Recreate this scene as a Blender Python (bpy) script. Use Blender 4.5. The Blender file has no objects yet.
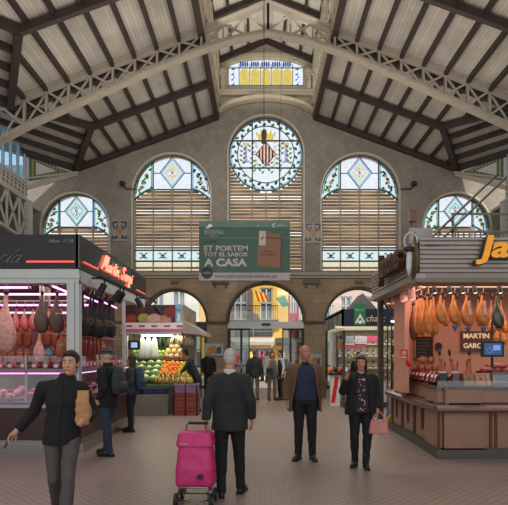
import bpy, bmesh, math, random
from mathutils import Vector, Matrix, Euler
random.seed(7)
R = math.radians
PI = math.pi
SC = bpy.context.scene
COL = SC.collection
F = 508.0; PX = 260.0; PY = 352.0; CH = 1.65
def at(px, py, Y):
    """world point seen at photo pixel (px,py) at depth Y"""
    return Vector(((px-PX)*Y/F, Y, CH+(PY-py)*Y/F))
def aX(px, Y): return (px-PX)*Y/F
def aZ(py, Y): return CH+(PY-py)*Y/F

# ---------------------------------------------------------------- materials
def s2l(c):
    return tuple(((v/12.92) if v <= .04045 else ((v+.055)/1.055)**2.4) for v in c)
def rgb(r, g, b): return s2l((r/255., g/255., b/255.))
MATS = {}
def mat(name, col, rough=.6, metal=0, var=.12, scale=8, bump=0, emit=None, es=0, spec=.5, sheen=0):
    if name in MATS: return MATS[name]
    m = bpy.data.materials.new(name); m.use_nodes = True
    nt = m.node_tree; b = nt.nodes['Principled BSDF']
    b.inputs['Roughness'].default_value = rough; b.inputs['Metallic'].default_value = metal
    b.inputs['Specular IOR Level'].default_value = spec
    tc = nt.nodes.new('ShaderNodeTexCoord')
    nz = nt.nodes.new('ShaderNodeTexNoise'); nz.inputs['Scale'].default_value = scale; nz.inputs['Detail'].default_value = 4
    nt.links.new(tc.outputs['Object'], nz.inputs['Vector'])
    rp = nt.nodes.new('ShaderNodeMixRGB'); rp.blend_type = 'MIX'
    c = Vector(col)
    rp.inputs['Color1'].default_value = (*[max(0, v*(1-var*2)) for v in c], 1)
    rp.inputs['Color2'].default_value = (*[min(1, v*(1+var*2)) for v in c], 1)
    nt.links.new(nz.outputs['Fac'], rp.inputs['Fac'])
    nt.links.new(rp.outputs['Color'], b.inputs['Base Color'])
    if bump:
        bp = nt.nodes.new('ShaderNodeBump'); bp.inputs['Strength'].default_value = bump; bp.inputs['Distance'].default_value = .02
        nt.links.new(nz.outputs['Fac'], bp.inputs['Height']); nt.links.new(bp.outputs['Normal'], b.inputs['Normal'])
    if emit:
        b.inputs['Emission Color'].default_value = (*emit, 1); b.inputs['Emission Strength'].default_value = es
    MATS[name] = m
    return m
def emis(name, col, st):
    if name in MATS: return MATS[name]
    m = bpy.data.materials.new(name); m.use_nodes = True; nt = m.node_tree
    b = nt.nodes['Principled BSDF']; b.inputs['Base Color'].default_value = (*[v*.6 for v in col], 1)
    tc = nt.nodes.new('ShaderNodeTexCoord'); nz = nt.nodes.new('ShaderNodeTexNoise'); nz.inputs['Scale'].default_value = 3
    nt.links.new(tc.outputs['Object'], nz.inputs['Vector'])
    mx = nt.nodes.new('ShaderNodeMixRGB'); mx.inputs['Color1'].default_value = (*[v*.93 for v in col], 1); mx.inputs['Color2'].default_value = (*col, 1)
    nt.links.new(nz.outputs['Fac'], mx.inputs['Fac']); nt.links.new(mx.outputs['Color'], b.inputs['Emission Color'])
    b.inputs['Emission Strength'].default_value = st
    MATS[name] = m; return m
def glass_mat(name, col, var=.06, scale=6, trans=.88):
    """stained / window glass lit from the sky behind it"""
    if name in MATS: return MATS[name]
    m = bpy.data.materials.new(name); m.use_nodes = True; nt = m.node_tree
    for n in list(nt.nodes): nt.nodes.remove(n)
    out = nt.nodes.new('ShaderNodeOutputMaterial')
    t = nt.nodes.new('ShaderNodeBsdfTransparent'); d = nt.nodes.new('ShaderNodeBsdfTranslucent')
    tc = nt.nodes.new('ShaderNodeTexCoord'); nz = nt.nodes.new('ShaderNodeTexNoise'); nz.inputs['Scale'].default_value = scale
    nt.links.new(tc.outputs['Object'], nz.inputs['Vector'])
    mx = nt.nodes.new('ShaderNodeMixRGB'); mx.inputs['Color1'].default_value = (*[v*(1-var*2) for v in col], 1); mx.inputs['Color2'].default_value = (*col, 1)
    nt.links.new(nz.outputs['Fac'], mx.inputs['Fac'])
    nt.links.new(mx.outputs['Color'], t.inputs['Color']); nt.links.new(mx.outputs['Color'], d.inputs['Color'])
    ms = nt.nodes.new('ShaderNodeMixShader'); ms.inputs['Fac'].default_value = trans
    nt.links.new(d.outputs[0], ms.inputs[1]); nt.links.new(t.outputs[0], ms.inputs[2])
    nt.links.new(ms.outputs[0], out.inputs['Surface'])
    MATS[name] = m; return m
def clear_glass(name='clear_glass', tint=(.93, .96, .95), refl=.06):
    if name in MATS: return MATS[name]
    m = bpy.data.materials.new(name); m.use_nodes = True; nt = m.node_tree
    for n in list(nt.nodes): nt.nodes.remove(n)
    out = nt.nodes.new('ShaderNodeOutputMaterial')
    t = nt.nodes.new('ShaderNodeBsdfTransparent'); t.inputs['Color'].default_value = (*tint, 1)
    g = nt.nodes.new('ShaderNodeBsdfGlossy'); g.inputs['Roughness'].default_value = .05
    nz = nt.nodes.new('ShaderNodeTexNoise'); nz.inputs['Scale'].default_value = 2
    mr = nt.nodes.new('ShaderNodeMapRange'); mr.inputs['To Min'].default_value = refl*.6; mr.inputs['To Max'].default_value = refl*1.4
    nt.links.new(nz.outputs['Fac'], mr.inputs['Value'])
    ms = nt.nodes.new('ShaderNodeMixShader'); nt.links.new(mr.outputs[0], ms.inputs['Fac'])
    nt.links.new(t.outputs[0], ms.inputs[1]); nt.links.new(g.outputs[0], ms.inputs[2])
    nt.links.new(ms.outputs[0], out.inputs['Surface'])
    MATS[name] = m; return m
def grid_mat(name, c1, c2, mort, bw, bh, msize, rot=0, offset=.5, plane='XZ', rough=.75, nvar=.25, nscale=1.2, spec=.4, bump=.15):
    """brick / tile / board pattern over real-world metres"""
    if name in MATS: return MATS[name]
    m = bpy.data.materials.new(name); m.use_nodes = True; nt = m.node_tree; b = nt.nodes['Principled BSDF']
    g = nt.nodes.new('ShaderNodeNewGeometry'); sx = nt.nodes.new('ShaderNodeSeparateXYZ'); cx = nt.nodes.new('ShaderNodeCombineXYZ')
    nt.links.new(g.outputs['Position'], sx.inputs[0])
    a, c = plane[0], plane[1]
    nt.links.new(sx.outputs[a], cx.inputs['X']); nt.links.new(sx.outputs[c], cx.inputs['Y'])
    mp = nt.nodes.new('ShaderNodeMapping'); mp.inputs['Rotation'].default_value = (0, 0, R(rot)); nt.links.new(cx.outputs[0], mp.inputs[0])
    br = nt.nodes.new('ShaderNodeTexBrick'); br.offset = offset
    br.inputs['Scale'].default_value = 1; br.inputs['Brick Width'].default_value = bw; br.inputs['Row Height'].default_value = bh
    br.inputs['Mortar Size'].default_value = msize; br.inputs['Mortar Smooth'].default_value = .3; br.inputs['Bias'].default_value = 0
    br.inputs['Color1'].default_value = (*c1, 1); br.inputs['Color2'].default_value = (*c2, 1); br.inputs['Mortar'].default_value = (*mort, 1)
    nt.links.new(mp.outputs[0], br.inputs['Vector'])
    nz = nt.nodes.new('ShaderNodeTexNoise'); nz.inputs['Scale'].default_value = nscale; nz.inputs['Detail'].default_value = 6
    nt.links.new(g.outputs['Position'], nz.inputs['Vector'])
    mr = nt.nodes.new('ShaderNodeMapRange'); mr.inputs['From Min'].default_value = .3; mr.inputs['From Max'].default_value = .7
    mr.inputs['To Min'].default_value = 1-nvar; mr.inputs['To Max'].default_value = 1+nvar*.5
    nt.links.new(nz.outputs['Fac'], mr.inputs['Value'])
    mu = nt.nodes.new('ShaderNodeMixRGB'); mu.blend_type = 'MULTIPLY'; mu.inputs['Fac'].default_value = 1
    nt.links.new(br.outputs['Color'], mu.inputs['Color1']); nt.links.new(mr.outputs[0], mu.inputs['Color2'])
    nt.links.new(mu.outputs[0], b.inputs['Base Color']); b.inputs['Roughness'].default_value = rough; b.inputs['Specular IOR Level'].default_value = spec
    if bump:
        bp = nt.nodes.new('ShaderNodeBump'); bp.inputs['Strength'].default_value = bump; bp.inputs['Distance'].default_value = .01
        nt.links.new(br.outputs['Fac'], bp.inputs['Height']); bp.invert = True
        nt.links.new(bp.outputs['Normal'], b.inputs['Normal'])
    MATS[name] = m; return m

TMP = bpy.data.scenes.new('build_tmp')
def evaluated(o):
    """mesh of a curve / modified object, worked out in a small side scene so the big one is not re-evaluated"""
    for c in list(o.users_collection): c.objects.unlink(o)
    TMP.collection.objects.link(o)
    vl = TMP.view_layers[0]; vl.update(); dg = vl.depsgraph; dg.update()
    me = bpy.data.meshes.new_from_object(o.evaluated_get(dg))
    TMP.collection.objects.unlink(o)
    return me
# ---------------------------------------------------------------- mesh builder
class MB:
    def __init__(s): s.v = []; s.f = []
    def add(s, vs, fs):
        n = len(s.v); s.v += [Vector(v) for v in vs]; s.f += [tuple(i+n for i in f) for f in fs]; return s
    def box(s, x0, y0, z0, x1, y1, z1):
        if x0 > x1: x0, x1 = x1, x0
        if y0 > y1: y0, y1 = y1, y0
        if z0 > z1: z0, z1 = z1, z0
        return s.add([(x0,y0,z0),(x1,y0,z0),(x1,y1,z0),(x0,y1,z0),(x0,y0,z1),(x1,y0,z1),(x1,y1,z1),(x0,y1,z1)],
                     [(3,2,1,0),(4,5,6,7),(0,1,5,4),(1,2,6,5),(2,3,7,6),(3,0,4,7)])
    def obox(s, c, sz, M=None):
        M = M or Matrix.Identity(3); c = Vector(c); h = Vector(sz)/2
        vs = [c + M @ Vector((x*h.x, y*h.y, z*h.z)) for z in (-1,1) for x, y in ((-1,-1),(1,-1),(1,1),(-1,1))]
        return s.add(vs, [(3,2,1,0),(4,5,6,7),(0,1,5,4),(1,2,6,5),(2,3,7,6),(3,0,4,7)])
    def bar(s, p0, p1, w, h, up=(0,0,1)):
        """rectangular bar: w across, h along 'up'"""
        p0 = Vector(p0); p1 = Vector(p1); d = (p1-p0)
        if d.length < 1e-6: return s
        d.normalize(); u = Vector(up); x = d.cross(u)
        if x.length < 1e-4: x = d.cross(Vector((0,1,0)))
        x.normalize(); u = x.cross(d).normalized()
        vs = []
        for p in (p0, p1):
            for a, b in ((-1,-1),(1,-1),(1,1),(-1,1)): vs.append(p + x*(a*w/2) + u*(b*h/2))
        return s.add(vs, [(0,1,2,3),(7,6,5,4),(0,4,5,1),(1,5,6,2),(2,6,7,3),(3,7,4,0)])
    def tube(s, pts, r, n=8, cap=True, closed=False):
        pts = [Vector(p) for p in pts]; m = len(pts); rs = r if isinstance(r, (list, tuple)) else [r]*m
        prev = None; rings = []
        for i, p in enumerate(pts):
            if closed: d = pts[(i+1) % m]-pts[i-1]
            else: d = pts[min(i+1, m-1)]-pts[max(i-1, 0)]
            if d.length < 1e-9: d = Vector((0,0,1))
            d.normalize()
            if prev is None:
                x = d.orthogonal().normalized()
            else:
                x = prev - d*prev.dot(d)
                x = x.normalized() if x.length > 1e-6 else d.orthogonal().normalized()
            prev = x; y = d.cross(x)
            rings.append([p + (x*math.cos(2*PI*k/n)+y*math.sin(2*PI*k/n))*rs[i] for k in range(n)])
        vs = [v for rg in rings for v in rg]; fs = []
        for i in range(m if closed else m-1):
            j = (i+1) % m
            for k in range(n): fs.append((i*n+k, i*n+(k+1)%n, j*n+(k+1)%n, j*n+k))
        if cap and not closed:
            fs.append(tuple(range(n-1, -1, -1))); fs.append(tuple((m-1)*n+k for k in range(n)))
        return s.add(vs, fs)
    def loft(s, secs, n=16, cap=True, arc=None, pw=2.0):
        """secs: (centre, rx, ry[, yaw]) stacked horizontal superellipses"""
        vs = []
        for sc in secs:
            c = Vector(sc[0]); rx, ry = sc[1], sc[2]; yw = sc[3] if len(sc) > 3 else 0
            for k in range(n):
                a = 2*PI*k/n; ca, sa = math.cos(a), math.sin(a)
                x = rx*math.copysign(abs(ca)**(2/pw), ca); y = ry*math.copysign(abs(sa)**(2/pw), sa)
                vs.append(c + Vector((x*math.cos(yw)-y*math.sin(yw), x*math.sin(yw)+y*math.cos(yw), 0)))
        fs = []; m = len(secs)
        for i in range(m-1):
            for k in range(n): fs.append((i*n+k, i*n+(k+1)%n, (i+1)*n+(k+1)%n, (i+1)*n+k))
        if cap:
            fs.append(tuple(range(n-1, -1, -1))); fs.append(tuple((m-1)*n+k for k in range(n)))
        return s.add(vs, fs)
    def ell(s, c, r, M=None, n=14, m=9):
        c = Vector(c); r = r if isinstance(r, (list, tuple, Vector)) else (r, r, r); M = M or Matrix.Identity(3)
        vs = [c + M @ Vector((0,0,-r[2]))]; fs = []
        for i in range(1, m):
            t = -PI/2 + PI*i/m
            for k in range(n):
                a = 2*PI*k/n
                vs.append(c + M @ Vector((r[0]*math.cos(t)*math.cos(a), r[1]*math.cos(t)*math.sin(a), r[2]*math.sin(t))))
        vs.append(c + M @ Vector((0,0,r[2])))
        for k in range(n): fs.append((0, 1+(k+1)%n, 1+k))
        for i in range(m-2):
            for k in range(n): a = 1+i*n; fs.append((a+k, a+(k+1)%n, a+n+(k+1)%n, a+n+k))
        a = 1+(m-2)*n; t = len(vs)-1
        for k in range(n): fs.append((a+k, a+(k+1)%n, t))
        return s.add(vs, fs)
    def cap(s, p0, r0, p1, r1, n=14, k=4):
        """capsule with two radii"""
        p0 = Vector(p0); p1 = Vector(p1); d = p1-p0; L = d.length
        if L < 1e-5: return s.ell(p0, max(r0, r1))
        d.normalize(); pts = []; rs = []
        for i in range(k+1):
            a = PI/2*i/k
            pts.append(p0 - d*r0*math.cos(a)); rs.append(max(r0*math.sin(a), r0*.05))
        for i in range(k+1):
            a = PI/2*i/k
            pts.append(p1 + d*r1*math.sin(a)); rs.append(max(r1*math.cos(a), r1*.05))
        return s.tube(pts, rs, n)
    def prism(s, poly, d0, d1, plane='XZ'):
        """convex/any polygon extruded along the third axis"""
        n = len(poly)
        def P(a, b, d): return {'XZ': (a, d, b), 'XY': (a, b, d), 'YZ': (d, a, b)}[plane]
        vs = [P(a, b, d0) for a, b in poly] + [P(a, b, d1) for a, b in poly]
        fs = [tuple(range(n)), tuple(range(2*n-1, n-1, -1))] + [(i, i+n, (i+1)%n+n, (i+1)%n) for i in range(n)]
        return s.add(vs, fs)
    def lathe(s, prof, c=(0,0,0), n=20):
        c = Vector(c); return s.loft([(c+Vector((0,0,z)), r, r) for r, z in prof], n)
    def xf(s, M):
        s.v = [M @ v for v in s.v]; return s
    def build(s, name, m, parent=None, smooth=False, loc=None):
        me = bpy.data.meshes.new(name); me.from_pydata([tuple(v) for v in s.v], [], s.f); me.update()
        bm = bmesh.new(); bm.from_mesh(me); bmesh.ops.recalc_face_normals(bm, faces=bm.faces); bm.to_mesh(me); bm.free()
        o = bpy.data.objects.new(name, me); COL.objects.link(o)
        if m: me.materials.append(m)
        if smooth:
            for p in me.polygons: p.use_smooth = True
        if parent: o.parent = parent
        if loc is not None: o.location = loc
        return o
def smooth_by_angle(o, ang=40):
    me = o.data
    for p in me.polygons: p.use_smooth = True
    bm = bmesh.new(); bm.from_mesh(me)
    for e in bm.edges:
        if len(e.link_faces) == 2 and e.calc_face_angle(0) > R(ang): e.smooth = False
    bm.to_mesh(me); bm.free()
def remesh(mb, name, vox, m, parent=None, sm=3, disp=0, dsc=12, dec=0):
    o = mb.build(name, None)
    md = o.modifiers.new('r', 'REMESH'); md.mode = 'VOXEL'; md.voxel_size = vox
    if sm:
        q = o.modifiers.new('s', 'SMOOTH'); q.iterations = sm; q.factor = .5
    if dec:
        q = o.modifiers.new('d', 'DECIMATE'); q.ratio = dec
    me = evaluated(o); COL.objects.link(o)
    old = o.data; o.modifiers.clear(); o.data = me; bpy.data.meshes.remove(old); me.name = name
    me.materials.clear(); me.materials.append(m)
    if disp:
        from mathutils import noise
        n = len(me.vertices); co_ = [0.0]*(3*n); no_ = [0.0]*(3*n)
        me.vertices.foreach_get('co', co_); me.vertices.foreach_get('normal', no_)
        for i in range(0, 3*n, 3):
            d = noise.noise(Vector((co_[i]*dsc, co_[i+1]*dsc, co_[i+2]*dsc)))*disp
            co_[i] += no_[i]*d; co_[i+1] += no_[i+1]*d; co_[i+2] += no_[i+2]*d
        me.vertices.foreach_set('co', co_); me.update()
    for p in me.polygons: p.use_smooth = True
    if parent: o.parent = parent
    return o
def plate(name, outer, holes, d, m, parent=None, y=0, plane='XZ'):
    """flat plate with holes (2-D outlines), thickness d, front face at y, standing in XZ"""
    cu = bpy.data.curves.new(name, 'CURVE'); cu.dimensions = '2D'; cu.fill_mode = 'BOTH'; cu.extrude = d/2
    for poly in [outer]+list(holes):
        sp = cu.splines.new('POLY'); sp.points.add(len(poly)-1)
        for p, (a, b) in zip(sp.points, poly): p.co = (a, b, 0, 1)
        sp.use_cyclic_u = True
    o = bpy.data.objects.new(name, cu); COL.objects.link(o)
    me = evaluated(o)
    bpy.data.objects.remove(o); bpy.data.curves.remove(cu)
    if plane == 'XZ':
        for v in me.vertices: v.co = (v.co.x, y+d/2+v.co.z, v.co.y)
    elif plane == 'YZ':
        for v in me.vertices: v.co = (y+d/2+v.co.z, v.co.x, v.co.y)
    me.name = name; me.materials.clear(); me.materials.append(m)
    bm = bmesh.new(); bm.from_mesh(me); bmesh.ops.remove_doubles(bm, verts=bm.verts, dist=1e-5); bmesh.ops.recalc_face_normals(bm, faces=bm.faces); bm.to_mesh(me); bm.free()
    o = bpy.data.objects.new(name, me); COL.objects.link(o)
    if parent: o.parent = parent
    return o
def text(name, body, m, parent, M, w=None, h=None, size=1, ext=.004, align='LEFT', bold=0, shear=0):
    """lettering; local x right, y up, placed by matrix M; w/h fit in metres"""
    cu = bpy.data.curves.new(name, 'FONT'); cu.body = body; cu.size = size; cu.extrude = ext; cu.align_x = align; cu.offset = bold; cu.shear = shear
    cu.resolution_u = 3
    o = bpy.data.objects.new(name, cu); COL.objects.link(o)
    me = evaluated(o)
    bpy.data.objects.remove(o); bpy.data.curves.remove(cu)
    xs = [v.co.x for v in me.vertices]; ys = [v.co.y for v in me.vertices]
    if not xs: return None
    fx = w/(max(xs)-min(xs)) if w else None; fy = h/(max(ys)-min(ys)) if h else None
    fx = fx or fy or 1; fy = fy or fx
    ox = min(xs) if align == 'LEFT' else (min(xs)+max(xs))/2
    for v in me.vertices: v.co = M @ Vector(((v.co.x-ox)*fx, (v.co.y-min(ys))*fy, v.co.z))
    me.materials.clear(); me.materials.append(m)
    o = bpy.data.objects.new(name, me); COL.objects.link(o)
    if parent: o.parent = parent
    return o
def face(origin, right, up=(0,0,1)):
    """matrix whose x axis is 'right', y axis 'up', z axis the outward normal"""
    r = Vector(right).normalized(); u = Vector(up).normalized(); n = r.cross(u)
    M = Matrix((( r.x,u.x,n.x,0),(r.y,u.y,n.y,0),(r.z,u.z,n.z,0),(0,0,0,1)))
    return Matrix.Translation(Vector(origin)) @ M
def tag(o, label=None, cat=None, group=None, kind=None):
    if label: o['label'] = label
    if cat: o['category'] = cat
    if group: o['group'] = group
    if kind: o['kind'] = kind
    return o
def thing(name, label, cat, loc=(0,0,0), rz=0, group=None):
    o = bpy.data.objects.new(name, None); COL.objects.link(o); o.location = loc; o.rotation_euler = (0,0,rz)
    o.empty_display_size = .1
    return tag(o, label, cat, group)
def struct(name, kids=False):
    o = bpy.data.objects.new(name, None); COL.objects.link(o); o['kind'] = 'structure'; return o
KIDS = {}
def dup(root, loc, rz=0, label=None, group=None, sc=None, rot=None):
    def cp(o, par):
        c = o.copy(); COL.objects.link(c)
        if par is not None: c.parent = par
        for ch in list(o.children): cp(ch, c)
        return c
    r = cp(root, None); r.location = loc; r.rotation_euler = rot if rot else (0,0,rz)
    if sc: r.scale = sc if isinstance(sc, (tuple, list)) else (sc,)*3
    if label: r['label'] = label
    if group: r['group'] = group
    return r
def arc(cx, cz, r, a0, a1, n=24, rz=None):
    rz = rz or r
    return [(cx+r*math.cos(a0+(a1-a0)*i/n), cz+rz*math.sin(a0+(a1-a0)*i/n)) for i in range(n+1)]
def arched(cx, z0, zs, r, n=24, rise=None):
    """outline of an opening: straight jambs then an arch"""
    return [(cx-r, z0), (cx+r, z0)] + arc(cx, zs, r, 0, PI, n, rise)
def settle(root, loc):
    loc = Vector(loc); root.location = loc
    for ch in root.children: ch.location = ch.location - loc
    return root
# ================================================================ camera, world
cam = bpy.data.cameras.new('camera'); co = bpy.data.objects.new('camera', cam); COL.objects.link(co)
co.location = (0, 0, CH); co.rotation_euler = (R(90), 0, 0)
cam.sensor_width = 36; cam.lens = 36*F/508; cam.shift_x = -(PX-254)/508; cam.shift_y = (PY-252.5)/508
cam.clip_end = 300; SC.camera = co
w = bpy.data.worlds.new('sky'); SC.world = w; w.use_nodes = True
bg = w.node_tree.nodes['Background']; bg.inputs['Color'].default_value = (.95, .975, 1, 1); bg.inputs['Strength'].default_value = 1.2
SC.view_settings.view_transform = 'Standard'; SC.view_settings.look = 'None'
SC.view_settings.exposure = 0; SC.view_settings.gamma = 1
SC.cycles.use_denoising = True; SC.cycles.max_bounces = 6; SC.cycles.transparent_max_bounces = 24; SC.cycles.diffuse_bounces = 3
SC.cycles.caustics_reflective = False; SC.cycles.caustics_refractive = False; SC.cycles.sample_clamp_indirect = 4

XC = .27; HW = 2.17; YW = 23.0; YB = -4.0
def zr(d): return 12.45-.37*(d-2.17)
DA, DB = 6.92, 8.62
# ---- materials of the shell
M_tile = grid_mat('diamond_wall_tile', rgb(132,123,112), rgb(144,135,123), rgb(120,111,101), .31, .31, .008, rot=45, offset=0, nvar=.18, nscale=.6)
M_sand = grid_mat('sandstone_blocks', rgb(148,126,102), rgb(164,141,114), rgb(122,101,80), .95, .48, .008, nvar=.22, nscale=1.0)
M_cream = grid_mat('cream_stone', rgb(178,164,142), rgb(188,174,152), rgb(150,136,116), .9, .5, .01, nvar=.12)
M_stone = mat('pale_moulding_stone', rgb(168,156,140), .8, var=.08)
M_ceil = grid_mat('whitewashed_ceiling_boards', rgb(168,160,150), rgb(180,172,160), rgb(140,130,118), 6, .11, .006, rot=90, plane='XY', nvar=.25, nscale=.8, rough=.9)
M_beam = mat('dark_brown_timber', rgb(52,40,35), .6, var=.2, scale=4)
M_truss = mat('grey_painted_iron', rgb(160,150,135), .5, var=.1, scale=3, metal=.1)
M_white_iron = mat('white_painted_iron', rgb(176,174,168), .5, var=.06)
M_lead = mat('window_lead', rgb(70,62,55), .6)
M_frame = mat('window_frame_paint', rgb(150,140,124), .6)

def floor_mat():
    m = bpy.data.materials.new('speckled_floor_tile'); m.use_nodes = True; nt = m.node_tree; b = nt.nodes['Principled BSDF']; L = nt.links.new
    g = nt.nodes.new('ShaderNodeNewGeometry')
    mp = nt.nodes.new('ShaderNodeMapping'); mp.inputs['Rotation'].default_value = (0, 0, R(45)); L(g.outputs['Position'], mp.inputs[0])
    def brick(bw, ms, c1, c2, c3):
        br = nt.nodes.new('ShaderNodeTexBrick'); br.offset = 0; br.inputs['Scale'].default_value = 1
        br.inputs['Brick Width'].default_value = bw; br.inputs['Row Height'].default_value = bw; br.inputs['Mortar Size'].default_value = ms
        br.inputs['Mortar Smooth'].default_value = .2
        br.inputs['Color1'].default_value = (*c1, 1); br.inputs['Color2'].default_value = (*c2, 1); br.inputs['Mortar'].default_value = (*c3, 1)
        L(mp.outputs[0], br.inputs['Vector']); return br
    br = brick(.085, .004, rgb(144,129,119), rgb(138,123,114), rgb(124,109,100))
    # dark inset dots at the tile corners
    mp2 = nt.nodes.new('ShaderNodeVectorMath'); mp2.operation = 'SCALE'; mp2.inputs['Scale'].default_value = 1/.085; L(mp.outputs[0], mp2.inputs[0])
    fr = nt.nodes.new('ShaderNodeVectorMath'); fr.operation = 'FRACTION'; 
    ad = nt.nodes.new('ShaderNodeVectorMath'); ad.operation = 'ADD'; ad.inputs[1].default_value = (.5, .5, 0); L(mp2.outputs[0], ad.inputs[0]); L(ad.outputs[0], fr.inputs[0])
    sb = nt.nodes.new('ShaderNodeVectorMath'); sb.operation = 'SUBTRACT'; sb.inputs[1].default_value = (.5, .5, 0); L(fr.outputs[0], sb.inputs[0])
    ab = nt.nodes.new('ShaderNodeVectorMath'); ab.operation = 'MULTIPLY'; ab.inputs[1].default_value = (1, 1, 0); L(sb.outputs[0], ab.inputs[0])
    ln = nt.nodes.new('ShaderNodeVectorMath'); ln.operation = 'LENGTH'; L(ab.outputs[0], ln.inputs[0])
    mr = nt.nodes.new('ShaderNodeMapRange'); mr.inputs['From Min'].default_value = .17; mr.inputs['From Max'].default_value = .24
    L(ln.outputs['Value'], mr.inputs['Value'])
    mx = nt.nodes.new('ShaderNodeMixRGB'); mx.inputs['Color1'].default_value = (*rgb(98,80,72), 1); L(mr.outputs[0], mx.inputs['Fac']); L(br.outputs['Color'], mx.inputs['Color2'])
    nz = nt.nodes.new('ShaderNodeTexNoise'); nz.inputs['Scale'].default_value = 1.3; nz.inputs['Detail'].default_value = 7; L(g.outputs['Position'], nz.inputs['Vector'])
    m2 = nt.nodes.new('ShaderNodeMapRange'); m2.inputs['From Min'].default_value = .3; m2.inputs['From Max'].default_value = .7; m2.inputs['To Min'].default_value = .88; m2.inputs['To Max'].default_value = 1.05
    L(nz.outputs['Fac'], m2.inputs['Value'])
    mu = nt.nodes.new('ShaderNodeMixRGB'); mu.blend_type = 'MULTIPLY'; mu.inputs['Fac'].default_value = 1; L(mx.outputs[0], mu.inputs['Color1']); L(m2.outputs[0], mu.inputs['Color2'])
    L(mu.outputs[0], b.inputs['Base Color'])
    m3 = nt.nodes.new('ShaderNodeMapRange'); m3.inputs['From Min'].default_value = .3; m3.inputs['From Max'].default_value = .7; m3.inputs['To Min'].default_value = .36; m3.inputs['To Max'].default_value = .42
    L(nz.outputs['Fac'], m3.inputs['Value']); L(m3.outputs[0], b.inputs['Roughness'])
    return m
M_floor = floor_mat()

# ================================================================ floor
MB().box(-13, YB, -.1, 13, YW+.45, 0).build('floor', M_floor)['kind'] = 'structure'
M_pave = grid_mat('street_paving', rgb(196,188,176), rgb(205,198,186), rgb(150,142,132), .6, .4, .01, plane='XY', nvar=.1)
MB().box(-30, YW+.45, -.1, 30, 60, -.02).build('street', M_pave)['kind'] = 'structure'

# ================================================================ end wall
GL = {}
def gm(k, c): return glass_mat('stained_glass_'+k, tuple(v**.5 for v in s2l(tuple(v/255 for v in c))))
G_white = gm('white', (236,243,250)); G_blue = gm('blue', (120,170,215)); G_teal = gm('teal', (84,170,160)); G_green = gm('green', (92,150,84))
G_dark = gm('dark_green', (62,104,78)); G_pink = gm('pink', (226,176,196)); G_yellow = gm('yellow', (240,206,90)); G_red = gm('red', (200,70,60))
G_violet = gm('violet', (208,190,230)); G_cream = gm('cream', (240,228,200)); G_cyan = gm('pale_cyan', (226,242,243)); G_navy = gm('navy', (60,90,160)); G_amber = gm('amber', (255,222,112))

def slat_mat():
    m = bpy.data.materials.new('louvre_slat_wood'); m.use_nodes = True; nt = m.node_tree
    for n in list(nt.nodes): nt.nodes.remove(n)
    L = nt.links.new; out = nt.nodes.new('ShaderNodeOutputMaterial')
    d = nt.nodes.new('ShaderNodeBsdfDiffuse'); t = nt.nodes.new('ShaderNodeBsdfTranslucent')
    g = nt.nodes.new('ShaderNodeNewGeometry'); mp = nt.nodes.new('ShaderNodeMapping'); mp.inputs['Scale'].default_value = (.35, 1, 3.5); L(g.outputs['Position'], mp.inputs[0])
    nz = nt.nodes.new('ShaderNodeTexNoise'); nz.inputs['Scale'].default_value = 1.5; nz.inputs['Detail'].default_value = 3; L(mp.outputs[0], nz.inputs['Vector'])
    cr = nt.nodes.new('ShaderNodeValToRGB'); e = cr.color_ramp.elements
    e[0].position = .36; e[0].color = (*rgb(160,142,118), 1); e[1].position = .64; e[1].color = (*rgb(216,196,164), 1); L(nz.outputs['Fac'], cr.inputs['Fac'])
    L(cr.outputs[0], t.inputs['Color']); L(cr.outputs[0], d.inputs['Color'])
    ms = nt.nodes.new('ShaderNodeMixShader'); ms.inputs['Fac'].default_value = .75; L(d.outputs[0], ms.inputs[1]); L(t.outputs[0], ms.inputs[2]); L(ms.outputs[0], out.inputs['Surface'])
    return m
M_slat = slat_mat()

winC = XC
out_r = 1.52; mid_r = 1.74; cen_r = 1.68
WZ0 = 5.30
holes = []
for sgn in (-1, 1):
    holes.append(arched(XC+sgn*4.27, WZ0, 8.87, mid_r))
    holes.append(arched(XC+sgn*8.64, WZ0, 7.31, out_r))
holes.append(arched(XC, WZ0, 10.66, cen_r, 32))
outline = [(-13, 5.18), (13, 5.18), (13, 10.12), (XC+DB+.1, 10.12), (XC+HW, 12.5), (XC+HW, 12.62)] + arc(XC, 12.1, HW, R(14), R(166), 16, .62*1.35)[0:] + [(XC-HW, 12.62), (XC-HW, 12.5), (XC-DB-.1, 10.12), (-13, 10.12)]
o = plate('wall_back', outline, holes, .5, M_tile, y=YW); o['kind'] = 'structure'
# cream gable inside the monitor with its low arched window opening
gw0, gw1, gz0, gz1 = XC-1.72, XC+1.72, 13.78, 14.74
gab = [(XC-HW, 12.5), (XC+HW, 12.5), (XC+HW, 14.9), (XC, 15.85), (XC-HW, 14.9)]
gh = [(gw0, gz0), (gw1, gz0), (gw1, gz1)] + [(XC+1.72*math.cos(a), gz1+.40*math.sin(a)) for a in [PI*i/16 for i in range(1, 16)]] + [(gw0, gz1)]
o = plate('wall_gable', gab, [gh], .3, M_cream, y=YW+.2); o['kind'] = 'structure'
# ledge under the gable window
led = MB()
pts = arc(XC, 12.1, HW, R(14), R(166), 20, .85)
for a, b in zip(pts, pts[1:]): led.bar((a[0], YW-.1, a[1]+.12), (b[0], YW-.1, b[1]+.12), .5, .16, up=(0,0,1))
led.box(XC-HW, YW-.05, 13.28, XC+HW, YW+.2, 13.42); led.box(XC-HW, YW-.12, 13.42, XC+HW, YW+.2, 13.5)
led.build('trim_1', M_cream)['kind'] = 'structure'
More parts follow.
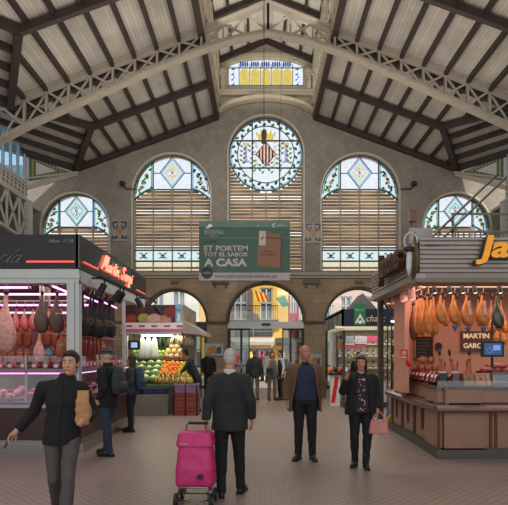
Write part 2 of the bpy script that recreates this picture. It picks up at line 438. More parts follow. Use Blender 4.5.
# gable arch moulding + brackets
g2 = MB(); pts = [(XC+1.85*math.cos(a), gz1+.06+.42*math.sin(a)) for a in [PI*i/20 for i in range(21)]]
for a, b in zip(pts, pts[1:]): g2.bar((a[0], YW+.14, a[1]), (b[0], YW+.14, b[1]), .14, .12)
for sgn in (-1, 1):
    g2.box(XC+sgn*1.95-.1, YW+.02, 13.5, XC+sgn*1.95+.1, YW+.2, 14.4); g2.ell((XC+sgn*1.95, YW+.08, 14.45), (.2, .12, .18)); g2.box(XC+sgn*1.98-.16, YW, 14.2, XC+sgn*1.98+.16, YW+.2, 14.3)
g2.build('trim_2', M_cream)['kind'] = 'structure'

# ---- lower wall: sandstone arcade
AR = [(XC-9.3, 1.72), (XC-4.12, 1.45), (XC, 1.74), (XC+4.2, 1.52), (XC+9.3, 1.72)]
SPR = 3.03
holes = [arched(cx, -.05+.05, SPR, r, 28) for cx, r in AR]
holes = [[(x, max(z, .001)) for x, z in h] for h in holes]
o = plate('wall_arcade', [(-13, 0), (13, 0), (13, 5.18), (-13, 5.18)], [], .6, M_sand, y=YW) if False else None
# arcade outline follows the openings at floor level
ol = [(-13, 0)]
for cx, r in AR:
    ol += [(cx-r, 0)] + arc(cx, SPR, r, PI, 0, 28, r*.98) + [(cx+r, 0)]
ol += [(13, 0), (13, 5.18), (-13, 5.18)]
o = plate('wall_arcade', ol, [], .55, M_sand, y=YW-.08); o['kind'] = 'structure'
t = MB()
t.box(-13, YW-.24, 5.1, 13, YW, 5.22); t.box(-13, YW-.16, 4.98, 13, YW, 5.1)
t.build('trim_3', M_stone)['kind'] = 'structure'
t = MB()       # impost band and arch mouldings
xs = [-13] + [v for cx, r in AR for v in (cx-r, cx+r)] + [13]
for a, b in zip(xs[0::2], xs[1::2]): t.box(a-.05, YW-.16, SPR-.09, b+.05, YW-.06, SPR+.02)
for cx, r in AR:
    p = arc(cx, SPR, r+.03, 0, PI, 28)
    for a, b in zip(p, p[1:]): t.bar((a[0], YW-.11, a[1]), (b[0], YW-.11, b[1]), .12, .07)
t.build('trim_4', mat('dark_impost_stone', rgb(96,80,66), .8))['kind'] = 'structure'
t = MB()       # keystone plaques and pier capitals under the cornice
for x in (XC-2.05, XC+2.05, XC-6.3, XC+6.3):
    t.box(x-.38, YW-.2, 4.72, x+.38, YW-.07, 4.9); t.box(x-.3, YW-.15, 4.55, x-.2, YW-.07, 4.72); t.box(x+.2, YW-.15, 4.55, x+.3, YW-.07, 4.72)
for x in (XC, XC+4.2, XC-4.12): t.box(x-.16, YW-.17, 4.74, x+.16, YW-.07, 4.86)
t.build('trim_5', mat('aged_iron_grey', rgb(98,92,84), .7))['kind'] = 'structure'
t = MB()       # pier plinths
for a, b in zip(xs[0::2], xs[1::2]): t.box(a-.04, YW-.18, 0, b+.04, YW-.07, .45)
t.build('trim_6', M_stone)['kind'] = 'structure'

# jamb mouldings around the tall windows
def moulding(n, cx, z0, zs, r):
    mb = MB(); p = [(cx-r, z0)] + arc(cx, zs, r, PI, 0, 28) + [(cx+r, z0)]
    for a, b in zip(p, p[1:]): mb.bar((a[0], YW-.02, a[1]), (b[0], YW-.02, b[1]), .07, .07, up=(1,0,.01) if a[0] == b[0] else (0,0,1))
    return mb
for i, (cx, zs, r) in enumerate([(XC-8.64, 7.31, out_r), (XC-4.27, 8.87, mid_r), (XC, 10.66, cen_r), (XC+4.27, 8.87, mid_r), (XC+8.64, 7.31, out_r)]):
    moulding(i, cx, WZ0, zs, r+.04).build('trim_%d' % (7+i), mat('light_window_moulding', rgb(186,176,160), .8, var=.08), smooth=False)['kind'] = 'structure'

# ---- stained glass and louvres
YG = YW+.2
def leafy(mb, x, z, L, ang, w=.4):
    c, s = math.cos(ang), math.sin(ang)
    pts = []
    for t_, ww in ((0,0), (.25,.5), (.55,.5), (1,0), (.55,-.5), (.25,-.5)):
        a, b = t_*L, ww*L*w; pts.append((x+a*c-b*s, z+a*s+b*c))
    mb.prism(pts, YG-.012, YG-.008)
def disc(mb, x, z, r, n=10, y=None, rz=None):
    y = YG-.016 if y is None else y
    mb.prism([(x+r*math.cos(2*PI*k/n), z+(rz or r)*math.sin(2*PI*k/n)) for k in range(n)], y, y+.004)
def strip(mb, pts, w, y0=-.02, y1=-.014):
    for a, b in zip(pts, pts[1:]): mb.bar((a[0], YG+(y0+y1)/2, a[1]), (b[0], YG+(y0+y1)/2, b[1]), w if False else abs(y1-y0), w, up=(0, 0, 1) if abs(a[0]-b[0]) > abs(a[1]-b[1]) else (1, 0, 0))
def louvre(root, x0, x1, z0, z1, pitch=.15, cut=None):
    """horizontal slats; cut(z) limits the width under curved glass"""
    mb = MB(); z = z0
    k = 0
    while z < z1:
        a, b = (x0, x1)
        segs = [(a, b)] if cut is None else cut(z)
        for a, b in segs:
            if b-a > .05:
                tilt = R(68 - (26 if (k*7) % 11 == 0 else 0))
                M = Matrix.Rotation(tilt, 3, 'X')
                mb.obox(((a+b)/2, YG+.06, z), (b-a, .158, .01), M)
        z += pitch; k += 1
    return mb.build('louvre', M_slat, root)
def small_arch_glass(root, cx, zs, r, zmid, zlow, bars=(-.5, 0, .5), seed=1):
    """fan-shaped stained glass of one arched window"""
    rnd = random.Random(seed)
    # middle pane: between -.5r and .5r, flat bottom at zmid ; side panes reach lower, arc bottomed
    h = .5*r
    def top(x): return zs+math.sqrt(max(r*r-(x-cx)**2, 0))
    n = 10
    mid = [(cx-h, zmid), (cx+h, zmid)] + [(cx+h-2*h*i/n, top(cx+h-2*h*i/n)) for i in range(n+1)]
    MB().prism(mid, YG-.004, YG+.002).build('centre_pane', G_white, root)
    for sg in (-1, 1):
        p = []
        for i in range(n+1):
            x = cx+sg*(h+(r-h)*i/n); p.append((x, top(x) if i < n else zs))
        low = []
        for i in range(n+1):
            f = 1-i/n; x = cx+sg*(h+(r-h)*f)
            low.append((x, zmid-(zmid-zlow)*(f**1.8)))
        MB().prism(p+low, YG-.004, YG+.002).build('side_pane', G_cyan, root)
        # borders in blue, leaves and roses
        b = MB(); strip(b, [(cx+sg*(h+.07), zmid), (cx+sg*(h+.07), top(cx+sg*h)-.1)], .05)
        pp = [(cx+(x-cx)*.95, zs+(z-zs)*.95) for x, z in p]; strip(b, pp, .05)
        strip(b, [(x, z+.06) for x, z in low], .05); b.build('border', G_teal if sg < 0 else G_blue, root)
        lf = MB(); fl = MB()
        for j in range(15):
            f = .18+.62*((j*.37) % 1); x = cx+sg*(h+(r-h)*f); lo = zmid-(zmid-zlow)*(f**1.8); hi = top(x)
            z = lo+.14+(hi-lo-.3)*((j*.618) % 1)
            leafy(lf, x, z, .17, rnd.random()*6.28, .55)
        for q in range(3):
            f = (.35, .5, .62)[q]; x = cx+sg*(h+(r-h)*f); lo = zmid-(zmid-zlow)*(f**1.8); hi = top(x)
            disc(fl, x, lo+(hi-lo)*(.62, .42, .3)[q], .1)
        lf.build('leaf_pattern', G_green if sg < 0 or seed % 2 else G_dark, root); fl.build('rose_pattern', G_pink, root)
    # diamond
    zt = top(cx)-.06; zb = zmid+.05; zc = (zt+zb)/2; hh = (zt-zb)/2; ww = hh*.78
    def dia(f): return [(cx, zc+hh*f), (cx+ww*f, zc), (cx, zc-hh*f), (cx-ww*f, zc)]
    for f, m, y in ((.94, G_blue if seed % 2 == 0 else G_teal, -.010), (.78, G_white, -.014), (.6, G_teal if seed % 2 else G_yellow, -.018), (.44, G_white, -.022)):
        g_ = .94 if f == .94 else f; lo_ = {.94: .8, .78: .64, .6: .48, .44: .3}[f]; A_, B_ = dia(g_), dia(lo_); mb = MB()
        for i_ in range(4):
            j_ = (i_+1) % 4; mb.add([(A_[i_][0], YG+y, A_[i_][1]), (A_[j_][0], YG+y, A_[j_][1]), (B_[j_][0], YG+y, B_[j_][1]), (B_[i_][0], YG+y, B_[i_][1])], [(0,1,2,3)])
        mb.build('diamond_pane', m, root)
    d = MB()
    for k in range(8): 
        a = k*PI/4; d.prism([(cx+.02*math.cos(a+1.57), zc+.02*math.sin(a+1.57)), (cx+ww*.34*math.cos(a)*1.0+.04*math.cos(a+1.57), zc+hh*.34*math.sin(a)), (cx+ww*.3*math.cos(a)-.04*math.cos(a+1.57), zc+hh*.3*math.sin(a))], YG-.028, YG-.025)
    d.build('flower_pattern', G_yellow if seed % 2 == 0 else G_green, root)
    disc_ = MB(); disc(disc_, cx, zc, .07, y=YG-.032); disc_.build('rose_pattern', G_pink, root)
    ld = MB(); q = dia(1)
    strip(ld, q+[q[0]], .028, -.04, -.0)
    strip(ld, [(cx-h, (zmid+zt)/2), (cx-ww, (zmid+zt)/2)], .03, -.04, 0); strip(ld, [(cx+ww, (zmid+zt)/2), (cx+h, (zmid+zt)/2)], .03, -.04, 0)
    for sg in (-1, 1): strip(ld, [(cx+sg*h, zmid), (cx+sg*h, top(cx+h))], .05, -.05, 0)
    strip(ld, [(cx-h, zmid), (cx+h, zmid)], .05, -.05, 0)
    for sg in (-1, 1):
        strip(ld, [(cx+sg*(h+(r-h)*i/n), zmid-(zmid-zlow)*((i/n)**1.8)) for i in range(n+1)], .05, -.05, 0)
    strip(ld, arc(cx, zs, r-.02, 0, PI, 28), .05, -.05, 0)
    ld.build('lead', M_lead, root)
def win_frame(root, cx, z0, zt, r, xs=(-.5, 0, .5)):
    mb = MB()
    for f in xs: mb.box(cx+f*r-.025, YG-.05, z0, cx+f*r+.025, YG+.02, zt)
    for sg in (-1, 1): mb.box(cx+sg*(r-.03)-.03, YG-.06, z0, cx+sg*(r-.03)+.03, YG+.1, zt)
    mb.box(cx-r, YG-.05, z0-.0, cx+r, YG+.05, z0+.06)
    mb.build('window_frame', M_frame, root)
def border_band(root, cx, r, z0, z1):
    MB().box(cx-r, YG-.03, z0, cx+r, YG-.024, z1).build('band_pane', G_cyan, root)
    a, b, c = MB(), MB(), MB()
    for k in range(4):
        x = cx-r+r*.5*(k+.5); zc = (z0+z1)/2
        for sg in (-1, 1):
            pts = [(x+sg*(.13+.07*math.cos(t_)), zc+.12*math.sin(t_)) for t_ in [R(40+i*30) for i in range(10)]]
            for p, q in zip(pts, pts[1:]): a.bar((p[0], YG-.04, p[1]), (q[0], YG-.04, q[1]), .01, .045)
            leafy(a, x+sg*.05, zc-.12, .14, PI/2+sg*.5)
        c.prism([(x+.055*math.cos(i*PI/4), zc+.02+.055*math.sin(i*PI/4)) for i in range(8)], YG-.045, YG-.04)
    for z in (z0+.035, z1-.035): b.box(cx-r, YG-.036, z-.02, cx+r, YG-.032, z+.02)
    a.build('scroll_pattern', G_dark, root); b.build('border', G_teal, root); c.build('rose_pattern', G_red, root)
    l = MB()
    for z in (z0, z1): l.box(cx-r, YG-.07, z-.025, cx+r, YG, z+.025)
    l.build('glazing_bar', M_lead, root)

def tall_window(n, cx, zs, r, zmid, zlow, seed, band=True):
    root = struct('window_%d' % n)
    small_arch_glass(root, cx, zs, r, zmid, zlow, seed=seed)
    zb0, zb1 = 5.78, 6.3
    def cut(z):
        if z < zlow: return [(cx-r, cx+r)]
        if z < zmid:
            f = ((zmid-z)/(zmid-zlow))**(1/1.8); return [(cx-(.5*r+.5*r*f), cx+(.5*r+.5*r*f))]
        return []
    if band:
        louvre(root, cx-r, cx+r, zb1+.12, zmid, cut=cut); border_band(root, cx, r, zb0, zb1)
        MB().box(cx-r, YG+.01, WZ0, cx+r, YG+.016, zb0).build('lower_pane', G_cream, root)
        louvre(root, cx-r, cx+r, WZ0+.2, WZ0+.25)
    else: louvre(root, cx-r, cx+r, WZ0+.06, zmid, cut=cut)
    win_frame(root, cx, WZ0, zlow if not band else zmid, r) if False else None
    mb = MB()
    for f in (-.5, 0, .5): mb.box(cx+f*r-.028, YG-.05, WZ0, cx+f*r+.028, YG+.0, zmid)
    for sg in (-1, 1): mb.box(cx+sg*(r-.03)-.03, YG-.06, WZ0, cx+sg*(r-.03)+.03, YG+.1, zlow)
    mb.box(cx-r, YG-.05, WZ0, cx+r, YG+.05, WZ0+.06)
    for f in (-.75, -.5, 0, .5, .75): 
        if abs(f) != .75: mb.prism([(cx+f*r-.1, zmid), (cx+f*r+.1, zmid), (cx+f*r+.03, zmid-.3), (cx+f*r-.03, zmid-.3)], YG-.06, YG-.03)
    mb.build('window_frame', M_frame, root)
tall_window(1, XC-8.64, 7.31, out_r, 7.34, 6.85, 3, band=False)
tall_window(2, XC-4.27, 8.87, mid_r, 9.06, 8.55, 2)
tall_window(4, XC+4.27, 8.87, mid_r, 9.06, 8.55, 4)
tall_window(5, XC+8.64, 7.31, out_r, 7.34, 6.85, 5, band=False)
# ---- centre window with the great roundel
root = struct('window_3'); cx, zc, r = XC, 10.66, cen_r
MB().prism([(cx+r*math.cos(2*PI*k/48), zc+r*math.sin(2*PI*k/48)) for k in range(48)], YG-.004, YG+.002).build('roundel_pane', G_white, root)
def ring(mb, r0, r1, y, n=48):
    for k in range(n):
        a, b = 2*PI*k/n, 2*PI*(k+1)/n
        mb.add([(cx+q*math.cos(t_), y, zc+q*math.sin(t_)) for t_ in (a, b) for q in (r0, r1)], [(0, 1, 3, 2)])
b = MB(); ring(b, r*.93, r*.995, YG-.01); b.build('border', G_blue, root)
b = MB(); ring(b, r*.755, r*.785, YG-.01); b.build('border', G_teal, root)
lf = MB(); lf2 = MB()
for k in range(44):
    a = 2*PI*k/44; leafy(lf if k % 3 else lf2, cx+r*.86*math.cos(a), zc+r*.86*math.sin(a), .24, a+1.57+(.75 if k % 2 else -.75), .5)
lf.build('leaf_pattern', G_dark, root); lf2.build('leaf_pattern', G_green, root)
dv = MB()     # green sprays inside
for sx in (-1, 1):
    for (bx, bz, n_) in ((.62, -.78, 6), (.22, -.86, 5), (1.12, -.42, 4), (.72, .02, 5), (1.1, .0, 4)):
        for j in range(n_):
            leafy(dv, cx+sx*bx*r*.6/.62 if False else cx+sx*bx*.95, zc+bz+.11*j, .2, PI/2+(1 if j % 2 else -1)*.9, .42)
dv.build('spray_pattern', G_green, root)
pl = MB()
for sx in (-1, 1):
    pl.prism([(cx+sx*.92-.07, zc-.3), (cx+sx*.92+.07, zc-.3), (cx+sx*.92+.07, zc+.42), (cx+sx*.92-.07, zc+.42)], YG-.016, YG-.012)
    pl.prism([(cx+sx*.92-.17, zc-.38), (cx+sx*.92+.17, zc-.38), (cx+sx*.92+.17, zc-.28), (cx+sx*.92-.17, zc-.28)], YG-.016, YG-.012)
pl.build('column_pattern', G_violet, root)
cp = MB()
for sx in (-1, 1): cp.prism([(cx+sx*.92-.12, zc+.42), (cx+sx*.92+.12, zc+.42), (cx+sx*.92+.16, zc+.54), (cx+sx*.92-.16, zc+.54)], YG-.016, YG-.012)
# crown
cz = zc+.86
cp.prism([(cx-.34, cz-.2), (cx+.34, cz-.2), (cx+.38, cz), (cx-.38, cz)], YG-.018, YG-.014)
for k, (dx, hh) in enumerate(((-.42, .2), (-.22, .3), (0, .36), (.22, .3), (.42, .2))):
    cp.prism([(cx+dx*.8-.1, cz), (cx+dx*.8+.1, cz), (cx+dx*1.1, cz+hh)], YG-.018, YG-.014)
cp.build('crown_pattern', G_amber, root)
sc = MB()
for sx in (-1, 1):
    for j in range(6): leafy(sc, cx+sx*(.32+.05*(j % 2)), zc-.52+.2*j, .26, PI/2-sx*.9+.4*(j % 2), .4)
sc.build('scroll_pattern', G_cream, root)
MB().prism([(cx, zc+.56), (cx+.43, zc+.02), (cx, zc-.56), (cx-.43, zc+.02)], YG-.024, YG-.02).build('shield_pane', G_cream, root)
st = MB()
for dx in (-.3, -.15, 0, .15, .3):
    h = .54*(1-abs(dx)/.43)-.02; h1 = .54*(1-(abs(dx)+.035)/.43); h0 = .54*(1-max(abs(dx)-.035, 0)/.43)
    l, rr = (h1, h0) if dx < 0 else (h0, h1)
    if dx == 0: l = rr = h1
    st.prism([(cx+dx-.038, zc-l+.01), (cx+dx+.038, zc-rr+.01), (cx+dx+.038, zc+rr), (cx+dx-.038, zc+l)], YG-.03, YG-.026)
st.build('stripe_pattern', gm('crimson', (178,44,46)), root)
ld = MB()
strip(ld, [(cx, zc+.57), (cx+.44, zc+.02), (cx, zc-.57), (cx-.44, zc+.02), (cx, zc+.57)], .03, -.05, -.02)
for rr_ in (r-.02, r*.77): 
    p = [(cx+rr_*math.cos(2*PI*k/48), zc+rr_*math.sin(2*PI*k/48)) for k in range(49)]; strip(ld, p, .05 if rr_ > 1.4 else .03, -.05, 0)
for dx in (-.62, .62): strip(ld, [(cx+dx, zc-math.sqrt(r*r-dx*dx)), (cx+dx, zc+math.sqrt(r*r-dx*dx))], .055, -.06, 0)
for dz in (-.62, .62): strip(ld, [(cx-math.sqrt(r*r-dz*dz), zc+dz), (cx+math.sqrt(r*r-dz*dz), zc+dz)], .055, -.06, 0)
ld.box(cx-.62, YG-.04, zc-.01, cx-.4, YG, zc+.01); ld.box(cx+.4, YG-.04, zc-.01, cx+.62, YG, zc+.01)
ld.build('lead', M_lead, root)
def cut3(z):
    if z < zc-r: return [(cx-r, cx+r)]
    if z < zc:
        d = math.sqrt(r*r-(z-zc)**2); return [(cx-r, cx-d), (cx+d, cx+r)]
    return []
louvre(root, 0, 0, WZ0+.1, zc-.1, cut=cut3)
mb = MB()
for f in (-.62, 0, .62): mb.box(cx+f-.03, YG-.05, WZ0, cx+f+.03, YG, zc-math.sqrt(r*r-f*f))
for sg in (-1, 1): mb.box(cx+sg*(r-.03)-.03, YG-.06, WZ0, cx+sg*(r-.03)+.03, YG+.1, zc)
mb.box(cx-r, YG-.05, WZ0, cx+r, YG+.05, WZ0+.06); mb.build('window_frame', M_frame, root)

# ---- gable window: yellow panes with a blue frieze
root = struct('window_6'); yg = YW+.32
nP = 7; x0 = gw0; wP = (gw1-gw0)/nP
MB().prism(gh, yg+.03, yg+.035).build('backing_pane', G_white, root)
ya = MB(); bl = MB(); ldw = MB()
for k in range(nP):
    a = x0+wP*k; b_ = a+wP
    if k in (0, nP-1):
        for j in range(7): bl.prism([(a+.1+.12*(j % 2), gz0+.12+.12*j), (a+.3-.05*(j % 3), gz0+.1+.12*j), (a+.26, gz0+.22+.12*j)], yg+.02, yg+.025)
    else:
        ya.prism([(a+.04, gz0+.12), (b_-.04, gz0+.12), (b_-.04, gz0+.76), ((a+b_)/2+.08, gz0+.88), ((a+b_)/2-.08, gz0+.88), (a+.04, gz0+.76)], yg+.02, yg+.025)
        for j in range(4): bl.prism([(a+.05+.1*j, gz0+.96), (a+.13+.1*j, gz0+.98+.05*(j % 2)), (a+.1+.1*j, gz0+1.24), (a+.03+.1*j, gz0+1.16)], yg+.02, yg+.025)
    ldw.box(a-.02, yg-.03, gz0, a+.02, yg+.03, gz1+.1)
for k in range(24): bl.box(x0+.02+k*.144, yg+.02, gz0+.01, x0+.09+k*.144, yg+.025, gz0+.08)
ldw.box(gw1-.02, yg-.03, gz0, gw1+.02, yg+.03, gz1+.1)
for z in (gz0+.1, gz0+.91): ldw.box(gw0, yg-.03, z-.015, gw1, yg+.03, z+.015)
ya.build('yellow_pane', G_amber, root); bl.build('frieze_pattern', G_navy, root); ldw.build('window_frame', M_frame, root)

# ---- ceramic shields on the wall
def shield(x, z, lab):
    r_ = thing('ceramic_coat_of_arms', lab, 'wall plaque', (x, YW-.012, z))
    MB().box(-.36, -.05, -.42, .36, 0, .5).build('backing_tile', mat('shield_tile', rgb(150,138,122), .5), r_)
    b = MB(); bm_ = mat('cobalt_glaze', rgb(40,50,86), .3)
    for sg in (-1, 1):
        for (a, c) in (((.05,.42),(.3,.42)), ((.3,.42),(.26,.2)), ((.26,.2),(.12,.12)), ((.12,.12),(.1,.3)), ((.1,-.28),(.32,-.3)), ((.32,-.3),(.28,-.18)), ((.1,-.28),(.16,-.16))):
            b.bar((sg*a[0], -.06, a[1]), (sg*c[0], -.06, c[1]), .02, .07)
    b.build('blue_glaze_pattern', bm_, r_)
    MB().prism([(-.13, .2), (.13, .2), (.13, .02), (0, -.14), (-.13, .02)], -.075, -.05).build('shield', mat('amber_glaze', rgb(150,110,60), .4), r_)
shield(aX(120, YW), aZ(232, YW), 'blue and amber ceramic coat of arms on the wall beside the butcher stall roof')
shield(aX(313, YW), aZ(234, YW), 'blue and amber ceramic coat of arms on the wall just past the hanging green banner')

# ================================================================ ceiling
root = struct('ceiling')
def outer(Y):
    p = (Y-8) % 6
    return DA+(DB-DA)*(p/3 if p <= 3 else (6-p)/3)
ys = [YB, -1, 2, 5, 8, 11, 14, 17, 20, 23]
for sg in (-1, 1):
    mb = MB(); yy = [YB] + [-1, 2, 5, 8, 11, 14, 17, 20, 23.2]
    for a, b in zip(yy, yy[1:]):
        da, db = outer(a), outer(min(b, 23))
        mb.add([(XC+sg*HW, a, zr(HW)), (XC+sg*da, a, zr(da)), (XC+sg*db, b, zr(db)), (XC+sg*HW, b, zr(HW))], [(0, 1, 2, 3)])
        mb.add([(XC+sg*HW, a, zr(HW)+.1), (XC+sg*da, a, zr(da)+.1), (XC+sg*db, b, zr(db)+.1), (XC+sg*HW, b, zr(HW)+.1)], [(0, 1, 2, 3)])
    mb.build('roof_boards', M_ceil, root)
    # purlins running with the hall
    k = 0
    d = HW+.06
    while d < DB-.1:
        # visible spans inside the zigzag
        if d <= DA: spans = [(YB, YW)]
        else:
            f = (d-DA)/(DB-DA)*3
            spans = [(max(YB, c-(3-f)), min(YW, c+(3-f))) for c in (-1, 5, 11, 17, 23)]
        pm = MB()
        for a, b in spans:
            pm.bar((XC+sg*d, a, zr(d)-.09), (XC+sg*d, b, zr(d)-.09), .11 if k else .2, .17 if k else .34)
        pm.build('purlin', M_beam, root); d += .74; k += 1
    for Y in (2, 5, 8, 11, 14, 17.25, 20, 22.9):
        de = outer(min(Y, 23)) if Y != 17.25 else DB
        MB().bar((XC+sg*HW, Y, zr(HW)-.2), (XC+sg*de, Y, zr(de)-.2), .17, .22).build('rafter', M_beam, root)
    # hip beams and the side facets of the octagonal bays
    u = Vector((sg*1.0, -.9, .08))
    for YA in (2, 8, 14, 20):
        A = Vector((XC+sg*DA, YA, zr(DA))); B = Vector((XC+sg*DB, YA+3, zr(DB))); C = Vector((XC+sg*DB, YA-3, zr(DB)))
        MB().bar(A-Vector((0,0,.18)), B-Vector((0,0,.18)), .22, .3).build('hip_beam', M_beam, root)
        MB().bar(A-Vector((0,0,.16)), C-Vector((0,0,.16)), .2, .24).build('hip_beam', M_beam, root)
        k = 3.2
        MB().add([A, B, B+u*k, A+u*k], [(0,1,2,3)]).build('roof_boards', M_ceil, root)
        MB().add([A, C, A+u*k], [(0,1,2)]).build('roof_boards', M_ceil, root)
        for q in range(5):
            P_ = A.lerp(B, .04+q*.235)-Vector((0,0,.1))
            MB().bar(P_, P_+u*k, .14, .2).build('purlin', M_beam, root)
        MB().bar(B-Vector((0,0,.14)), B+u*k-Vector((0,0,.14)), .18, .24).build('hip_beam', M_beam, root)
# monitor roof
MZ0, MZ1 = 14.95, 15.86
for sg in (-1, 1):
    MB().add([(XC, YB, MZ1), (XC+sg*(HW+.1), YB, MZ0), (XC+sg*(HW+.1), YW+.5, MZ0), (XC, YW+.5, MZ1)], [(0,1,2,3)]).build('roof_boards', grid_mat('pale_ceiling_boards', rgb(198,190,176), rgb(206,198,184), rgb(170,160,146), 6, .11, .006, rot=90, plane='XY', nvar=.1, rough=.9), root)
    for f in (.02, .36, .7, .97):
        MB().bar((XC+sg*HW*f, YB, MZ1-(MZ1-MZ0)*f-.08), (XC+sg*HW*f, YW, MZ1-(MZ1-MZ0)*f-.08), .11, .15).build('purlin', M_beam, root)
    for Y in (11, 14, 17, 20, 22.95):
        MB().bar((XC, Y, MZ1-.14), (XC+sg*HW, Y, MZ0-.14), .16, .2).build('rafter', M_beam, root)
# monitor side walls with clerestory windows
n = 7
for sg, nm in ((-1, 'left'), (1, 'right')):
    x = XC+sg*HW
    hs = []
    y = 5.2
    while y < 22.6:
        hs.append([(y, 12.95), (y+.85, 12.95), (y+.85, 14.45), (y+.42, 14.65), (y, 14.45)]); y += 1.0
    o = plate('wall_clerestory_'+nm, [(YB, 12.3), (YW+.2, 12.3), (YW+.2, 15.0), (YB, 15.0)], hs, .14, M_cream, y=x-.07, plane='YZ'); o['kind'] = 'structure'
    wr = struct('window_%d' % n); n += 1
    a = MB(); b = MB(); c = MB()
    for h in hs:
        y0 = h[0][0]
        a.box(x-.01, y0, 12.95, x+.01, y0+.85, 14.65)
        for zz in (13.3, 13.7, 14.1): b.box(x-.03, y0, zz-.02, x+.03, y0+.85, zz+.02)
        b.box(x-.03, y0+.4, 12.95, x+.03, y0+.44, 14.6)
        for q in range(6): c.box(x-.02-.01, y0+.06+(q % 2)*.45, 13.0+.26*q, x+.02+.01, y0+.34+(q % 2)*.45, 13.14+.26*q)
    a.build('pane', G_cyan, wr); b.build('glazing_bar', M_lead, wr); c.build('coloured_pane', G_teal, wr)
    # small pilasters between
    t = MB()
    y = 5.1
    while y < 22.7: t.box(x-sg*.09-.025, y-.04, 12.5, x-sg*.09+.025, y+.08, 14.9); y += 1.0
    t.box(x-sg*.1-.04, YB, 12.72, x-sg*.1+.04, YW, 12.84)
    t.build('trim_%d' % (12+n), M_cream)['kind'] = 'structure'

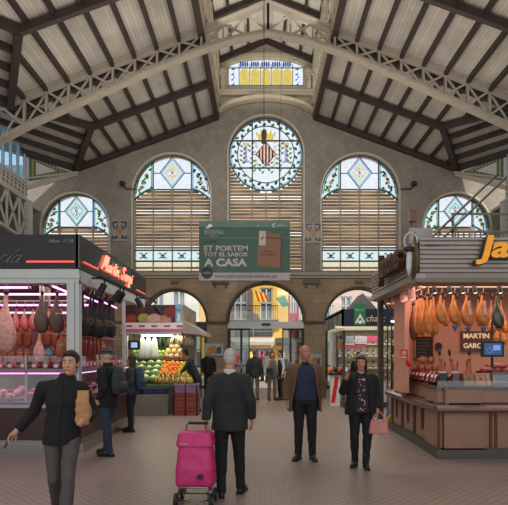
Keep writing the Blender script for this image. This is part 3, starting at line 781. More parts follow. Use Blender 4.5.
# ================================================================ side bays: clerestory, mosaic band, lattice girder
M_mosaic = None
def mosaic(name, base, dots):
    m = mat(name, base, .5); return m
M_mgreen = mat('green_mosaic', rgb(62,100,96), .4, var=.2, scale=20); M_mgold = mat('gold_mosaic', rgb(176,146,84), .4, var=.2, scale=20); M_mwhite = mat('white_mosaic', rgb(196,192,184), .5, var=.05)
n = 9
for sg, nm in ((-1, 'left'), (1, 'right')):
    u = Vector((sg*1.0, -.9, 0))
    B = Vector((XC+sg*DB, 23, zr(DB)-.25))
    P1 = B+u*1.6; P1.z = 10.0
    # triangular mosaic panel
    r_ = struct('wall_spandrel_'+nm)
    Q = [Vector((B.x, B.y, B.z-.05)), Vector((P1.x, P1.y, 10.15)), Vector((P1.x, P1.y, 8.78))]
    nrm = Vector((-u.y, u.x, 0)).normalized()*(-1 if sg > 0 else 1)
    if nrm.y > 0: nrm = -nrm
    MB().add(Q+[q-nrm*.1 for q in Q], [(0,1,2),(3,5,4),(0,3,4,1),(1,4,5,2),(2,5,3,0)]).build('panel', M_mwhite, r_)
    cen = (Q[0]+Q[1]+Q[2])/3
    gb = MB(); gd = MB(); wt = MB()
    T = [cen+(q-cen)*.8+nrm*.015 for q in Q]; t2 = [cen+(q-cen)*.42+nrm*.015 for q in Q]
    for i in range(3):
        j = (i+1) % 3; gb.add([T[i], T[j], t2[j], t2[i]], [(0,1,2,3)])
        for q in range(9):
            c = (T[i].lerp(T[j], q/9)+t2[i].lerp(t2[j], q/9))/2+nrm*.01; dx = u.normalized()*.06
            gd.add([c-dx, c+Vector((0,0,.06)), c+dx, c-Vector((0,0,.06))], [(0,1,2,3)])
    gb.build('green_border', M_mgreen, r_); gd.build('gold_diamond_pattern', M_mgold, r_)
    MB().bar(B+nrm*.1+Vector((0,0,-.12)), Vector((P1.x, P1.y, 8.6))+nrm*.1, .16, .18).build('raking_moulding', M_stone, r_)
    MB().bar(B+nrm*.3+Vector((0,0,-.1)), Vector((P1.x, P1.y, 8.95))+nrm*.3, .05, .07).build('tie_rod', M_stone, r_)
    MB().add([B+Vector((0,0,-.1)), Vector((P1.x,P1.y,8.7)), Vector((P1.x,P1.y,5)), Vector((B.x,B.y,5))], [(0,1,2,3)]).build('return_panel', M_tile, r_) if False else None
    # clerestory of tall pointed lights running toward the camera
    x = P1.x
    wn = struct('window_%d' % n); n += 1
    gl_ = MB(); fr_ = MB(); cr_ = MB()
    y = P1.y-.1; yend = 12.0
    while y > yend:
        gl_.box(x-.005, y-.6, 8.85, x+.005, y, 10.6)
        fr_.box(x-.05, y-.04, 8.8, x+.05, y+.04, 11.0)
        cr_.add([(x-sg*.03, y, 10.25), (x-sg*.03, y-.28, 10.7), (x-sg*.03, y, 11.3)], [(0,1,2)]); cr_.add([(x-sg*.03, y-.6, 10.25), (x-sg*.03, y-.32, 10.7), (x-sg*.03, y-.6, 11.3)], [(0,1,2)])
        y -= .6
    fr_.box(x-.06, yend, 8.72, x+.06, P1.y, 8.86)
    gl_.build('pane', gm('sky_blue', (172,214,246)), wn); fr_.build('window_frame', M_white_iron, wn); cr_.build('pointed_head', mat('ochre_tracery', rgb(150,120,84), .6), wn)
    bnd = struct('wall_frieze_'+nm)
    MB().box(x-.08, yend, 7.95, x+.08, P1.y, 8.74).build('band', M_mwhite, bnd)
    d1 = MB(); d2 = MB(); y = P1.y-.15
    k = 0
    while y > yend:
        for zz in (8.12, 8.3, 8.48, 8.62):
            c = Vector((x-sg*.09, y-(.08 if k % 2 else 0), zz)); (d1 if (k+int(zz*10)) % 2 else d2).add([c+Vector((0,-.07,0)), c+Vector((0,0,.07)), c+Vector((0,.07,0)), c-Vector((0,0,.07))], [(0,1,2,3)])
        y -= .16; k += 1
    d1.build('green_diamond_pattern', M_mgreen, bnd); d2.build('gold_diamond_pattern', M_mgold, bnd)
    MB().box(min(x, sg*13), yend, 7.98, max(x, sg*13), YW, 8.1).build('aisle_soffit', M_ceil, bnd)
    MB().box(sg*12.9, YB, 0, sg*13.1, YW+.4, 8.05).build('wall_'+nm, M_tile)['kind'] = 'structure'
    # lattice girder + column
    g_ = thing('lattice_girder', ('iron' if 1 else '')+' lattice girder on a column '+('above the black butcher stall' if sg < 0 else 'above the ribbed ham stall'), 'girder')
    MB().bar((x-sg*.25, P1.y, 7.95), (x-sg*.25, 13, 7.95), .14, .12).build('top_chord', M_white_iron, g_)
    MB().bar((x-sg*.25, P1.y, 6.2), (x-sg*.25, 13, 7.0), .14, .12).build('bottom_chord', M_white_iron, g_)
    y = P1.y-.1
    while y > 13.6:
        zb = 6.2+.8*(P1.y-y)/(P1.y-13); zb2 = 6.2+.8*(P1.y-y+1.0)/(P1.y-13)
        MB().bar((x-sg*.25, y, zb), (x-sg*.25, y-1.0, 7.95), .06, .08).bar((x-sg*.25, y, 7.95), (x-sg*.25, y-1.0, zb2), .06, .08).bar((x-sg*.25, y, zb), (x-sg*.25, y, 7.95), .06, .08).build('brace', M_white_iron, g_)
        y -= 1.0
    MB().box(x-sg*.25-.13, P1.y-.43, 0, x-sg*.25+.13, P1.y-.17, 7.9).box(x-sg*.25-.19, P1.y-.49, 0, x-sg*.25+.19, P1.y-.11, .5).build('column', M_white_iron, g_)
    settle(g_, (x-sg*.25, P1.y, 0))

# ================================================================ roof truss
tr = thing('roof_truss', 'grey iron roof truss with an arched lower chord and crossed braces spanning the hall', 'roof truss')
YT = 17.0
def topz(d): return 13.32-.40*d if d < 3.3 else 12.0-.372*(d-3.3)
lowpts = [(0, 12.3), (1.2, 12.05), (2.4, 11.66), (4.0, 11.0), (5.2, 10.45), (6.8, 9.75), (8.0, 9.2), (9.3, 8.5)]
def lowz(d):
    for (a, za), (b, zb) in zip(lowpts, lowpts[1:]):
        if d <= b: return za+(zb-za)*(d-a)/(b-a)
    return lowpts[-1][1]
N = 26
for sg in (-1, 1):
    tp = MB(); lw = MB(); rv = lw
    ds = [9.3*i/N for i in range(N+1)]
    for a, b in zip(ds, ds[1:]):
        pa, pb = Vector((XC+sg*a, YT, topz(a))), Vector((XC+sg*b, YT, topz(b)))
        tp.bar(pa, pb, .34, .05); tp.bar(pa-Vector((0,0,.09)), pb-Vector((0,0,.09)), .06, .18)
        pa, pb = Vector((XC+sg*a, YT, lowz(a))), Vector((XC+sg*b, YT, lowz(b)))
        lw.bar(pa, pb, .36, .05); lw.bar(pa+Vector((0,0,.09)), pb+Vector((0,0,.09)), .06, .18)
    for k in range(90):
        dd = .06+9.2*k/90; lw.box(XC+sg*dd-.025, YT-.2, lowz(dd)-.06, XC+sg*dd+.025, YT-.16, lowz(dd)+.04)
    tp.build('top_chord', M_truss, tr); lw.build('bottom_chord', M_truss, tr)
    st = .74
    d = HW+.06-.74*2
    edges = [0, .75, 1.5] + [HW+.06+.74*i for i in range(10)]
    for i, (a, b) in enumerate(zip(edges, edges[1:])):
        mb = MB()
        mb.bar((XC+sg*a, YT, lowz(a)), (XC+sg*a, YT, topz(a)), .12, .07, up=(1,0,0)); mb.build('upright', M_truss, tr)
        if i >= 0:
            m2 = MB(); m2.bar((XC+sg*a, YT-.03, lowz(a)+.1), (XC+sg*b, YT-.03, topz(b)-.1), .03, .07)
            if i > 0: m2.bar((XC+sg*a, YT+.03, topz(a)-.1), (XC+sg*b, YT+.03, lowz(b)+.1), .03, .07)
            m2.build('brace', M_truss, tr)
MB().prism([(XC-.16, 12.3), (XC+.16, 12.3), (XC+.16, 13.3), (XC-.16, 13.3)], YT-.05, YT+.05).build('king_plate', M_truss, tr)
MB().box(XC-.05, YB, 13.30, XC+.05, YW, 13.42).build('ridge_tie', M_truss, tr) if False else None
settle(tr, (XC, YT, 8.5))

# ================================================================ street behind the arches
M_yel = mat('yellow_render', rgb(226,178,84), .9, var=.06, scale=1); M_wh = mat('white_render', rgb(214,208,200), .9, var=.05, scale=1)
M_redr = mat('crimson_render', rgb(160,48,56), .9); M_pinkr = mat('pale_pink_render', rgb(205,176,164), .9, var=.05)
M_bal = mat('balcony_iron', rgb(50,54,52), .5); M_dkgl = mat('dark_window_glass', rgb(120,132,146), .15, var=.2); M_shut = mat('grey_brown_shutter', rgb(112,88,80), .7)
YF = 36.0
def facade(name, lab, x0, x1, h, m, wins, bal=None, cat='building'):
    r_ = thing(name, lab, cat, ((x0+x1)/2, YF, 0)); ox = (x0+x1)/2
    hs = [[(a-ox, b), (c-ox, b), (c-ox, d), (a-ox, d)] for a, b, c, d in wins]
    plate('front_wall', [(x0-ox, 0), (x1-ox, 0), (x1-ox, h), (x0-ox, h)], hs, .4, m, r_, y=0)
    MB().box(x0-ox, -.15, h-.2, x1-ox, .5, h).build('cornice', M_wh, r_)
    MB().box(x0-ox, .45, 0, x1-ox, 4, h).build('body', m, r_)
    for a, b, c, d in wins:
        f = MB(); a -= ox; c -= ox
        f.box(a, .05, b, a+.08, .15, d).box(c-.08, .05, b, c, .15, d).box(a, .05, d-.08, c, .15, d).box((a+c)/2-.04, .05, b, (a+c)/2+.04, .15, d).box(a, .05, (b+d)/2, c, .15, (b+d)/2+.06)
        fo = f.build('window', M_wh, r_); MB().box(a, .16, b, c, .2, d).build('pane', M_dkgl, fo)
    if bal:
        for (a, b, z) in bal:
            q = MB(); a -= ox; b -= ox; q.box(a, -.7, z-.12, b, 0, z).box(a, -.7, z+.95, b, -.64, z+1.0)
            x = a
            while x < b: q.box(x, -.69, z, x+.03, -.66, z+.95); x += .14
            bo = q.build('balcony', M_bal, r_)
    return r_
facade('town_house', 'yellow rendered house with iron balcony across the street behind the doorway', -2.3, 2.0, 7.0, M_yel,
       [(-1.8, 4.0, -.9, 6.2), (.0, 4.0, .9, 6.2), (-1.9, 2.75, .95, 3.45), (-1.9, .1, 1.0, 2.0)], [(-2.3, 1.3, 3.9)])
facade('town_house', 'narrow crimson painted house front across the street', 2.02, 2.75, 7.0, M_redr, [(2.15, 4.4, 2.6, 6.0)])
facade('town_house', 'white house front across the street beyond the crimson strip', 2.77, 5.2, 7.0, M_wh, [(3.0, 4.0, 3.9, 5.8), (4.2, 4.0, 5.0, 5.8), (3.0, .1, 4.9, 2.3)], [(2.8, 5.1, 3.9)])
facade('town_house', 'pale pink house with white windows seen through the arch behind the navy stall', 5.22, 11.5, 7.0, M_pinkr, [(5.7, 4.2, 6.5, 5.6), (7.2, 4.2, 8.0, 5.6), (8.7, 4.2, 9.5, 5.6), (5.8, .1, 8.6, 2.4)])
facade('town_house', 'white house with grey shutters behind the fruit stall', -8.2, -4.3, 7.0, M_wh, [(-7.6, 3.9, -6.8, 6.0), (-6.2, 3.9, -5.3, 6.0), (-7.6, .1, -5.2, 2.4)], [(-7.9, -5.0, 3.8)])
facade('town_house', 'second yellow house beside the white shuttered one across the street', -4.28, -2.35, 7.0, M_yel, [(-3.9, 4.0, -3.0, 5.9), (-3.9, .1, -2.8, 2.2)])
sh = thing('shutter', 'brown wooden balcony shutters on the yellow house', 'shutter'); 
MB().box(-2.15, YF-.05, 4.0, -1.8, YF, 6.1).build('shutter_leaf', M_shut, sh); MB().box(-.9, YF-.05, 4.0, -.5, YF, 6.1).build('shutter_leaf', M_shut, sh); settle(sh, (-1.5, YF-.05, 4))
# shop awnings and goods
def awning(x0, x1, z, m, lab):
    r_ = thing('shop_awning', lab, 'awning', ((x0+x1)/2, YF-.9, z)); h = (x1-x0)/2
    MB().prism([(-.0, .35), (-1.0, 0), (-1.0, -.22), (-.98, -.22), (-.98, .0), (.0, .3)], -h, h, 'YZ').build('cloth', m, r_, loc=(0, .9, 0))
awning(-2.1, 1.0, 2.35, mat('white_awning_cloth', rgb(160,156,150), .9), 'white shop awning below the yellow house balcony')
awning(1.1, 3.4, 2.3, mat('dark_awning_cloth', rgb(56,52,52), .9), 'dark shop awning below the crimson strip')
for i, (x, z, c, l) in enumerate(((-1.55, 1.2, (200,60,60), 'red'), (-1.1, 1.3, (90,110,180), 'blue'), (-.5, 1.2, (220,200,90), 'yellow'), (.1, 1.25, (190,90,150), 'magenta'), (.7, 1.2, (90,160,120), 'green'), (1.5, 1.2, (210,210,215), 'white'), (2.1, 1.1, (220,110,60), 'orange'))):
    g_ = MB(); g_.tube([(x-.2, YF-1.3, z+.42), (x, YF-1.3, z+.5), (x+.2, YF-1.3, z+.42)], .012)
    g_.loft([((x, YF-1.3, z-.42), .2, .05), ((x, YF-1.3, z), .17, .06), ((x, YF-1.3, z+.38), .2, .05), ((x, YF-1.3, z+.43), .08, .03)], 12)
    tag(g_.build('hanging_garment', mat('garment_'+l, rgb(*c), .9)), l+' garment hanging on the market rail across the street', 'clothing', 'garments on the street rail')
rl = MB().tube([(-2, YF-1.3, 1.78), (2.5, YF-1.3, 1.78)], .02)
for x in (-2, 2.5): rl.tube([(x, YF-1.3, 0), (x, YF-1.3, 1.78)], .02)
tag(rl.build('clothes_rail', M_bal), 'long metal clothes rail standing in front of the street shops', 'clothes rail')
# flag hanging in the street
fl = thing('hanging_flag', 'red and yellow striped flag hanging from the yellow house balcony', 'flag')
for k in range(6):
    MB().prism([(-.55+.16*k, 6.0-.05*k), (-.39+.16*k, 6.0-.05*k-.05), (-.15+.16*k, 5.1), (-.31+.16*k, 5.15)], YF-.8, YF-.78).build('flag_stripe', mat('flag_red', rgb(196,60,40), .8) if k % 2 else mat('flag_yellow', rgb(230,190,60), .8), fl)
settle(fl, (-.3, YF-.8, 5.1))
tag(MB().prism([(1.1, 5.35), (1.7, 5.55), (2.05, 4.85), (1.55, 4.75)], YF-1.0, YF-.95).build('green_street_sign', mat('green_enamel', rgb(20,120,80), .5)), 'green slanted sign plate hanging over the street', 'sign')

# ---- entrance: steel and glass doors under the middle arch
M_steel = mat('brushed_steel', rgb(170,168,160), .35, .7, var=.08); M_dframe = mat('dark_bronze_frame', rgb(58,56,50), .5, .3)
G_dim = clear_glass('greenish_door_glass', (.55,.62,.58), .12); G_clear = clear_glass('clear_pane', (.9,.93,.92), .08)
def portal(n, cx, r, mid=True, leafs=True):
    d = struct('door_%d' % n)
    MB().box(cx-r, YW+.05, 2.72, cx+r, YW+.3, 3.02).build('transom', M_steel if n == 1 else M_dframe, d)
    fr = MB()
    p = arc(cx, SPR, r-.03, 0, PI, 24)
    for a, b in zip(p, p[1:]): fr.bar((a[0], YW+.2, a[1]), (b[0], YW+.2, b[1]), .1, .08)
    for x in (cx-r+.04, cx+r-.04): fr.box(x-.04, YW+.1, 0, x+.04, YW+.3, 2.75)
    fr.build('arch_frame', M_dframe, d)
    MB().prism([(cx-r+.05, SPR)] + arc(cx, SPR, r-.06, PI, 0, 24), YW+.2, YW+.21).build('fanlight_pane', G_clear, d)
    if leafs:
        for x0, x1 in ((cx-r+.08, cx-r+.62), (cx-r+.62, cx-r+1.0), (cx+r-1.0, cx+r-.62), (cx+r-.62, cx+r-.08)):
            lf = MB(); lf.box(x0, YW+.12, 0, x0+.05, YW+.18, 2.72).box(x1-.05, YW+.12, 0, x1, YW+.18, 2.72).box(x0, YW+.12, 0, x1, YW+.18, .12).box(x0, YW+.12, 2.64, x1, YW+.18, 2.72).box(x0, YW+.12, 1.0, x1, YW+.18, 1.05)
            lo = lf.build('door_leaf', M_dframe, d); MB().box(x0+.05, YW+.145, .12, x1-.05, YW+.155, 2.64).build('pane', G_dim, lo)
            MB().box((x1 if x0 < cx else x0)-.02, YW+.06, .9, (x1 if x0 < cx else x0)+.02, YW+.1, 1.2).build('door_handle', M_steel, lo)
    return d
portal(1, XC, 1.74)
MB_ = MB().box(-.2, -.1, -.05, .2, 0, .05)
o = MB_.build('door_sensor', mat('black_plastic', rgb(28,28,30), .4), loc=(XC, YW+.04, 2.9)); tag(o, 'small black door sensor on the steel transom over the entrance', 'sensor')
portal(2, XC-4.12, 1.45); portal(3, XC+4.2, 1.52); portal(4, XC-9.3, 1.72, leafs=True); portal(5, XC+9.3, 1.72)

# green glass-balustrade detail + posters on the piers
def poster(x, z, w, h, lab, c1, c2):
    r_ = thing('framed_poster', lab, 'poster', (x, YW-.1, z))
    MB().box(-w/2-.05, -.04, -h/2-.05, w/2+.05, 0, h/2+.05).build('poster_frame', mat('pale_teal_frame', rgb(120,150,150), .5), r_)
    MB().box(-w/2, -.05, -h/2, w/2, -.04, h/2).build('sheet', mat('poster_sheet', rgb(176,178,176), .6), r_)
    MB().prism([(-w*.4, -h*.35), (w*.1, -h*.4), (w*.3, h*.1), (-w*.1, h*.35), (-w*.4, h*.1)], -.055, -.05).build('orange_print', mat('orange_print', rgb(*c1), .6), r_)
    MB().prism([(w*.12, -h*.4), (w*.42, -h*.35), (w*.42, h*.3), (w*.2, h*.2)], -.055, -.05).build('blue_print', mat('blue_print', rgb(*c2), .6), r_)
poster(aX(214.5, YW), aZ(349.5, YW), .78, .5, 'framed poster with orange and blue print on the pier beside the entrance', (190,120,60), (60,96,140))
poster(aX(315, YW), aZ(361, YW), .5, .6, 'framed dark blue poster on the pier behind the man in the tan coat', (60,70,100), (50,80,140))
# ================================================================ stroke lettering for the neon and script signs
GLY = {  # cursive single-line glyphs: (advance, [strokes]) in x-height units
 'r': (.62, [[(0,0),(.12,.5),(.16,.95),(.2,.8),(.38,.95),(.5,.85)]]),
 'i': (.42, [[(0,.1),(.15,.5),(.22,.95),(.16,.2),(.25,.02),(.42,.15)], [(.3,1.3),(.33,1.42)]]),
 'í': (.42, [[(0,.1),(.15,.5),(.22,.95),(.16,.2),(.25,.02),(.42,.15)], [(.28,1.2),(.5,1.65)]]),
 'a': (.85, [[(.62,.85),(.35,.98),(.1,.6),(.08,.15),(.3,.0),(.55,.4),(.66,.95),(.6,.2),(.68,.0),(.85,.15)]]),
 't': (.5, [[(0,.2),(.2,.8),(.32,1.7),(.2,.3),(.3,.0),(.5,.15)], [(.05,1.1),(.5,1.15)]]),
 'n': (.95, [[(.02,0),(.12,.95),(.1,.3),(.35,.95),(.5,.85),(.48,.1),(.6,0),(.8,.15)]]),
 'e': (.65, [[(.0,.3),(.3,.5),(.42,.8),(.28,.98),(.1,.6),(.12,.12),(.35,.0),(.6,.2)]]),
 'g': (.85, [[(.62,.85),(.35,.98),(.1,.6),(.1,.15),(.35,.05),(.62,.9),(.5,-.6),(.28,-.85),(.12,-.6),(.75,.1)]]),
 'h': (.85, [[(0,.1),(.3,1.2),(.36,1.75),(.24,1.6),(.1,0),(.14,.5),(.4,.9),(.5,.7),(.46,.1),(.6,.0),(.8,.15)]]),
 'M': (1.7, [[(.0,.1),(.1,.0),(.35,.9),(.5,1.95),(.55,1.9),(.5,.5),(.85,1.9),(.95,1.95),(.9,.5),(1.3,1.95),(1.38,1.85),(1.3,.2),(1.42,0),(1.65,.15)]]),
 'S': (1.3, [[(1.1,1.6),(.85,1.95),(.5,1.85),(.4,1.45),(.8,1.0),(.95,.5),(.7,.05),(.3,.0),(.1,.35),(.4,.55)]]),
 'c': (.6, [[(.5,.8),(.3,.98),(.08,.6),(.1,.12),(.32,.0),(.6,.2)]]),
 'k': (.75, [[(0,.1),(.3,1.2),(.36,1.75),(.24,1.6),(.1,0)], [(.55,.95),(.18,.5),(.45,.25),(.7,.05)]]),
 ' ': (.5, []),
}
def smooth_pts(p, n=4):
    P_ = [Vector((*q, 0)) for q in p]; out = []
    for i in range(len(P_)-1):
        a = P_[max(i-1, 0)]; b = P_[i]; c = P_[i+1]; d = P_[min(i+2, len(P_)-1)]
        for k in range(n):
            t = k/n; out.append(.5*((2*b)+(c-a)*t+(2*a-5*b+4*c-d)*t*t+(3*b-a-3*c+d)*t**3))
    out.append(P_[-1]); return out
def script(word, name, m, parent, M, xh, r, shear=.25, wsc=1.0):
    mb = MB(); x = 0
    for ch in word:
        adv, st = GLY[ch]
        for s_ in st:
            pts = [M @ Vector(((x+p.x+p.y*shear)*xh*wsc, p.y*xh, 0)) for p in smooth_pts(s_)]
            mb.tube(pts, r, 5)
        x += adv
    return mb.build(name, m, parent, smooth=True)

M_blackp = mat('black_fascia_panel', rgb(20,23,23), .5, var=.05)
M_gluss = mat('grey_reflective_panel', rgb(76,82,82), .18, .55, var=.1)
M_whpost = mat('pale_metal_post', rgb(186,190,188), .4, .1, var=.04)
M_ss = mat('stainless_steel', rgb(150,146,142), .28, .8, var=.08)
M_darkss = mat('dull_steel', rgb(96,92,88), .35, .7, var=.1)
M_black = mat('matt_black', rgb(22,22,24), .6)
M_neon = emis('red_neon', (1, .16, .1), 3.2)
M_redtube = emis('red_tube_glass', (.85, .12, .1), .9)
M_tube = emis('pink_fluorescent', (1, .42, .85), 2.2)
M_tubew = emis('warm_fluorescent', (1, .8, .7), 3)
M_maroon = mat('maroon_counter_panel', rgb(58,26,28), .35, var=.1)
G_case = clear_glass('display_glass', (.95,.93,.96), .07)
M_inwall = mat('stall_back_wall', rgb(120,82,84), .7)
M_pork = mat('cured_orange_meat', rgb(166,88,58), .45, var=.3, scale=14, bump=.4)
M_pink = mat('fresh_pink_meat', rgb(176,80,78), .4, var=.3, scale=12, bump=.3)
M_fat = mat('pale_fat', rgb(196,146,136), .45, var=.38, scale=14, bump=.3)
M_dark = mat('dark_cured_crust', rgb(88,64,54), .55, var=.35, scale=12, bump=.5)
M_gold = mat('golden_ham_skin', rgb(180,108,44), .34, var=.42, scale=9, bump=.5)
M_navybag = mat('black_cloth_ham_cover', rgb(30,28,36), .85, var=.1)
M_emb = mat('dull_gold_print', rgb(120,96,66), .7)
M_redm = mat('dark_red_sausage', rgb(120,36,34), .4, var=.25, scale=20, bump=.3)
M_string = mat('pale_string', rgb(190,170,150), .8)
M_hoof = mat('dark_hoof', rgb(40,30,26), .5)

M_pork2 = mat('carving_ham_orange', rgb(206,116,74), .4, var=.3, scale=10, bump=.3)
def fl_tube(p0, p1, m, lab, r=.02, grp=None, cat='light', name='fluorescent_tube'):
    p0 = Vector(p0); p1 = Vector(p1); d = (p1-p0).normalized()
    t_ = thing(name, lab, cat, p0, 0, grp)
    MB().tube([Vector((0,0,0))+d*.03, (p1-p0)-d*.03], r, 8).build('tube', m, t_, smooth=True)
    e = MB(); e.tube([(0,0,0), d*.04], r*1.2, 8); e.tube([(p1-p0)-d*.04, p1-p0], r*1.2, 8); e.build('end_caps' if 0 else 'fitting', M_whpost, t_)
    return t_
def spotlight(loc, rz, tilt, lab, m, grp, s=1, glow=None, cat='spotlight'):
    t_ = thing('spotlight', lab, cat, loc, rz, grp)
    M_ = Matrix.Rotation(tilt, 4, 'X')
    b = MB().lathe([(.045*s,-.0), (.05*s,-.02), (.055*s,-.2*s), (.05*s,-.2*s), (.045*s,-.17*s)], n=14).xf(M_); b.build('housing', m, t_, smooth=False)
    MB().tube([(0,0,.1*s), (0,0,-.04*s)], .012*s, 6).build('bracket', m, t_)
    MB().lathe([(.001,-.175*s), (.045*s,-.175*s), (.045*s,-.18*s), (.001,-.18*s)], n=14).xf(M_).build('lens', glow or emis('spot_lens', (1,.8,.7), 1.5), t_)
    return t_

# ---- meat prototypes (hang from their top, origin at the hook)
def make_ham(name, lab, cat, m, H=.75, grp=None, hoof=M_hoof, wr=.17, cover=None, tagm=None, stretch=1, fat=None, proto_y=0):
    t_ = thing(name, lab, cat, (0,0,0), 0, grp)
    k = H/.75
    b = MB()
    prof = [(.028,-.04),(.03,-.10),(.04,-.2),(.07,-.28),(.125,-.38),(.165,-.5),(.17,-.58),(.14,-.68),(.08,-.74),(.01,-.75)]
    b.loft([((.02*math.sin(z*5), .02*math.cos(z*4), z*k), max(r_*k*wr/.17, .005), max(r_*k*.62*wr/.17, .004)) for r_, z in prof], 16)
    o_ = b.build('ham' if name != 'ham' else 'meat', m, t_, smooth=True)
    MB().loft([((0,.01,.0), .02*k, .02*k), ((0,.01,-.03*k), .035*k, .028*k), ((0,.01,-.07*k), .03*k, .026*k)], 8).build('hoof', hoof, t_, smooth=True)
    MB().tube([(0,0,.09), (.012,0,.04), (0,.01,-.05*k)], .006, 5).build('string', M_string, t_)
    if fat:
        MB().prism([(-.045*k,-.22*k),(.02*k,-.2*k),(.05*k,-.5*k),(-.01*k,-.52*k)], -.115*k*wr/.17, -.06*k*wr/.17).build('fat_strip', fat, t_)
    if tagm: MB().lathe([(.001,-.12),(.05,-.02),(.035,.0),(.001,.0)]).xf(Matrix.Translation((0,-.02,-.76*k))).build('drip_cup', tagm, t_, smooth=True)
    if cover:
        MB().tube([( .06*math.cos(a), -.112*k, -.5*k+.06*math.sin(a)) for a in [2*PI*i/14 for i in range(14)]], .009, 5, closed=True).tube([(.03*math.cos(a), -.113*k, -.5*k+.03*math.sin(a)) for a in [2*PI*i/10 for i in range(10)]], .008, 5, closed=True).build('printed_emblem', cover, t_)
    return t_
def make_round(name, lab, m, r=.11, h=.3, grp=None):
    t_ = thing(name, lab, 'sausage', (0,0,0), 0, grp)
    b = MB().loft([((0,0,z), rr, rr*.75) for rr, z in ((.012,-.02),(.05,-.05),(r*.85,-.1),(r,-.17),(r*.95,-h+.06),(r*.5,-h+.01),(.01,-h))], 12)
    b.build('sausage_body', m, t_, smooth=True)
    MB().tube([(0,0,.08),(0,0,-.03)], .006, 5).build('string', M_string, t_)
    s_ = MB()
    s_.tube([(r*1.01*math.cos(a), r*.77*math.sin(a), -.14) for a in [2*PI*i/12 for i in range(12)]], .005, 4, closed=True)
    s_.build('tie', M_string, t_)
    return t_

# ================================================================ butcher stall (black fascia, red neon)
YS, XS = 8.3, -2.95
XL = -5.6; YE = 13.1
st = thing('butcher_stall', 'butcher stall kiosk with black fascia, red neon script and pale corner post', 'market stall')
MB().box(XL, YS, 3.02, XS-.02, YS+.06, 3.57).build('front_fascia', M_blackp, st)
sf = MB().box(XS-.06, YS, 3.02, XS, YE, 3.57).build('side_fascia', M_gluss, st)
MB().box(XS-.01, YS+3.4, 3.04, XS+.012, YE, 3.5).build('black_end_panel', M_blackp, st)
MB().box(XL, YS+.06, 3.5, XS-.06, YE, 3.56).box(XL, YS+.1, 2.95, XS-.1, YE, 3.0).build('roof', M_darkss, st)
MB().box(XL, YS+.02, 2.78, XS-.02, YS+.12, 3.01).box(XS-.12, YS+.1, 2.8, XS-.02, YE, 3.01).box(XL, YS, 2.86, XS, YS+.03, 2.9).build('lintel', M_whpost, st)
MB().box(XS-.22, YS+.03, .8, XS-.02, YS+.17, 2.82).box(XS-.15, YS, .8, XS-.09, YS+.04, 2.82).build('corner_post', M_whpost, st)
MB().box(XS-.09, 11.2, .8, XS-.03, 11.26, 2.82).build('end_post', M_whpost, st)
MB().box(XL, YE-.06, 0, -3.75, YE, 3.0).build('back_wall', M_inwall, st); MB().box(XL, 11.3, 0, -3.9, 11.36, 2.95).build('back_wall', M_inwall, st)
MB().box(-4.28, 9.9, .9, -4.12, 10.0, 2.95).build('inner_post', M_darkss, st)
FM = face((0, YS-.012, 0), (1,0,0))
script('ría', 'script_lettering', mat('silver_letter_outline', rgb(140,134,122), .4, .3), st, face((aX(-3, YS), YS-.012, aZ(263, YS)), (1,0,0)), .135, .006, shear=.5, wsc=1.45)
text('stall_number_lettering', 'Palcos - 17 /18', mat('grey_lettering', rgb(150,150,146), .6), st, face((aX(49.5, YS), YS-.004, aZ(242.5, YS)), (1,0,0)), w=.39, h=.05, ext=.002)
MB().tube([(aX(27.5, YS), YS-.03, aZ(262, YS)), (aX(75, YS), YS-.03, aZ(262, YS))], .018, 8).build('red_tube', M_redtube, st)
# neon script along the side fascia, right = +Y seen from the aisle
SMx = face((XS+.03, 9.35, 3.2), (0,1,0))
script('Martin Sergi', 'neon_script', M_neon, st, SMx, .135, .014, shear=.35, wsc=1.75)
MB().tube([(XS+.03, 8.42, 3.14), (XS+.03, 9.15, 3.14)], .016, 8).tube([(XS+.03, 12.0, 3.12), (XS+.03, 12.9, 3.12)], .016, 8).build('red_tube', M_redtube, st)
text('small_side_lettering', 'la tradición', mat('grey_lettering', rgb(150,150,146), .6), st, face((XS+.004, 10.15, 3.4), (0,1,0)), w=.75, h=.07, ext=.002)
settle(st, (XS, YS, 0))
# spotlight rail on brackets
rl = thing('spotlight_rail', 'black spotlight rail below the neon script of the butcher stall', 'light rail')
MB().box(XS+.2, 8.6, 2.93, XS+.25, 13.3, 2.97).build('rail', M_black, rl)
MB().box(XS, 8.9, 2.93, XS+.22, 8.94, 2.96).build('bracket', M_black, rl); MB().box(XS, 12.2, 2.93, XS+.22, 12.24, 2.96).build('bracket', M_black, rl); settle(rl, (XS+.2, 8.6, 2.93))
for i, (y, tl) in enumerate(((8.9, -25), (9.9, -35), (10.15, -35), (11.2, 30), (13.2, 35))):
    spotlight((XS+.225, y, 2.84), R(-70 if i != 2 else -100), R(tl), ['black spotlight at the corner-post end of the black rail', 'paired black spotlight tilted toward the aisle below the neon', 'paired black spotlight with white glowing lens below the neon', 'black spotlight under the last neon letters', 'black spotlight at the far end of the black rail over the aisle'][i], M_black, None, s=1.15)
for i, (x0, x1, y, z) in enumerate(((-5.5, -3.95, 8.75, 2.76), (-5.5, -3.55, 9.6, 2.74), (-5.5, -3.4, 10.3, 2.6), (-5.5, -4.1, 11.0, 2.5))):
    fl_tube((x0, y, z), (x1, y, z), M_tube, 'pink glowing fluorescent tube under the butcher stall roof', grp='pink tubes under the butcher stall roof')
for i, (y0, y1) in enumerate(((8.6, 9.7), (10.0, 11.2), (11.5, 12.6))):
    fl_tube((-3.55, y0, 2.78), (-3.55, y1, 2.74), M_tube, 'pink glowing tube running along the aisle side of the butcher stall', grp='pink tubes along the aisle side')
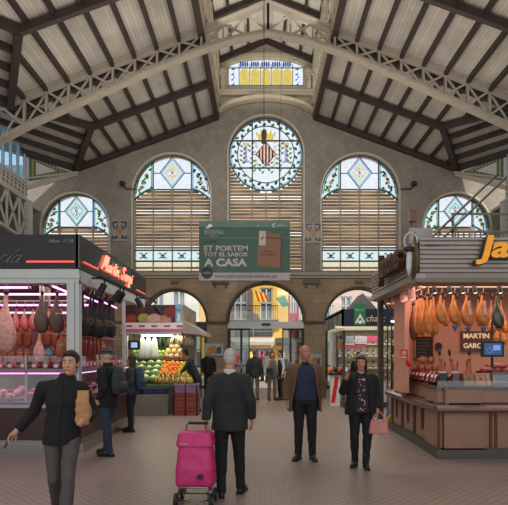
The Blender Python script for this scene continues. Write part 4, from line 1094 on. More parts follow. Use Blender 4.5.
# ---- display counter, front and side
def counter(name, lab, L, wd, loc, rz):
    """counter running along local x, front toward -y"""
    c = thing(name, lab, 'display counter', loc, rz)
    MB().box(0, .03, 0, L, wd, .2).prism([(-.06+.06,0),(L,0),(L,.14),(0,.14)], -.05, .03).build('kick_plate', M_ss, c)
    MB().box(0, .04, .2, L, wd, .74).build('base_panel', M_maroon, c)
    MB().box(0, -.06, .74, L, wd, .8).box(0, -.08, .755, L, -.05, .79).build('steel_ledge', M_ss, c)
    MB().prism([(.06,.8),(wd-.05,.98),(wd-.05,1.0),(.06,.82)], 0, L, 'YZ').build('display_deck', mat('tray_deck', rgb(90,66,86), .4), c)
    MB().prism([(-.01,.81),(.06,1.34),(.07,1.34),(0,.81)], 0, L, 'YZ').build('front_glass', G_case, c)
    MB().box(0, .05, 1.34, L, wd-.1, 1.36).box(0, .03, 1.31, L, .07, 1.375).build('top_shelf', mat('tinted_shelf', rgb(120,100,116), .25), c)
    MB().tube([(.02,.11,1.3), (L-.02,.11,1.3)], .016, 8).build('light_tube', M_tube, c)
    x = .0
    while x <= L+.01: MB().box(x-.012, .06, .8, x+.012, .1, 1.6).build('glass_clamp', M_ss, c); x += L/3
    MB().box(0, .32, 1.56, L, .56, 1.575).build('upper_glass_shelf', G_case, c)
    MB().box(0, .55, 1.36, L, .57, 1.58).build('rear_glass', G_case, c)
    return c
counter('meat_counter', 'long glass meat counter facing the viewer with maroon base and pink light', 2.62, .8, (XL, YS, 0), 0)
counter('meat_counter', 'glass meat counter with maroon base running along the aisle behind the hat man', 3.5, .8, (XS, YS+.02, 0), R(90))
# meat cuts in the cases
rnd = random.Random(3)
def cut_of_meat(kind, lab, grp):
    if kind == 'slab':
        t_ = thing('meat_cut', lab, 'meat', (0,0,0), 0, grp)
        MB().loft([((0,0,0), .10, .06), ((0,0,.02), .12, .07), ((.01,0,.05), .11, .065), ((.01,0,.065), .05, .03)], 12, pw=2.6).build('lean', M_pink, t_, smooth=True)
        MB().loft([((-.02,-.03,.045), .08, .02), ((-.02,-.03,.068), .07, .016)], 10).build('fat_edge', M_fat, t_, smooth=True); return t_
    if kind == 'roll':
        t_ = thing('sausage_coil', lab, 'sausage', (0,0,0), 0, grp)
        p = [( (.03+.011*i)*math.cos(i*.7), (.03+.011*i)*math.sin(i*.7)*.8, .03) for i in range(11)]
        MB().tube(p, .024, 7).build('coil', M_pork, t_, smooth=True)
        MB().tube([p[-1], (p[-1][0]+.02, p[-1][1]+.02, .03)], .01, 5).build('knot', M_string, t_); return t_
    t_ = thing('ham_joint', lab, 'meat', (0,0,0), 0, grp)
    MB().loft([((-.0,0,0), .07, .05), ((0,0,.04), .1, .07), ((0,0,.09), .085, .06), ((0,0,.13), .03, .02)], 12).build('joint', M_fat, t_, smooth=True)
    MB().ell((.03,-.05,.06), (.045,.02,.04)).build('cut_face', M_pink, t_, smooth=True); return t_
P = {}
G1 = 'meat cuts on the deck of the front counter'
P['slab'] = cut_of_meat('slab', 'raw pink meat cut on the lit deck of the front meat counter', G1)
P['roll'] = cut_of_meat('roll', 'coiled orange sausage on the lit deck of the front meat counter', 'sausage coils on the deck of the front counter')
P['joint'] = cut_of_meat('joint', 'pale ham joint on the lit deck of the front meat counter', 'ham joints on the deck of the front counter')
used = set()
def put(k, loc, rz, sc=1, lab=None, grp=None):
    o_ = P[k]
    if k in used: o_ = dup(o_, loc, rz, lab, grp, sc)
    else:
        used.add(k); o_.location = loc; o_.rotation_euler = (0,0,rz); o_.scale = (sc,)*3
        if lab: o_['label'] = lab; o_['group'] = grp
    return o_
def deckz(v): return .82+(v-.06)/(.69)*.18+.004
x = XL+.25
while x < XS-.25:
    for v in (.16, .36, .56):
        k = rnd.choice(['slab', 'slab', 'roll', 'joint'])
        put(k, (x+rnd.uniform(-.02,.02), YS+v, deckz(v)+.012), rnd.choice([0, 3.14, .3]), .82)
    x += .24
y = YS+.95
nm = {'slab': 'raw pink meat cut', 'roll': 'coiled orange sausage', 'joint': 'pale ham joint'}
while y < 11.6:
    for v in (.18, .44):
        k = rnd.choice(['slab', 'roll', 'joint'])
        put(k, (XS-v, y, deckz(v)+.012), PI/2, .85, nm[k]+' in the aisle-side meat counter', nm[k]+'s in the aisle-side counter')
    y += .27
# packets on top of the counters
pk = thing('meat_packet', 'small wrapped meat packet standing on top of the front counter', 'packet', (0,0,0), 0, 'packets on top of the front counter')
MB().loft([((0,0,0), .06, .04), ((0,0,.05), .065, .045), ((0,0,.09), .05, .03), ((0,0,.1), .02, .02)], 10, pw=3).build('wrap', M_pink, pk, smooth=True)
MB().box(-.03, -.05, .02, .03, -.042, .07).build('label_card', mat('white_card', rgb(215,205,205), .7), pk)
x = XL+.3; f_ = True
while x < XS-.3:
    if f_: pk.location = (x, YS+.2, 1.375); f_ = False
    else: dup(pk, (x, YS+.2+rnd.uniform(-.03,.05), 1.375), rnd.uniform(-.3,.3))
    x += .19
y = YS+.9
while y < 11.6:
    dup(pk, (XS-.22, y, 1.377), PI/2, 'small wrapped meat packet on top of the aisle-side counter', 'packets on top of the aisle-side counter'); y += .21
# ---- hanging goods
bars = MB()
bars.tube([(XL, 9.0, 2.86), (-3.3, 9.0, 2.86)], .015).tube([(XL, 9.7, 2.62), (-3.3, 9.7, 2.62)], .015).tube([(XL, 9.85, 2.22), (-3.3, 9.85, 2.22)], .015).tube([(XL, 9.9, 1.85), (-3.3, 9.9, 1.85)], .015)
bars.tube([(-3.2, 8.5, 2.86), (-3.2, 12.9, 2.86)], .015).tube([(-3.45, 8.6, 2.3), (-3.45, 12.9, 2.3)], .015).tube([(-3.45, 8.6, 1.95), (-3.45, 12.9, 1.95)], .015)
for yy in (9.7, 9.85, 9.9): bars.tube([(-4.2, yy, 3.0), (-4.2, yy, 1.85)], .012)
tag(bars.build('hanging_rail', M_ss), 'steel hanging rails inside the butcher stall carrying hams and sausages', 'rail')
o1 = make_ham('cured_ham', 'large pale cured ham hanging beside the left edge of the butcher stall', 'ham', M_fat, H=1.15, wr=.125); o1.location = (aX(6, 9.0), 9.0, 2.78)
o1['label'] = 'large pale cured ham hanging in the middle of the butcher stall front'
for i, (px, l) in enumerate(((42, 'dark crusted ham hanging near the inner steel post'), (57, 'dark crusted ham hanging beside the pale corner post'))):
    h = make_ham('cured_ham', l, 'ham', M_dark, H=.75, wr=.135, fat=None); h.location = (aX(px, 9.0), 9.0, 2.74+.0*i)
h0 = make_ham('pork_leg', 'small pink pork leg hanging in the upper row of the butcher stall', 'ham', M_pink, H=.48, wr=.13, fat=M_fat, grp='small pink pork legs in the upper row')
for i, px in enumerate((1, -8, 17, 25.5, 34, 50, 62)):
    if i == 0: h0.location = (aX(px, 9.7), 9.68, 2.53)
    else: dup(h0, (aX(px, 9.7), 9.68, 2.53), rnd.uniform(-.3, .3))
s0 = make_round('cured_sausage', 'round orange cured sausage hanging in the middle row of the butcher stall', M_pork, .085, .40, 'round orange sausages in the middle row')
f_ = True
for px in (-4, 4, 12, 20, 28, 40, 48, 56, 64, 72):
    l = (aX(px, 9.85), 9.85, 2.14)
    if f_: s0.location = l; f_ = False
    else: dup(s0, l, rnd.uniform(-.5,.5), sc=rnd.uniform(.92,1.05))
for px in (-4, 4, 12, 20, 28, 43, 51, 59, 67):
    dup(s0, (aX(px, 9.9), 9.9, 1.77), rnd.uniform(-.5,.5), 'round orange cured sausage hanging in the lowest row of the butcher stall', 'round orange sausages in the lowest row', sc=rnd.uniform(.85,1))
c0 = make_ham('covered_ham', 'ham in a black cloth cover with gold emblem hanging on the aisle side', 'ham', M_navybag, H=.84, wr=.105, cover=M_emb, hoof=M_black, grp='black covered hams on the aisle side')
for i, (y, dx) in enumerate(((8.7, 0), (8.95, .03), (9.2, 0), (9.5, .04), (9.8, 0), (10.05, .03), (10.4, .0), (10.65, .04), (10.9, 0))):
    l = (-3.2+dx, y, 2.77)
    if i == 0: c0.location = l; c0.rotation_euler = (0,0,.35)
    else: dup(c0, l, .35+rnd.uniform(-.2,.3), sc=rnd.uniform(.93,1.03))
for i in range(11):
    dup(s0, (-3.45, 8.8+.23*i, 1.86 if i % 2 else 1.9), rnd.uniform(-.5,.5), 'round orange cured sausage hanging under the black covered hams', 'round orange sausages under the covered hams', sc=.9)
l0 = thing('long_sausage', 'thin dark red sausage hanging under the black covered hams', 'sausage', (0,0,0), 0, 'thin dark red sausages under the covered hams')
MB().tube([(0,0,-.02), (.012,0,-.2), (-.01,0,-.45), (.01,0,-.62), (0,0,-.66)], [.01,.024,.026,.022,.008], 7).build('sausage_body', M_redm, l0, smooth=True); MB().tube([(0,0,.1),(0,0,-.03)], .005, 5).build('string', M_string, l0)
for i in range(12):
    l = (-3.36+.03*(i % 2), 9.2+.13*i, 2.2)
    if i == 0: l0.location = l
    else: dup(l0, l, i*.5, sc=rnd.uniform(.9,1.05))
# whole pork leg on the counter stand, blue price star, bottles on the back shelf
pl_ = make_ham('pork_leg', 'pale whole pork leg standing upright behind the front counter', 'ham', M_fat, H=.6, wr=.14); pl_.location = (aX(40, 9.3), 9.3, 2.05)
stb = thing('carving_stand', 'dark carving stand behind the front counter under the pale pork leg', 'stand', (aX(40, 9.3), 9.32, 0))
MB().box(-.2, -.15, 0, .2, .15, 1.38).build('base', M_black, stb); MB().tube([(0,.12,1.38),(0,.12,2.2),(0,0,2.2)], .012, 6).build('upright', M_ss, stb)
sr = MB(); pts = []
for k in range(12):
    r_ = .075 if k % 2 == 0 else .045; pts.append((r_*math.sin(k*PI/6), r_*math.cos(k*PI/6)))
sr.prism(pts, -.005, .005); s_ = sr.build('price_star', mat('sky_blue_card', rgb(90,150,200), .6), loc=(aX(48.5, 9.1), 9.1, aZ(352, 9.1)))
tag(s_, 'light blue star-shaped price card hanging beside the pale pork leg', 'price card')
sh_ = thing('bottle_shelf', 'steel back shelf behind the front meat counter holding jars', 'shelf', (-4.9, 10.6, 0))
MB().box(-.7, -.2, 1.35, .85, .2, 1.38).box(-.7, -.2, .6, -.66, .2, 1.38).box(.81, -.2, .6, .85, .2, 1.38).box(-.7,-.2,0,-.66,.2,.6).box(.81,-.2,0,.85,.2,.6).build('shelf_board', M_ss, sh_)
j0 = thing('jar', 'glass jar of yellow preserve on the shelf behind the front meat counter', 'jar', (0,0,0), 0, 'jars on the shelf behind the meat counter')
MB().lathe([(.04,0),(.045,.02),(.045,.13),(.03,.15)], n=12).build('jar_body', mat('olive_preserve', rgb(130,110,50), .2), j0, smooth=True); MB().lathe([(.034,.15),(.034,.18),(.001,.18)], n=12).build('lid', M_darkss, j0)
for i in range(9):
    l = (-5.45+.16*i, 10.5, 1.38)
    if i == 0: j0.location = l
    else: dup(j0, l)
def alight(name, loc, sx, sy, e, col, rot=(0,0,0)):
    l = bpy.data.lights.new(name, 'AREA'); l.shape = 'RECTANGLE'; l.size = sx; l.size_y = sy; l.energy = e; l.color = col
    o_ = bpy.data.objects.new(name, l); o_.location = loc; o_.rotation_euler = rot; COL.objects.link(o_)
alight('butcher_lamp', (-4.3, 9.3, 2.92), 2.2, 1.2, 30, (1, .72, .68)); alight('butcher_lamp', (-3.6, 10.8, 2.92), .8, 3, 24, (1, .74, .7))
alight('case_lamp', (-4.3, YS+.25, 1.3), 2.4, .15, 5, (1, .5, .95)); alight('case_lamp', (XS-.25, 10.3, 1.3), .15, 3.4, 4, (1, .5, .8))

# ================================================================ ham stall (ribbed grey fascia, golden hams)
YR, XR = 7.83, 2.45; X2 = 6.4; YRE = 11.0
M_rib = mat('ribbed_grey_fascia', rgb(150,142,136), .35, .35, var=.06); M_pwall = mat('salmon_tiled_wall', rgb(196,140,116), .6, var=.08)
M_brownp = mat('brown_laminate', rgb(92,52,40), .5, var=.12); M_counter = mat('beige_stone_counter', rgb(148,112,94), .4, var=.1, scale=5)
hs = thing('ham_stall', 'ham stall kiosk with ribbed grey fascia, yellow lettering and salmon walls', 'market stall')
b = MB(); z = 2.86
prof = []
k = 0
while z < 3.36: prof += [(-.02, z), (-.045, z+.02), (-.045, z+.05), (-.02, z+.06)]; z += .07
prof = [(0.12, 2.74), (0.0, 2.78)] + prof + [(0, 3.38), (.12, 3.38)]
b.prism([(YR+a, z) for a, z in prof], XR, X2, 'YZ')
b.build('front_fascia', M_rib, hs)
b = MB(); b.box(XR-.02, YR+.05, 2.86, XR+.1, YRE, 3.34); z = 2.9
while z < 3.3: b.box(XR-.04, YR+.02, z, XR, YRE, z+.035); z += .07
b.prism([(XR-.06, 2.76), (XR+.1, 2.72), (XR+.1, 2.86), (XR-.04, 2.86)], YR-.02, YRE, 'XZ'); b.build('side_fascia', M_rib, hs)
b = MB(); b.prism([(YR-.05, 2.72), (YR+.2, 2.70), (YR+.2, 2.78), (YR-.05, 2.78)], XR-.06, X2, 'YZ'); b.build('lower_lip', mat('olive_grey_lip', rgb(120,110,92), .5), hs)
MB().box(XR, YR+.1, 3.3, X2, YRE, 3.36).box(XR, YR+.1, 2.8, X2, YRE, 2.84).build('roof', M_rib, hs)
MB().box(XR+.09, YRE-.12, 0, XR+.2, YRE, 2.84).build('steel_post', M_darkss, hs)
MB().box(XR+.28, 9.95, .9, X2, 10.05, 2.84).build('back_wall', M_pwall, hs)
MB().box(XR+.20, 9.3, .9, XR+.28, 10.05, 2.84).build('side_wall', M_pwall, hs)
M_yl = mat('amber_yellow_letter', rgb(236,160,20), .4, emit=rgb(236,150,10), es=.25); M_bs = mat('letter_black_side', rgb(24,22,22), .4)
for dy, mm, nm_, e in ((-.10, M_bs, 'letter_edge', .03), (-.15, M_yl, 'yellow_lettering', .012)):
    text(nm_, 'Jamones', mm, hs, face((aX(472, YR)-(0 if mm is M_yl else .02), YR+dy, aZ(266, YR)-(0 if mm is M_yl else .015)), (1,0,0)), h=.44, w=2.1, ext=e, bold=.03 if mm is M_yl else .045, shear=.2)
text('stall_number_lettering', 'PARADAS 1 Y 2', mat('dark_grey_lettering', rgb(66,60,58), .6), hs, face((aX(424, YR), YR-.05, aZ(247, YR)), (1,0,0)), w=.36, h=.035, ext=.002)
text('brown_lettering', 'Jamones', mat('brown_chrome_letter', rgb(84,56,42), .3, .3), hs, face((XR-.14, 9.75, 2.9), (0,-1,0)), w=1.45, h=.58, ext=.05, bold=.03)
settle(hs, (XR, YR, 0))
# ham-shaped sign with a ring at the corner
hg = thing('ham_shaped_sign', 'olive ham-shaped sign with a chrome ring at the corner of the ribbed fascia', 'sign', (XR-.04, 7.95, 3.0))
MB().loft([((0,0,-.22), .02, .05), ((0,0,-.12), .05, .16), ((0,0,.08), .06, .22), ((0,0,.28), .05, .17), ((0,0,.4), .03, .07), ((0,0,.52), .02, .03)], 16).build('ham_body', mat('olive_brown_enamel', rgb(84,70,44), .35), hg, smooth=True)
MB().tube([(-.08+.1*math.cos(a), -.1, .36+.13*math.sin(a)) for a in [2*PI*i/24 for i in range(24)]], .014, 6, closed=True).build('chrome_ring', M_whpost, hg, smooth=True)
MB().ell((-.1,-.1,.24), (.09,.04,.05)).build('dark_cap', M_black, hg, smooth=True)
MB().loft([((-.11,-.1,-.18), .01, .01), ((-.11,-.1,-.05), .045, .02), ((-.1,-.1,.1), .05, .02), ((-.1,-.1,.22), .03, .02)], 12).build('silver_knife_shape', M_whpost, hg, smooth=True)
# box on arm + tubular bracket above the fascia
tag(MB().box(-.06,-.05,-.1,.06,.05,.1).build('junction_box', mat('brown_box', rgb(110,84,56), .6), loc=(aX(412.5, 9), 9.0, aZ(216, 9))), 'small brown box on a mast above the ham stall corner', 'box')
ms = thing('signal_mast', 'grey mast behind the ham-shaped sign carrying a small brown box', 'mast', (aX(412.5, 9), 9.09, 3.36))
MB().tube([(0,0,0),(0,0,.75)], .02, 8).build('pole', M_darkss, ms); MB().obox((.15,-.05,.35), (.4,.1,.28)).build('grey_housing', M_rib, ms)
lf_ = thing('folding_ladder', 'thin grey metal frame lying on top of the ham stall roof', 'frame', (4.2, 9.0, 3.36))
MB().box(-.8,-.02,.0,-.77,.02,.75).box(.7,-.02,0,.73,.02,.75).box(-.8,-.02,.72,1.3,.02,.75).box(-.8,-.02,.4,1.3,.02,.43).box(1.27,-.02,0,1.3,.02,.75).build('rail', M_darkss, lf_)
q = MB(); x = -.7
while x < 1.3: q.box(x, -.01, 0, x+.02, .01, .42); x += .1
q.build('baluster', M_darkss, lf_)
tg = MB(); tg.tube([(-.7,0,.05),(.6,0,1.3)], .02).tube([(-.55,0,.0),(.75,0,1.25)], .02)
for k in range(5): tg.tube([(-.7+.08+.1*k,0,.13+.1*k),(-.55+.1*k-.0,0,.0+.08+.1*k)], .012)
tag(tg.build('roof_strut', M_darkss, loc=(aX(462, 8.6), 8.6, 3.36)), 'slanting grey double strut rising from the ham stall roof', 'strut')

# ---- counter of the ham stall
XCn = 2.77
def ham_counter(lab, L, loc, rz, arches):
    c = thing('ham_counter', lab, 'counter', loc, rz)
    MB().box(-.02, .03, 0, L, .7, .16).box(-.05, 0, 0, L, .05, .14).build('kick_plate', M_darkss, c)
    MB().box(0, .08, .16, L, .7, .72).build('base_panel', M_counter, c)
    for x in arches:
        MB().prism([(x-.06,.70),(x-.06,.36),(x-.04,.31),(x,.29),(x+.04,.31),(x+.06,.36),(x+.06,.70),(x+.025,.70),(x+.025,.37),(x,.34),(x-.025,.37),(x-.025,.70)], .065, .085).build('arch_inlay', M_brownp, c)
    for x in [a+.42 for a in arches[:-1]]+[.05]:
        MB().box(x-.06, .06, .16, x-.02, .09, .72).box(x+.02, .06, .16, x+.06, .09, .72).build('brown_strip', M_brownp, c)
    MB().prism([(-.06,.72),(-.08,.76),(-.08,.80),(-.04,.83),(.15,.86),(.15,.72)], -.06 if rz == 0 else 0, L, 'YZ').build('rounded_ledge', M_brownp if 0 else mat('brown_steel_ledge', rgb(120,98,90), .25, .6), c)
    MB().box(0, .1, .86, L, .66, 1.06).build('upper_panel', M_counter, c)
    MB().box(-.02, .08, 1.06, L, .7, 1.10).build('worktop', M_darkss, c)
    MB().prism([(.09,1.1),(.10,1.2),(.11,1.2),(.10,1.1)], 0, L, 'YZ').build('front_glass', G_case, c)
    return c
ham_counter('ham stall counter facing the viewer with beige panels and brown arch inlays', 3.4, (XCn, YR, 0), 0, [.44, 1.28, 2.12, 2.96])
ham_counter('ham stall counter along the aisle with beige panels beside the steel post', 3.1, (XCn+.0, YR+.03+3.1, 0), R(-90), [.4, 1.19, 2.06, 2.73])
MB_ = 0
# ---- hanging hams
bars = MB(); bars.tube([(XR+.2, 8.5, 2.73), (X2-.1, 8.5, 2.73)], .016).tube([(XR+.25, 8.2, 2.7), (XR+.25, 9.6, 2.7)], .016)
for x in (XR+.25, 4.0, 5.8): bars.tube([(x, 8.5, 2.73), (x, 8.5, 2.82)], .012)
tag(bars.build('hanging_rail', M_ss), 'steel hanging rail along the front of the ham stall', 'rail')
ham_l = ['golden ham hanging above the chalkboard end of the rail', 'golden ham hanging between the chalkboard and the brown name board', 'golden ham with a pale fat strip hanging over the start of the brown name board', 'golden ham with a pale fat strip hanging over the end of the brown name board']
for i, px in enumerate((441.5, 454.5, 467.5, 483)):
    h = make_ham('golden_ham', ham_l[i], 'ham', M_gold, H=[.54,.55,.58,.58][i], wr=.135, fat=M_fat if i > 1 else None, tagm=mat('blue_drip_cup', rgb(60,90,130), .4) if i else None)
    h.location = (aX(px, 8.5), 8.5, 2.66); h.rotation_euler = (0,0,rnd.uniform(-.2,.2))
h = make_ham('netted_ham', 'ham wrapped in dark green foil hanging at the end of the row', 'ham', mat('dark_green_foil', rgb(74,84,70), .25, .5, var=.3), H=.62, wr=.12); h.location = (aX(498, 8.5), 8.5, 2.66)
g0 = make_ham('long_ham', 'long slim golden ham in the tight bunch at the aisle corner', 'ham', M_gold, H=.72, wr=.08, grp='slim golden hams bunched at the aisle corner')
for i, (px, y) in enumerate(((417, 9.3), (421, 8.95), (425, 9.35), (428, 8.7), (432, 9.2), (434.5, 8.75))):
    l = (aX(px, y), y, 2.68)
    if i == 0: g0.location = l
    else: dup(g0, l, rnd.uniform(-.5,.5), sc=rnd.uniform(.93,1.04))
h = make_ham('dark_ham', 'dark brown ham hanging deepest in the bunch beside the salmon wall', 'ham', M_dark, H=.74, wr=.08); h.location = (aX(413.5, 9.6), 9.6, 2.6)
bg0 = make_ham('back_row_ham', 'shadowed orange ham hanging in the second row of the ham stall', 'ham', M_pork, H=.55, wr=.1, grp='orange hams in the second row')
for i, px in enumerate((445, 457, 468, 479, 492, 502)):
    l = (aX(px, 9.2), 9.2, 2.66)
    if i == 0: bg0.location = l
    else: dup(bg0, l, rnd.uniform(-.4,.4))
rb = MB().tube([(XR+.6, 9.2, 2.72), (X2-.1, 9.2, 2.72)], .014); tag(rb.build('hanging_rail', M_ss), 'second steel hanging rail deeper inside the ham stall', 'rail')
ch0 = make_round('chorizo', 'orange chorizo string hanging below the foil-wrapped ham', M_gold, .07, .26, 'orange chorizos below the foil ham')
ch0['category'] = 'sausage'
for i, (px, py) in enumerate(((492, 322), (499, 320), (505, 323), (496, 332), (503, 334))):
    l = (aX(px, 8.9), 8.9, aZ(py, 8.9)+.06)
    if i == 0: ch0.location = l
    else: dup(ch0, l, i*.7)
M_pspot = mat('pink_spot_housing', rgb(226,158,150), .4, .2)
for i, (px, py, y) in enumerate(((388, 297, 10.6), (394, 296, 10.1), (403, 293, 9.3), (411, 291, 8.6))):
    spotlight((aX(px, y), y, aZ(py-4, y)), 0, R(-12), 'pink cylindrical spotlight under the aisle edge of the ribbed fascia', M_pspot, 'pink spotlights under the aisle edge', s=1.2)
for i, px in enumerate((434, 449, 462, 474, 499)):
    spotlight((aX(px, 8.25), 8.25, 2.72), 0, R(-25), 'black spotlight above the row of golden hams', M_black, 'black spotlights above the golden hams', s=.7)
fl_tube((XR+.3, 8.15, 2.78), (XR+1.3, 8.15, 2.78), M_tubew, 'warm white tube light under the ham stall corner')
# name board, chalkboard, clock, fire point
nb = thing('name_board', 'brown name board with raised cream letters on the salmon wall', 'sign', (aX(476, 9.9), 9.9, aZ(341.5, 9.9)))
MB().box(-.29, 0, -.2, .29, .04, .2).build('board', M_brownp, nb)
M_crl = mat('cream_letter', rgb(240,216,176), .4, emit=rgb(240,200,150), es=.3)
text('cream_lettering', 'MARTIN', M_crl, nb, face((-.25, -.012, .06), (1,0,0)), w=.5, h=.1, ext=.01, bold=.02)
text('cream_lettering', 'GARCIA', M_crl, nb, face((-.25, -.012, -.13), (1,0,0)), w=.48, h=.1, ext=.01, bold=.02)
cb = thing('chalkboard', 'chalkboard in an orange wooden frame with chalk prices on the salmon wall', 'chalkboard', (aX(424.5, 9.9), 9.92, aZ(347.5, 9.9)))
MB().box(-.17, 0, -.21, .17, .02, .21).build('slate', mat('slate', rgb(40,36,34), .8), cb)
MB().box(-.2, -.02, -.24, -.17, .03, .24).box(.17, -.02, -.24, .2, .03, .24).box(-.2, -.02, .21, .2, .03, .24).box(-.2, -.02, -.24, .2, .03, -.21).build('wooden_frame', mat('orange_pine', rgb(190,110,60), .6), cb)
cm = MB()
for k in range(6):
    zz = .16-.065*k; wv = (.24, .2, .26, .17, .2, .24)[k]
    cm.tube([(-.14+wv*i/14, -.004, zz+.012*math.sin(i*2.3+k)+.008*math.cos(i*5.1)) for i in range(15)], .003, 4)
cm.build('chalk_lettering', mat('chalk', rgb(150,140,132), .9), cb)
ck = thing('wall_clock', 'round black disc on the salmon wall beside the chalkboard', 'wall clock', (aX(438.5, 9.9), 9.93, aZ(346.5, 9.9)))
MB().prism([(.075*math.cos(k*PI/12), .075*math.sin(k*PI/12)) for k in range(24)], -.02, .01).build('face', M_black, ck); MB().tube([(.077*math.cos(k*PI/12), -.02, .077*math.sin(k*PI/12)) for k in range(24)], .006, 5, closed=True).build('rim', M_darkss, ck)
fs = thing('fire_sign', 'red and white fire point sign on the salmon side wall', 'sign', (aX(405, 9.2), 9.24, aZ(354, 9.2)))
MB().box(-.065, 0, -.075, .065, .01, .085).build('red_plate', mat('signal_red', rgb(196,36,36), .5), fs)
MB().prism([(.035*math.cos(k*PI/8), .015+.035*math.sin(k*PI/8)) for k in range(16)], -.004, 0).build('white_circle', mat('white_card', rgb(215,205,205), .7), fs)
MB().prism([(-.02,.0),(.0,.03),(.02,.02),(.01,-.01)], -.008, -.004).build('black_pictogram', M_black, fs); MB().box(-.055, -.004, -.065, .055, 0, -.05).build('white_strip', mat('white_card', rgb(215,205,205), .7), fs)
fe = thing('red_siren', 'small red alarm hanging below the fire point sign', 'alarm', (aX(409.5, 9.2), 9.22, aZ(362, 9.2)))
MB().loft([((0,0,-.09), .02, .02), ((0,0,-.06), .05, .035), ((-.01,0,.02), .045, .035), ((-.03,0,.08), .02, .02)], 12).build('body', mat('signal_red', rgb(196,36,36), .5), fe, smooth=True)
MB().tube([(-.03,0,.08),(-.05,0,.12)], .008, 5).build('cord', M_black, fe)
# goods on the counter: packets, carved hams on stands, boxes, scale
pr = thing('vacuum_pack', 'dark red vacuum pack leaning in the glass tray at the aisle corner', 'packet', (0,0,0), 0, 'red vacuum packs at the aisle corner')
MB().obox((0,0,.09), (.05,.10,.2), Matrix.Rotation(R(-35), 3, 'X')).build('pack', mat('sliced_meat_pack', rgb(130,44,44), .25, var=.5, scale=30), pr); MB().obox((0,-.062,.13), (.04,.005,.06), Matrix.Rotation(R(-35), 3, 'X')).build('white_label', mat('white_card', rgb(215,205,205), .7), pr)
k = 0
for r_ in range(3):
    for i in range(9):
        l = (XCn+.18+.12*r_, 8.2+.2*i, 1.12)
        if k == 0: pr.location = l; pr.rotation_euler = (0,0,R(-60))
        else: dup(pr, l, R(-60)+rnd.uniform(-.2,.2))
        k += 1
rd = thing('cured_loaf', 'round tan cured loaf stacked against the wall under the chalkboard', 'cured meat', (0,0,0), 0, 'round cured loaves under the chalkboard')
MB().ell((0,0,.07), (.085,.06,.07)).build('loaf', M_pork, rd, smooth=True); MB().tube([(.086*math.cos(a),0,.07+.071*math.sin(a)) for a in [2*PI*i/16 for i in range(16)]], .005, 4, closed=True).build('string', M_string, rd)
rp_ = [(aX(423,9.6),9.6,1.42),(aX(431,9.6),9.6,1.42),(aX(420,9.6),9.6,1.28),(aX(428,9.6),9.6,1.28),(aX(436,9.6),9.6,1.28)]
for i, l in enumerate(rp_):
    if i == 0: rd.location = l
    else: dup(rd, l, i)
rk = MB().box(aX(416,9.6), 9.45, 1.245, aX(441,9.6), 9.8, 1.275).box(aX(416,9.6), 9.45, 0, aX(417.5,9.6), 9.8, 1.245).box(aX(439.5,9.6), 9.45, 0, aX(441,9.6), 9.8, 1.245)
tag(rk.build('side_table', M_brownp), 'brown wooden side table carrying the round cured loaves', 'table')
for i, px in enumerate((446, 458.5, 468)):
    t_ = thing('carving_ham', ['upright carving ham with dark hoof beside the black clock', 'upright carving ham leaning between two others on the worktop', 'upright carving ham with pale cut in front of the brown name board'][i], 'ham', (aX(px, 8.35), 8.35, 1.10))
    MB().box(-.1, -.08, 0, .1, .08, .03).tube([(0,.07,.03),(0,.05,.4)], .01, 6).build('wooden_stand', M_brownp, t_)
    lean = (-.1, -.14, .02)[i]
    MB().loft([((0,0,.03), .09, .07), ((0,0,.12), .1, .075), ((lean*.3,0,.22), .06, .05), ((lean*.7,0,.34), .03, .026), ((lean,0,.5), .022, .02)], 14).build('ham_leg', M_pork, t_, smooth=True)
    MB().loft([((lean,0,.49), .022, .02), ((lean*1.1,0,.56), .026, .02), ((lean*1.1,0,.6), .012, .01)], 10).build('hoof', M_hoof, t_, smooth=True)
    MB().tube([((lean*.85)+.03*math.cos(a), .03*math.sin(a), .42) for a in [2*PI*i_/10 for i_ in range(10)]], .008, 5, closed=True).build('cloth_band', M_black, t_)
for i, (px, c, l, w_) in enumerate(((443, (36,30,34), 'dark bag of cured meat behind the counter glass at the corner', .15), (456, (96,60,66), 'crumpled silver and maroon bag behind the counter glass', .14), (468, (150,120,80), 'olive kraft box behind the counter glass', .16), (479, (186,136,100), 'tan cardboard box behind the counter glass with a dark stamp', .16), (489, (200,160,130), 'slanted pale cardboard box beside the steel display tray', .14))):
    t_ = thing('goods_box' if i > 1 else 'goods_bag', l, 'box' if i > 1 else 'bag', (aX(px, 8.12), 8.14, 1.105), R(6*i-12))
    if i > 1: MB().obox((0,0,.1), (w_,.12,.2), Matrix.Rotation(R(-12), 3, 'X')).build('carton', mat('carton_%s' % 'abcde'[i], rgb(*c), .7, var=.15), t_); MB().obox((0,-.068,.12), (.03,.004,.03), Matrix.Rotation(R(-12), 3, 'X')).build('stamp', M_brownp, t_)
    else:
        MB().loft([((0,0,0), w_/2, .05), ((0,0,.08), w_/2*1.05, .06), ((.01,0,.17), w_/2*.95, .045), ((0,0,.21), w_/2*1.0, .015)], 12, pw=3).build('bag_body', mat('bag_%s' % 'abcde'[i], rgb(*c), .35, .2, var=.4, scale=20), t_, smooth=True)
        MB().loft([((0,0,.205), w_/2, .016), ((0,0,.235), w_/2*1.05, .01)], 12).build('bag_seal', M_ss, t_)
tray = thing('steel_display', 'steel display tray with dark front at the end of the ham counter', 'tray', (aX(499, 8.1), 8.12, 1.105))
MB().box(-.14, -.08, 0, .14, .2, .04).box(-.14, -.08, .2, .14, .2, .23).box(-.14, .16, 0, .14, .2, .2).box(-.14,-.08,0,-.12,.2,.2).build('tray_body', M_darkss, tray); MB().box(-.12, -.085, .05, .12, -.075, .19).build('front_pane', G_case, tray)
mp0 = thing('sliced_meat_pile', 'pale pink meat slab on the steel display under the monitor', 'meat', (0,0,0), 0, 'pink meat slabs under the monitor')
